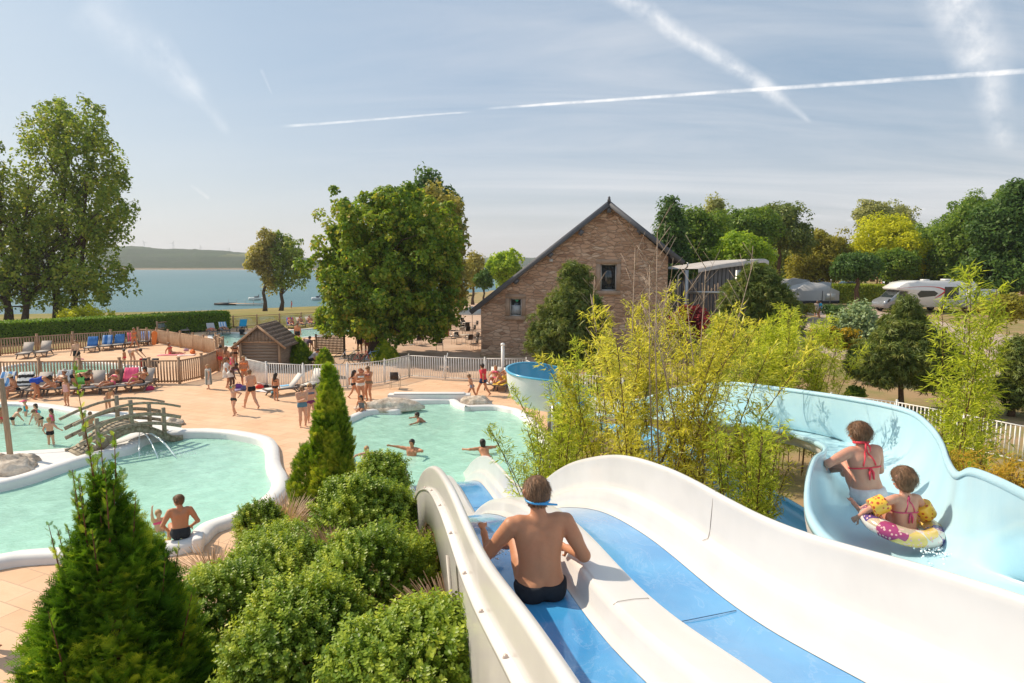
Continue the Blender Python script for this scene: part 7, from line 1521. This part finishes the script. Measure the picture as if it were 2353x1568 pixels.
# lagoon: man on the edge and the child in front of him
mp = G(414, 1252, .05); mo, J = person(1.80, (mp[0], mp[1] + .05, .21), 35, dict(p=(0, 0, .07), lean=-12, roll=3, fl=(-.10, .30, -.14), fr=(.06, .32, -.15), hl=(-.12, .10, .07), hr=(.15, .12, .08), el=(-.8, -.6, 0), er=(.6, -1, 0), hy=42, hp=-16),
    'man in dark trunks sitting on the near edge of the lagoon pool', 'tan', 'brown', 'short', [('trunks', (.03, .035, .04))], group='bathers in the near pools', res=110, hands=True)
P_(1.15, at(366, 1214, .30), -140, 'shade', 'child in the lagoon water shading their eyes with one hand', 'fair', 'blond', 'short', [('top', PNK)], child=.5, group='bathers in the near pools', res=80)
P_(1.72, at(944, 1042, .16), 165, 'float', 'swimmer with dark hair and outstretched arms in the middle of the green pool', 'tan', 'dark', 'short', [('trunks', TQ)], group='bathers in the near pools', res=72)
P_(1.65, at(1108, 1036, .10), 20, 'swim', 'dark haired swimmer seen from behind on the right of the green pool', 'tan', 'dark', 'bob', [('bottom', (.35, .15, .12))], fem=True, group='bathers in the near pools', res=72)
P_(1.30, at(843, 1052, .12), -160, 'swim', 'fair haired child swimming on the left of the green pool', 'fair', 'blond', 'short', [], child=.4, group='bathers in the near pools', res=72)
P_(1.60, at(957, 965, .02), 100, 'swim', 'swimmer mostly under water near the waterfall ledge', 'brown', 'dark', 'short', [], group='bathers in the near pools')
# beyond
P_(1.75, at(684, 790), -10, 'contra', 'man in dark shorts standing by the distant pool', 'tan', 'brown', 'short', [('shorts', K_)])
P_(1.0, at(672, 788), 160, 'crouch', 'child with a red and yellow float by the distant pool', 'tan', 'brown', 'short', [('suit', RD)], child=.6)
for i, (px, py, yw, lb) in enumerate(((487, 768, 35, 'left sunbather lying at the distant pool'), (515, 765, 35, 'second sunbather on light blue stripes at the distant pool'), (668, 753, 25, 'sunbather on the red and blue towel at the distant pool'), (690, 751, 30, 'sunbather in the middle of the right trio at the distant pool'), (712, 749, 35, 'sunbather sitting up nearest the chestnut tree'))): P_(1.65, onl(px, py, yw), yw + 180, 'lie' if i < 2 else 'recline', lb, 'tan', 'brown', 'short', [('trunks', [RD, K_, NV, K_, RD][i])], res=44)
for i, (px, py, lb) in enumerate(((500, 778, 'head of a bather at the near left rim of the distant pool'), (522, 784, 'bather with a yellow float in the distant pool'), (735, 763, 'bather swimming near the middle of the distant pool'), (757, 762, 'second bather swimming in the distant pool'), (785, 760, 'rightmost bather in the distant pool near the tree'))): P_(1.4, at(px, py, -.25), 30 * i, 'float', lb, 'tan', 'brown', 'short', [('trunks', [OR, RD, NV, PNK, K_][i])], res=44)
P_(1.5, at(555, 768), 0, 'sit', 'person in dark clothes sitting behind the hut roof', 'brown', 'dark', 'short', [('shirt', K_)], res=44)
P_(1.68, at(702, 824), -30, 'bendhalf', 'person in a dark striped shirt by the lattice screen', 'tan', 'dark', 'short', [('shirt', (.15, .10, .13)), ('shorts', NV)], res=50)
P_(1.72, at(722, 838), -80, 'crouch', 'man in a grey shirt crouching beside the bicycles', 'tan', 'dark', 'short', [('shirt', (.42, .41, .42)), ('shorts', K_)], res=50)
P_(1.75, at(827, 812), 20, 'contra', 'person in dark clothes standing under the chestnut tree', 'brown', 'dark', 'short', [('shirt', (.06, .03, .04)), ('shorts', K_)], res=50)
P_(1.66, at(843, 814), 0, 'stand', 'bather standing beside the chestnut trunk, seen from behind', 'tan', 'brown', 'short', [('trunks', (.25, .12, .1))], res=50)
for i, (px, py, yw, c, lb) in enumerate(((990, 768, 90, RD, 'person in a red shirt at the terrace table'), (1012, 766, -80, (.6, .15, .12), 'second person in red at the same terrace table'), (1028, 772, 180, (.03, .18, .16), 'person in dark green at the terrace table'), (1062, 752, 90, K_, 'person in black sitting in front of the parasol'), (968, 752, 0, WH_, 'person in white at the back of the terrace'), (930, 762, 30, (.5, .3, .25), 'person in brown at the left of the terrace'))): P_(1.65, at(px, py, .47), yw, 'sit', lb, 'tan', ['dark', 'brown'][i % 2], 'short', [('shirt', c), ('shorts', NV)], res=44)
x, d = D(670, 705, 128)[0], 128; P_(1.6, (x, d, float(hfun(x, d))), 90, 'contra', 'person in pink standing at the lake edge', 'tan', 'brown', 'short', [('suit', PNK)], res=40)
x, d = D(1883, 730, 57)[0], 57; P_(1.68, (x, d, gz(x, d)), 60, 'contra', 'person in black shorts and bright blue towel on the campsite path', 'tan', 'dark', 'short', [('shorts', K_), ('shirt', (.03, .38, .62))], res=50)
x2, d2 = D(1875, 728, 58)[0], 58; P_(1.5, (x2, d2, gz(x2, d2)), -20, 'contra', 'woman in a pale dress beside the blue towel person on the path', 'tan', 'brown', 'bob', [('dress', (.5, .42, .38))], res=44)
p = G(4, 1500, 0); P_(1.6, (p[0] - .25, p[1], 0), -60, 'contra', 'person in a striped dark and purple dress at the lower left picture edge', 'tan', 'brown', 'long', [('dress', stripes('dark_stripes', (.05, .06, .04), (.3, .08, .2), 14, 2))], fem=True)
# ---- things lying about
def board(px, py, label, c):
    S = Sdf(); S.cap((0, 0, .18), (0, 0, .92), .17, .21, sq=(np.array([0, 1., 0]), .16)); V, Q = S.mesh(.025, .02); o = mesh('body_board', V, Q, pmat('orange_foam', c, .4, .4), None, True, loc=tuple(G(px, py))); o.rotation_euler = (-.25, .12, .5); tag(o, label, 'body board')
board(353, 793, 'orange body board leaning on the corner of the back fence', (.85, .22, .03))
flat_towel(393, 815, -80, (.78, .25, .28), 'pink towel under the sunbathing woman on the toddler deck'); flat_towel(428, 816, -70, (.75, .55, .5), 'pale pink towel with a pile of things right of the sunbathing woman', .7, 1.1); flat_towel(655, 902, -52, (.25, .5, .72), 'folded light blue towel on the empty pale lounger', .4, .5, .35)
flat_towel(556, 893, 20, (.6, .45, .62), 'mauve towel on the ground at the end of the white railing', .7, 1.0); flat_towel(335, 888, 8, (.85, .62, .06), 'yellow towel on the knees of the woman on the rightmost lounger', .42, .5, .62); flat_towel(1152, 897, -20, (.80, .50, .06), 'yellow towel on the seat of the lounger right of the shower', .55, 1.1, .37); flat_towel(612, 898, 60, (.75, .7, .68), 'white towel on the ground at the foot of the empty pale lounger', .6, .9)
for a in ((443, 812, (.62, .16, .04), 'terracotta basket beside the towels on the toddler deck', .4, .34), (222, 892, (.65, .03, .06), 'red bag on a front fence lounger', .36, .25, .36), (548, 892, (.25, .08, .3), 'purple bag in the pile at the end of the white railing'), (564, 896, (.12, .12, .25), 'navy bag in the pile at the end of the white railing'), (575, 892, (.7, .12, .3), 'pink bag in the pile at the end of the white railing', .25, .2), (597, 892, (.70, .05, .04), 'red bag standing against the white railing', .34, .22), (612, 890, (.03, .03, .03), 'black hat shaped bag beside the red bag', .26, .16), (345, 896, (.5, .05, .15), 'magenta bag at the right end of the front loungers', .3, .25), (722, 842, (.35, .08, .06), 'dark red bag on the ground beside the crouching man', .3, .2), (632, 905, (.1, .35, .5), 'blue bag under the empty pale lounger', .3, .2), (428, 806, (.55, .35, .45), 'pale bag on the towel near the terracotta basket', .3, .2)): bag(*a)
# dark clothes over the front fence
for px, c, lb in ((338, (.05, .05, .055), 'black jacket hung over the front wooden fence'), (360, (.10, .10, .11), 'dark grey jacket hung over the front wooden fence'), (328, (.6, .04, .05), 'red bottle shaped cloth hung on the front fence')):
    p = G(px, 878); w = .16 if px > 330 else .05; V = [(x * (1 + .1 * math.sin(z * 9)), y + .01 * math.sin(x * 30), z) for y, zs in ((-.09, (.82, .95, 1.1, 1.27)), (.09, (1.27, 1.1, 1.0))) for z in zs for x in np.linspace(-w, w, 6)]
    o = mesh('jacket' if px > 330 else 'cloth', V, grid_faces(7, 6), cloth(c), None, True, loc=(p[0], p[1], 0)); s = o.modifiers.new('s', 'SOLIDIFY'); s.thickness = .03; tag(o, lb, 'clothing')
# bicycles
def bicycle(px, py, yaw, c, label):
    root = empty('bicycle', tuple(G(px, py)), label, 'bicycle', 'bicycles by the lattice screen', rz=math.radians(yaw)); tyre = pmat('tyre_rubber', (.02, .02, .02), .8)
    for x in (-.52, .52): m = MB(); m.tube([(x + .33 * math.cos(a), 0, .34 + .33 * math.sin(a)) for a in np.linspace(0, 2 * math.pi, 22)], .018, 6, False); w = m.build('wheel', tyre, root); m = MB(); [m.tube([(x, 0, .34), (x + .32 * math.cos(a), 0, .34 + .32 * math.sin(a))], .003, 3) for a in np.linspace(0, 6.28, 13)]; m.build('spokes', M_alu, w)
    m = MB(); [m.tube([a, b], .018, 6) for a, b in (((-.52, 0, .34), (-.18, 0, .78)), ((-.52, 0, .34), (-.05, 0, .32)), ((-.05, 0, .32), (-.2, 0, .85)), ((-.18, 0, .78), (.36, 0, .82)), ((-.05, 0, .32), (.36, 0, .78)), ((.36, 0, .9), (.52, 0, .34)))]; m.build('frame', pmat('bike_%d' % int(c[0] * 99), c, .3, .5), root)
    m = MB(); m.box((-.21, 0, .90), (.26, .12, .05)); m.build('saddle', tyre, root); m = MB(); m.tube([(.30, -.28, .98), (.38, 0, .98), (.30, .28, .98)], .014, 6); m.build('handlebar', M_alu, root)
bicycle(800, 836, 20, (.55, .55, .58), 'silver bicycle nearest the lattice screen'); bicycle(830, 838, -10, (.5, .08, .06), 'red bicycle in front of the chestnut trunk'); bicycle(858, 836, 30, (.2, .35, .6), 'pale blue bicycle right of the chestnut trunk')
# jetty, boat, jet ski
x, d = D(560, 705, 140)[0], 140; root = empty('jetty', (x, d, -2.45), 'small wooden floating jetty on the lake shore', 'jetty'); m = MB(); m.box((0, 0, .28), (9, 1.6, .12), rz=-.25); m.build('deck', pmat('pale_planks', (.5, .36, .26), .8), root); m = MB(); m.box((-4.6, 1.4, .15), (3.5, 2.6, .5), rz=-.25); m.build('float', pmat('black_float', (.03, .03, .03), .6), root)
for i in range(5): m = MB(); q = -4 + i * 2; m.tube([(q, -q * .25 + .8, 0), (q, -q * .25 + .8, 1.2)], .05, 6); m.build('post', M_steel, root)
def hull(name, label, px, py, s, c, c2):
    d = 160; x = D(px, py, d)[0]; root = empty(name, (x, d, -2.5), label, 'boat'); S = Sdf(); S.cap((-1.6 * s, 0, .35), (1.3 * s, 0, .45), .55, .30); V, Q = S.mesh(.1, .1, planes=[((0, 0, .7), (0, 0, 1))]); mesh('hull', V, Q, pmat(name + '_paint', c, .3), root, True); m = MB(); m.box((-.1, 0, .85), (1.0 * s, .7, .35)); m.box((.4, 0, 1.15), (.08, .6, .5)); m.build('console', pmat(name + '_top', c2, .4), root, bevel=.05); return root
hull('motor_boat', 'small white motor boat moored near the jetty', 591, 690, 1., (.8, .78, .72), (.2, .2, .2)); hull('jet_ski', 'dark and white jet ski lying at the rocky shore', 731, 692, .7, (.7, .7, .7), (.03, .03, .04))
# wind turbines on the far ridge
for i, (px, py, h) in enumerate(((332, 568, 14), (398, 574, 18), (462, 576, 12), (527, 580, 11), (575, 583, 10))):
    c = D(px, py + 3, 1740); H = h * 1740 / F; root = empty('wind_turbine', tuple(c), ('leftmost', 'second', 'middle', 'fourth', 'rightmost')[i] + ' white wind turbine on the far ridge', 'wind turbine', 'wind turbines on the ridge'); m = MB(); m.tube([(0, 0, -5), (0, 0, H)], [.9, .5], 8); m.build('tower', M_rail, root); m = MB()
    for k in range(3): a = k * 2.094 + i; m.tube([(0, -1, H), (math.cos(a) * H * .55, -1, H + math.sin(a) * H * .55)], [.7, .2], 5)
    m.build('rotor', M_rail, root)
# ================================================================== CAMPSITE
def road(N, b, co): N.put(b.inputs['Base Color'], N.mix(N.rng(N.noise(co, .3, 5, .65), .35, .65), (.40, .31, .25), (.52, .41, .33)))
M_road = pmat('pale_tarmac', rough=.95, spec=.1, fn=road)
def path(name, P, w, dz=.03):
    Q = spline([(*p, 0) for p in P], 60); T = unit(np.gradient(Q, axis=0)); n = np.column_stack([-T[:, 1], T[:, 0]]); rows = [Q[:, :2] + n * w * k for k in np.linspace(-.5, .5, 7)]; V = np.concatenate([np.column_stack([r, hfun(r[:, 0], r[:, 1]) + dz]) for r in rows]); o = mesh(name, V, grid_faces(7, 60), M_road, None, True); o['kind'] = 'structure'
def xd(px, d): return (D(px, 700, d)[0], d)
path('road', [xd(1820, 66), xd(1900, 64), xd(2000, 58), xd(2120, 50), xd(2260, 46), xd(2400, 42), xd(2600, 40)], 9); path('path', [xd(1700, 50), xd(1820, 52), xd(1900, 52), xd(2000, 47), xd(2130, 40), xd(2260, 36), xd(2420, 31)], 11, .06)
M_vw = pmat('white_vehicle_paint', (.78, .77, .75), .25, .5, var=.03, coat=.5); M_tin = pmat('tinted_window', (.03, .04, .045), .08, .8, var=0); M_tyre = pmat('vehicle_tyre', (.02, .02, .02), .8); M_lamp = pmat('red_tail_lamp', (.5, .03, .02), .3); M_silv = pmat('silver_grey_paint', (.30, .32, .35), .25, .6, metal=.4, coat=.5)
def prism(prof, y0, y1, inset=.12):
    m = MB(); n = len(prof); P = np.array(prof); c = P.mean(0); Q = c + (P - c) * (1 - inset * .25); V = [(p[0], y0, p[1]) for p in Q] + [(p[0], y0 + inset, p[1]) for p in P] + [(p[0], y1 - inset, p[1]) for p in P] + [(p[0], y1, p[1]) for p in Q]
    m.add(V, grid_faces(4, n, True)); k = len(V); m.add([(c[0], y0, c[1]), (c[0], y1, c[1])], np.zeros((0, 3), int)); m.F[3].append(np.array([[k, (j + 1) % n, j] for j in range(n)] + [[k + 1, 3 * n + j, 3 * n + (j + 1) % n] for j in range(n)])); return m
def wheel(root, x, y, r=.34): 
    m = MB(); m.tube([(x, y - .11, r), (x, y + .11, r)], r, 18); w = m.build('wheel', M_tyre, root); m = MB(); m.tube([(x, y - .12, r), (x, y + .0, r)], r * .55, 12); m.build('rim', M_alu, w)
def motorhome(px, d, yaw):
    x = D(px, 700, d)[0]; root = empty('motorhome', (x, d, gz(x, d) + .04), 'white motorhome with a red swoosh parked on the campsite road', 'motorhome', rz=math.radians(yaw))
    prism([(-2.2, .45), (4.3, .45), (4.4, 1.0), (4.4, 2.6), (4.1, 2.86), (-1.6, 2.92), (-2.6, 2.75), (-3.5, 2.25), (-3.35, 2.05), (-2.3, 1.95)], -1.1, 1.1).build('body', M_vw, root, True if 0 else False)
    prism([(-4.45, .40), (-2.1, .40), (-2.1, 2.02), (-3.0, 2.02), (-3.7, 1.35), (-4.4, 1.05), (-4.55, .75)], -.98, .98).build('cab', M_silv, root)
    for q, nm, mt in ((((-3.45, 1.38), (-2.45, 1.40), (-2.45, 1.92), (-3.02, 1.92)), 'side_window', M_tin), (((-1.2, 1.35), (.35, 1.5), (.6, 1.75), (.2, 1.98), (-1.1, 2.0), (-1.45, 1.7)), 'side_window', M_tin), (((1.2, 1.2), (2.6, 1.2), (2.6, 2.35), (1.2, 2.35)), 'side_window', M_tin), (((2.9, .6), (3.85, .6), (3.85, 1.15), (2.9, 1.15)), 'locker_door', pmat('off_white_panel', (.68, .67, .65), .3)), (((4.32, .7), (4.405, .7), (4.405, 2.6), (4.32, 2.6)), 'tail_strip', M_silv)):
        m = MB(); n = len(q); y = -1.106 if 'cab' not in nm else -.99; y = -.987 if q[0][0] < -3 else -1.108; m.add([(a, y, b) for a, b in q], [list(range(n))] if n in (3, 4) else [[0, i, i + 1] for i in range(1, n - 1)]); m.build(nm, mt, root)
    m = MB(); m.add([(-3.72, -.85, 1.37), (-3.05, -.85, 2.0), (-3.05, .85, 2.0), (-3.72, .85, 1.37)], [[0, 1, 2, 3]]); m.build('windscreen', M_tin, root)
    P = [(-3.3, 2.2), (-1.5, 2.36), (0, 2.36), (.9, 2.2), (1.25, 1.95), (.85, 1.6), (.3, 1.3)]; W_ = [.02, .03, .05, .12, .20, .14, .03]; Q = spline([(a, b, w) for (a, b), w in zip(P, W_)], 26); V = [(q[0], -1.112, q[1] - q[2] / 2) for q in Q] + [(q[0], -1.112, q[1] + q[2] / 2) for q in Q]; mesh('red_stripe', V, grid_faces(2, 26), pmat('red_vinyl', (.65, .03, .03), .4), root)
    m = MB(); m.tube([(-4.15, -1.0, 1.0), (-4.15, -1.22, 1.2)], .09, 8); m.build('mirror', M_tin, root); m = MB(); m.tube([(-4.42, -.8, .9), (-4.2, -.85, 1.0)], .10, 8); m.build('headlight', M_alu, root)
    for x_ in (-3.6, 1.5): wheel(root, x_, -1.0); wheel(root, x_, 1.0)
    m = MB(); m.box((2.2, 0, 2.98), (.8, .7, .16)); m.box((0, 0, 2.97), (.6, .5, .12)); m.build('roof_hatch', M_vw, root)
motorhome(2120, 62, 4)
def caravan(px, d, yaw, label, L=4.6, H=2.35):
    x = D(px, 700, d)[0]; root = empty('caravan', (x, d, gz(x, d) + .04), label, 'caravan', rz=math.radians(yaw)); prism([(-L / 2, .45), (L / 2, .45), (L / 2 + .1, 1.1), (L / 2 - .2, H), (-L / 2 + .5, H + .05), (-L / 2, 1.8), (-L / 2 - .15, 1.0)], -1.05, 1.05).build('body', M_vw, root)
    for x0_, x1_ in ((-1.5, -.5), (.5, 1.6)): m = MB(); m.box(((x0_ + x1_) / 2, -1.06, 1.55), (x1_ - x0_, .02, .6)); m.build('side_window', M_tin, root)
    for s in (-1, 1): m = MB(); m.box((-L / 2 - .02, s * .8, .95), (.1, .16, .3)); m.build('tail_light', M_lamp, root)
    wheel(root, .2, -.95, .3); wheel(root, .2, .95, .3)
caravan(2235, 62, 20, 'white van with a red tail lamp parked just behind the motorhome', 4.2, 2.1); caravan(1812, 84, 10, 'white caravan half hidden behind the mountain pine by the tents'); caravan(1850, 94, -10, 'white caravan beyond the awning tents', 4.4)
def car(px, d, yaw, c, label):
    x = D(px, 700, d)[0]; root = empty('parked_car', (x, d, gz(x, d) + .04), label, 'car', 'parked cars on the campsite', rz=math.radians(yaw)); pt = pmat('paint_%d_%d' % (int(c[0] * 99), int(c[2] * 99)), c, .22, .5, coat=.6, var=.03); prism([(-2.1, .35), (2.1, .35), (2.15, .75), (1.9, .95), (1.1, 1.02), (-1.9, 1.05), (-2.15, .8)], -.86, .86).build('body', pt, root)
    g = prism([(-1.85, 1.02), (1.15, 1.0), (.45, 1.48), (-1.2, 1.50)], -.76, .76, .14).build('windows', M_tin, root); prism([(-1.25, 1.47), (.5, 1.46), (.35, 1.53), (-1.1, 1.55)], -.66, .66).build('roof', pt, root)
    for x_ in (-1.35, 1.35): wheel(root, x_, -.78, .32); wheel(root, x_, .78, .32)
    for s in (-1, 1): m = MB(); m.box((2.1, s * .62, .72), (.12, .3, .14)); m.build('headlight', M_alu, root); m = MB(); m.box((-2.1, s * .66, .82), (.1, .22, .16)); m.build('tail_light', M_lamp, root)
car(2300, 60, 15, (.12, .12, .13), 'black car at the right edge beside the white van'); car(2345, 58, 25, (.22, .20, .20), 'dark grey car cut off by the right picture edge'); car(2060, 96, 0, (.6, .6, .6), 'light grey car behind the clipped hedge'); car(1952, 92, 10, (.02, .18, .3), 'teal blue car under the rust tinged tree')
def tent(px, d, w, h, label, peak=.5, c=(.52, .52, .53), sk=(.05, .05, .06)):
    x = D(px, 700, d)[0]; root = empty('awning_tent', (x, d, gz(x, d)), label, 'tent', 'grey awning tents'); V = [(-w / 2, -1.4, 0), (w / 2, -1.4, 0), (w / 2, 1.4, 0), (-w / 2, 1.4, 0), (-w / 2, -1.4, h * .62), (w / 2, -1.4, h * .58), (w / 2, 1.4, h * .75), (-w / 2, 1.4, h * .75), (w * (peak - .5) - w * .15, -.6, h), (w * (peak - .5) + w * .2, -.6, h * .95), (w * (peak - .5), 1.0, h * 1.02)]
    m = MB(); m.add(V, np.array([[0, 1, 5, 4], [1, 2, 6, 5], [3, 0, 4, 7], [4, 5, 9, 8]])); m.add(V, np.array([[5, 6, 9], [4, 8, 7], [8, 9, 10], [6, 10, 9], [7, 8, 10], [6, 7, 10]])); o = m.build('canvas', cloth(c), root)
    m = MB(); m.box((0, -1.43, .16), (w + .05, .03, .32)); m.build('skirt', cloth(sk), root); m = MB(); m.box((w * .12, -1.42, h * .32), (.05, .03, h * .6)); m.build('zip', cloth(sk), root); m = MB(); m.box((w * .3, -1.43, h * .33), (w * .22, .02, h * .3)); m.build('window', pmat('clear_vinyl', (.6, .62, .62), .3), root)
tent(1862, 74, 5.0, 2.3, 'large grey and white awning tent left of the clipped hedge'); tent(1835, 80, 4.2, 2.6, 'grey striped awning tent behind the large one', .4, (.42, .42, .43)); tent(1888, 78, 3.8, 2.2, 'grey tent touching the clipped hedge', .6, (.46, .46, .47))
for px, d, h, lb in ((1906, 68, 2.6, 'thin grey lamp post in front of the tents'), (1766, 60, 2.2, 'thin pale post at the end of the curved roof annex')): x = D(px, 700, d)[0]; m = MB(); m.tube([(0, 0, 0), (0, 0, h)], .05, 8); m.lathe([(.05, 0), (.1, .05), (.08, .2), (0, .22)], 8, (0, 0, h)); o = m.build('path_lamp', M_steel, None, loc=(x, d, gz(x, d))); tag(o, lb, 'post')
for i, (px, d) in enumerate(((2010, 88), (2034, 84), (2046, 92), (2150, 86), (2075, 90))): x = D(px, 700, d)[0]; m = MB(); m.tube([(0, 0, 0), (.1, 0, 4.5)], [.16, .12], 8); o = m.build('tree_trunk', pmat('sunlit_bark', (.34, .24, .16), .9, .1, var=.3), None, loc=(x, d, gz(x, d))); tag(o, ('first', 'second', 'third', 'fourth', 'last')[i] + ' bare sunlit trunk from the left behind the clipped hedge and motorhome', 'tree', 'sunlit trunks behind the hedge')
# ================================================================== HAZE
def haze(dens):
    m = bpy.data.materials.new('haze_air'); m.use_nodes = True; N = NT(m.node_tree); N.n.remove(N.n['Principled BSDF']); v = N.new('ShaderNodeVolumePrincipled'); v.inputs['Color'].default_value = (.93, .95, 1, 1); v.inputs['Density'].default_value = dens; v.inputs['Anisotropy'].default_value = .3
    N.l.new(v.outputs[0], N.n['Material Output'].inputs['Volume']); b = MB(); b.box((0, 1190, 38), (6600, 2800, 96)); o = b.build('haze', m); o['kind'] = 'stuff'; tag(o, 'thin summer haze over the lake and hills', 'haze')
haze(.00022)
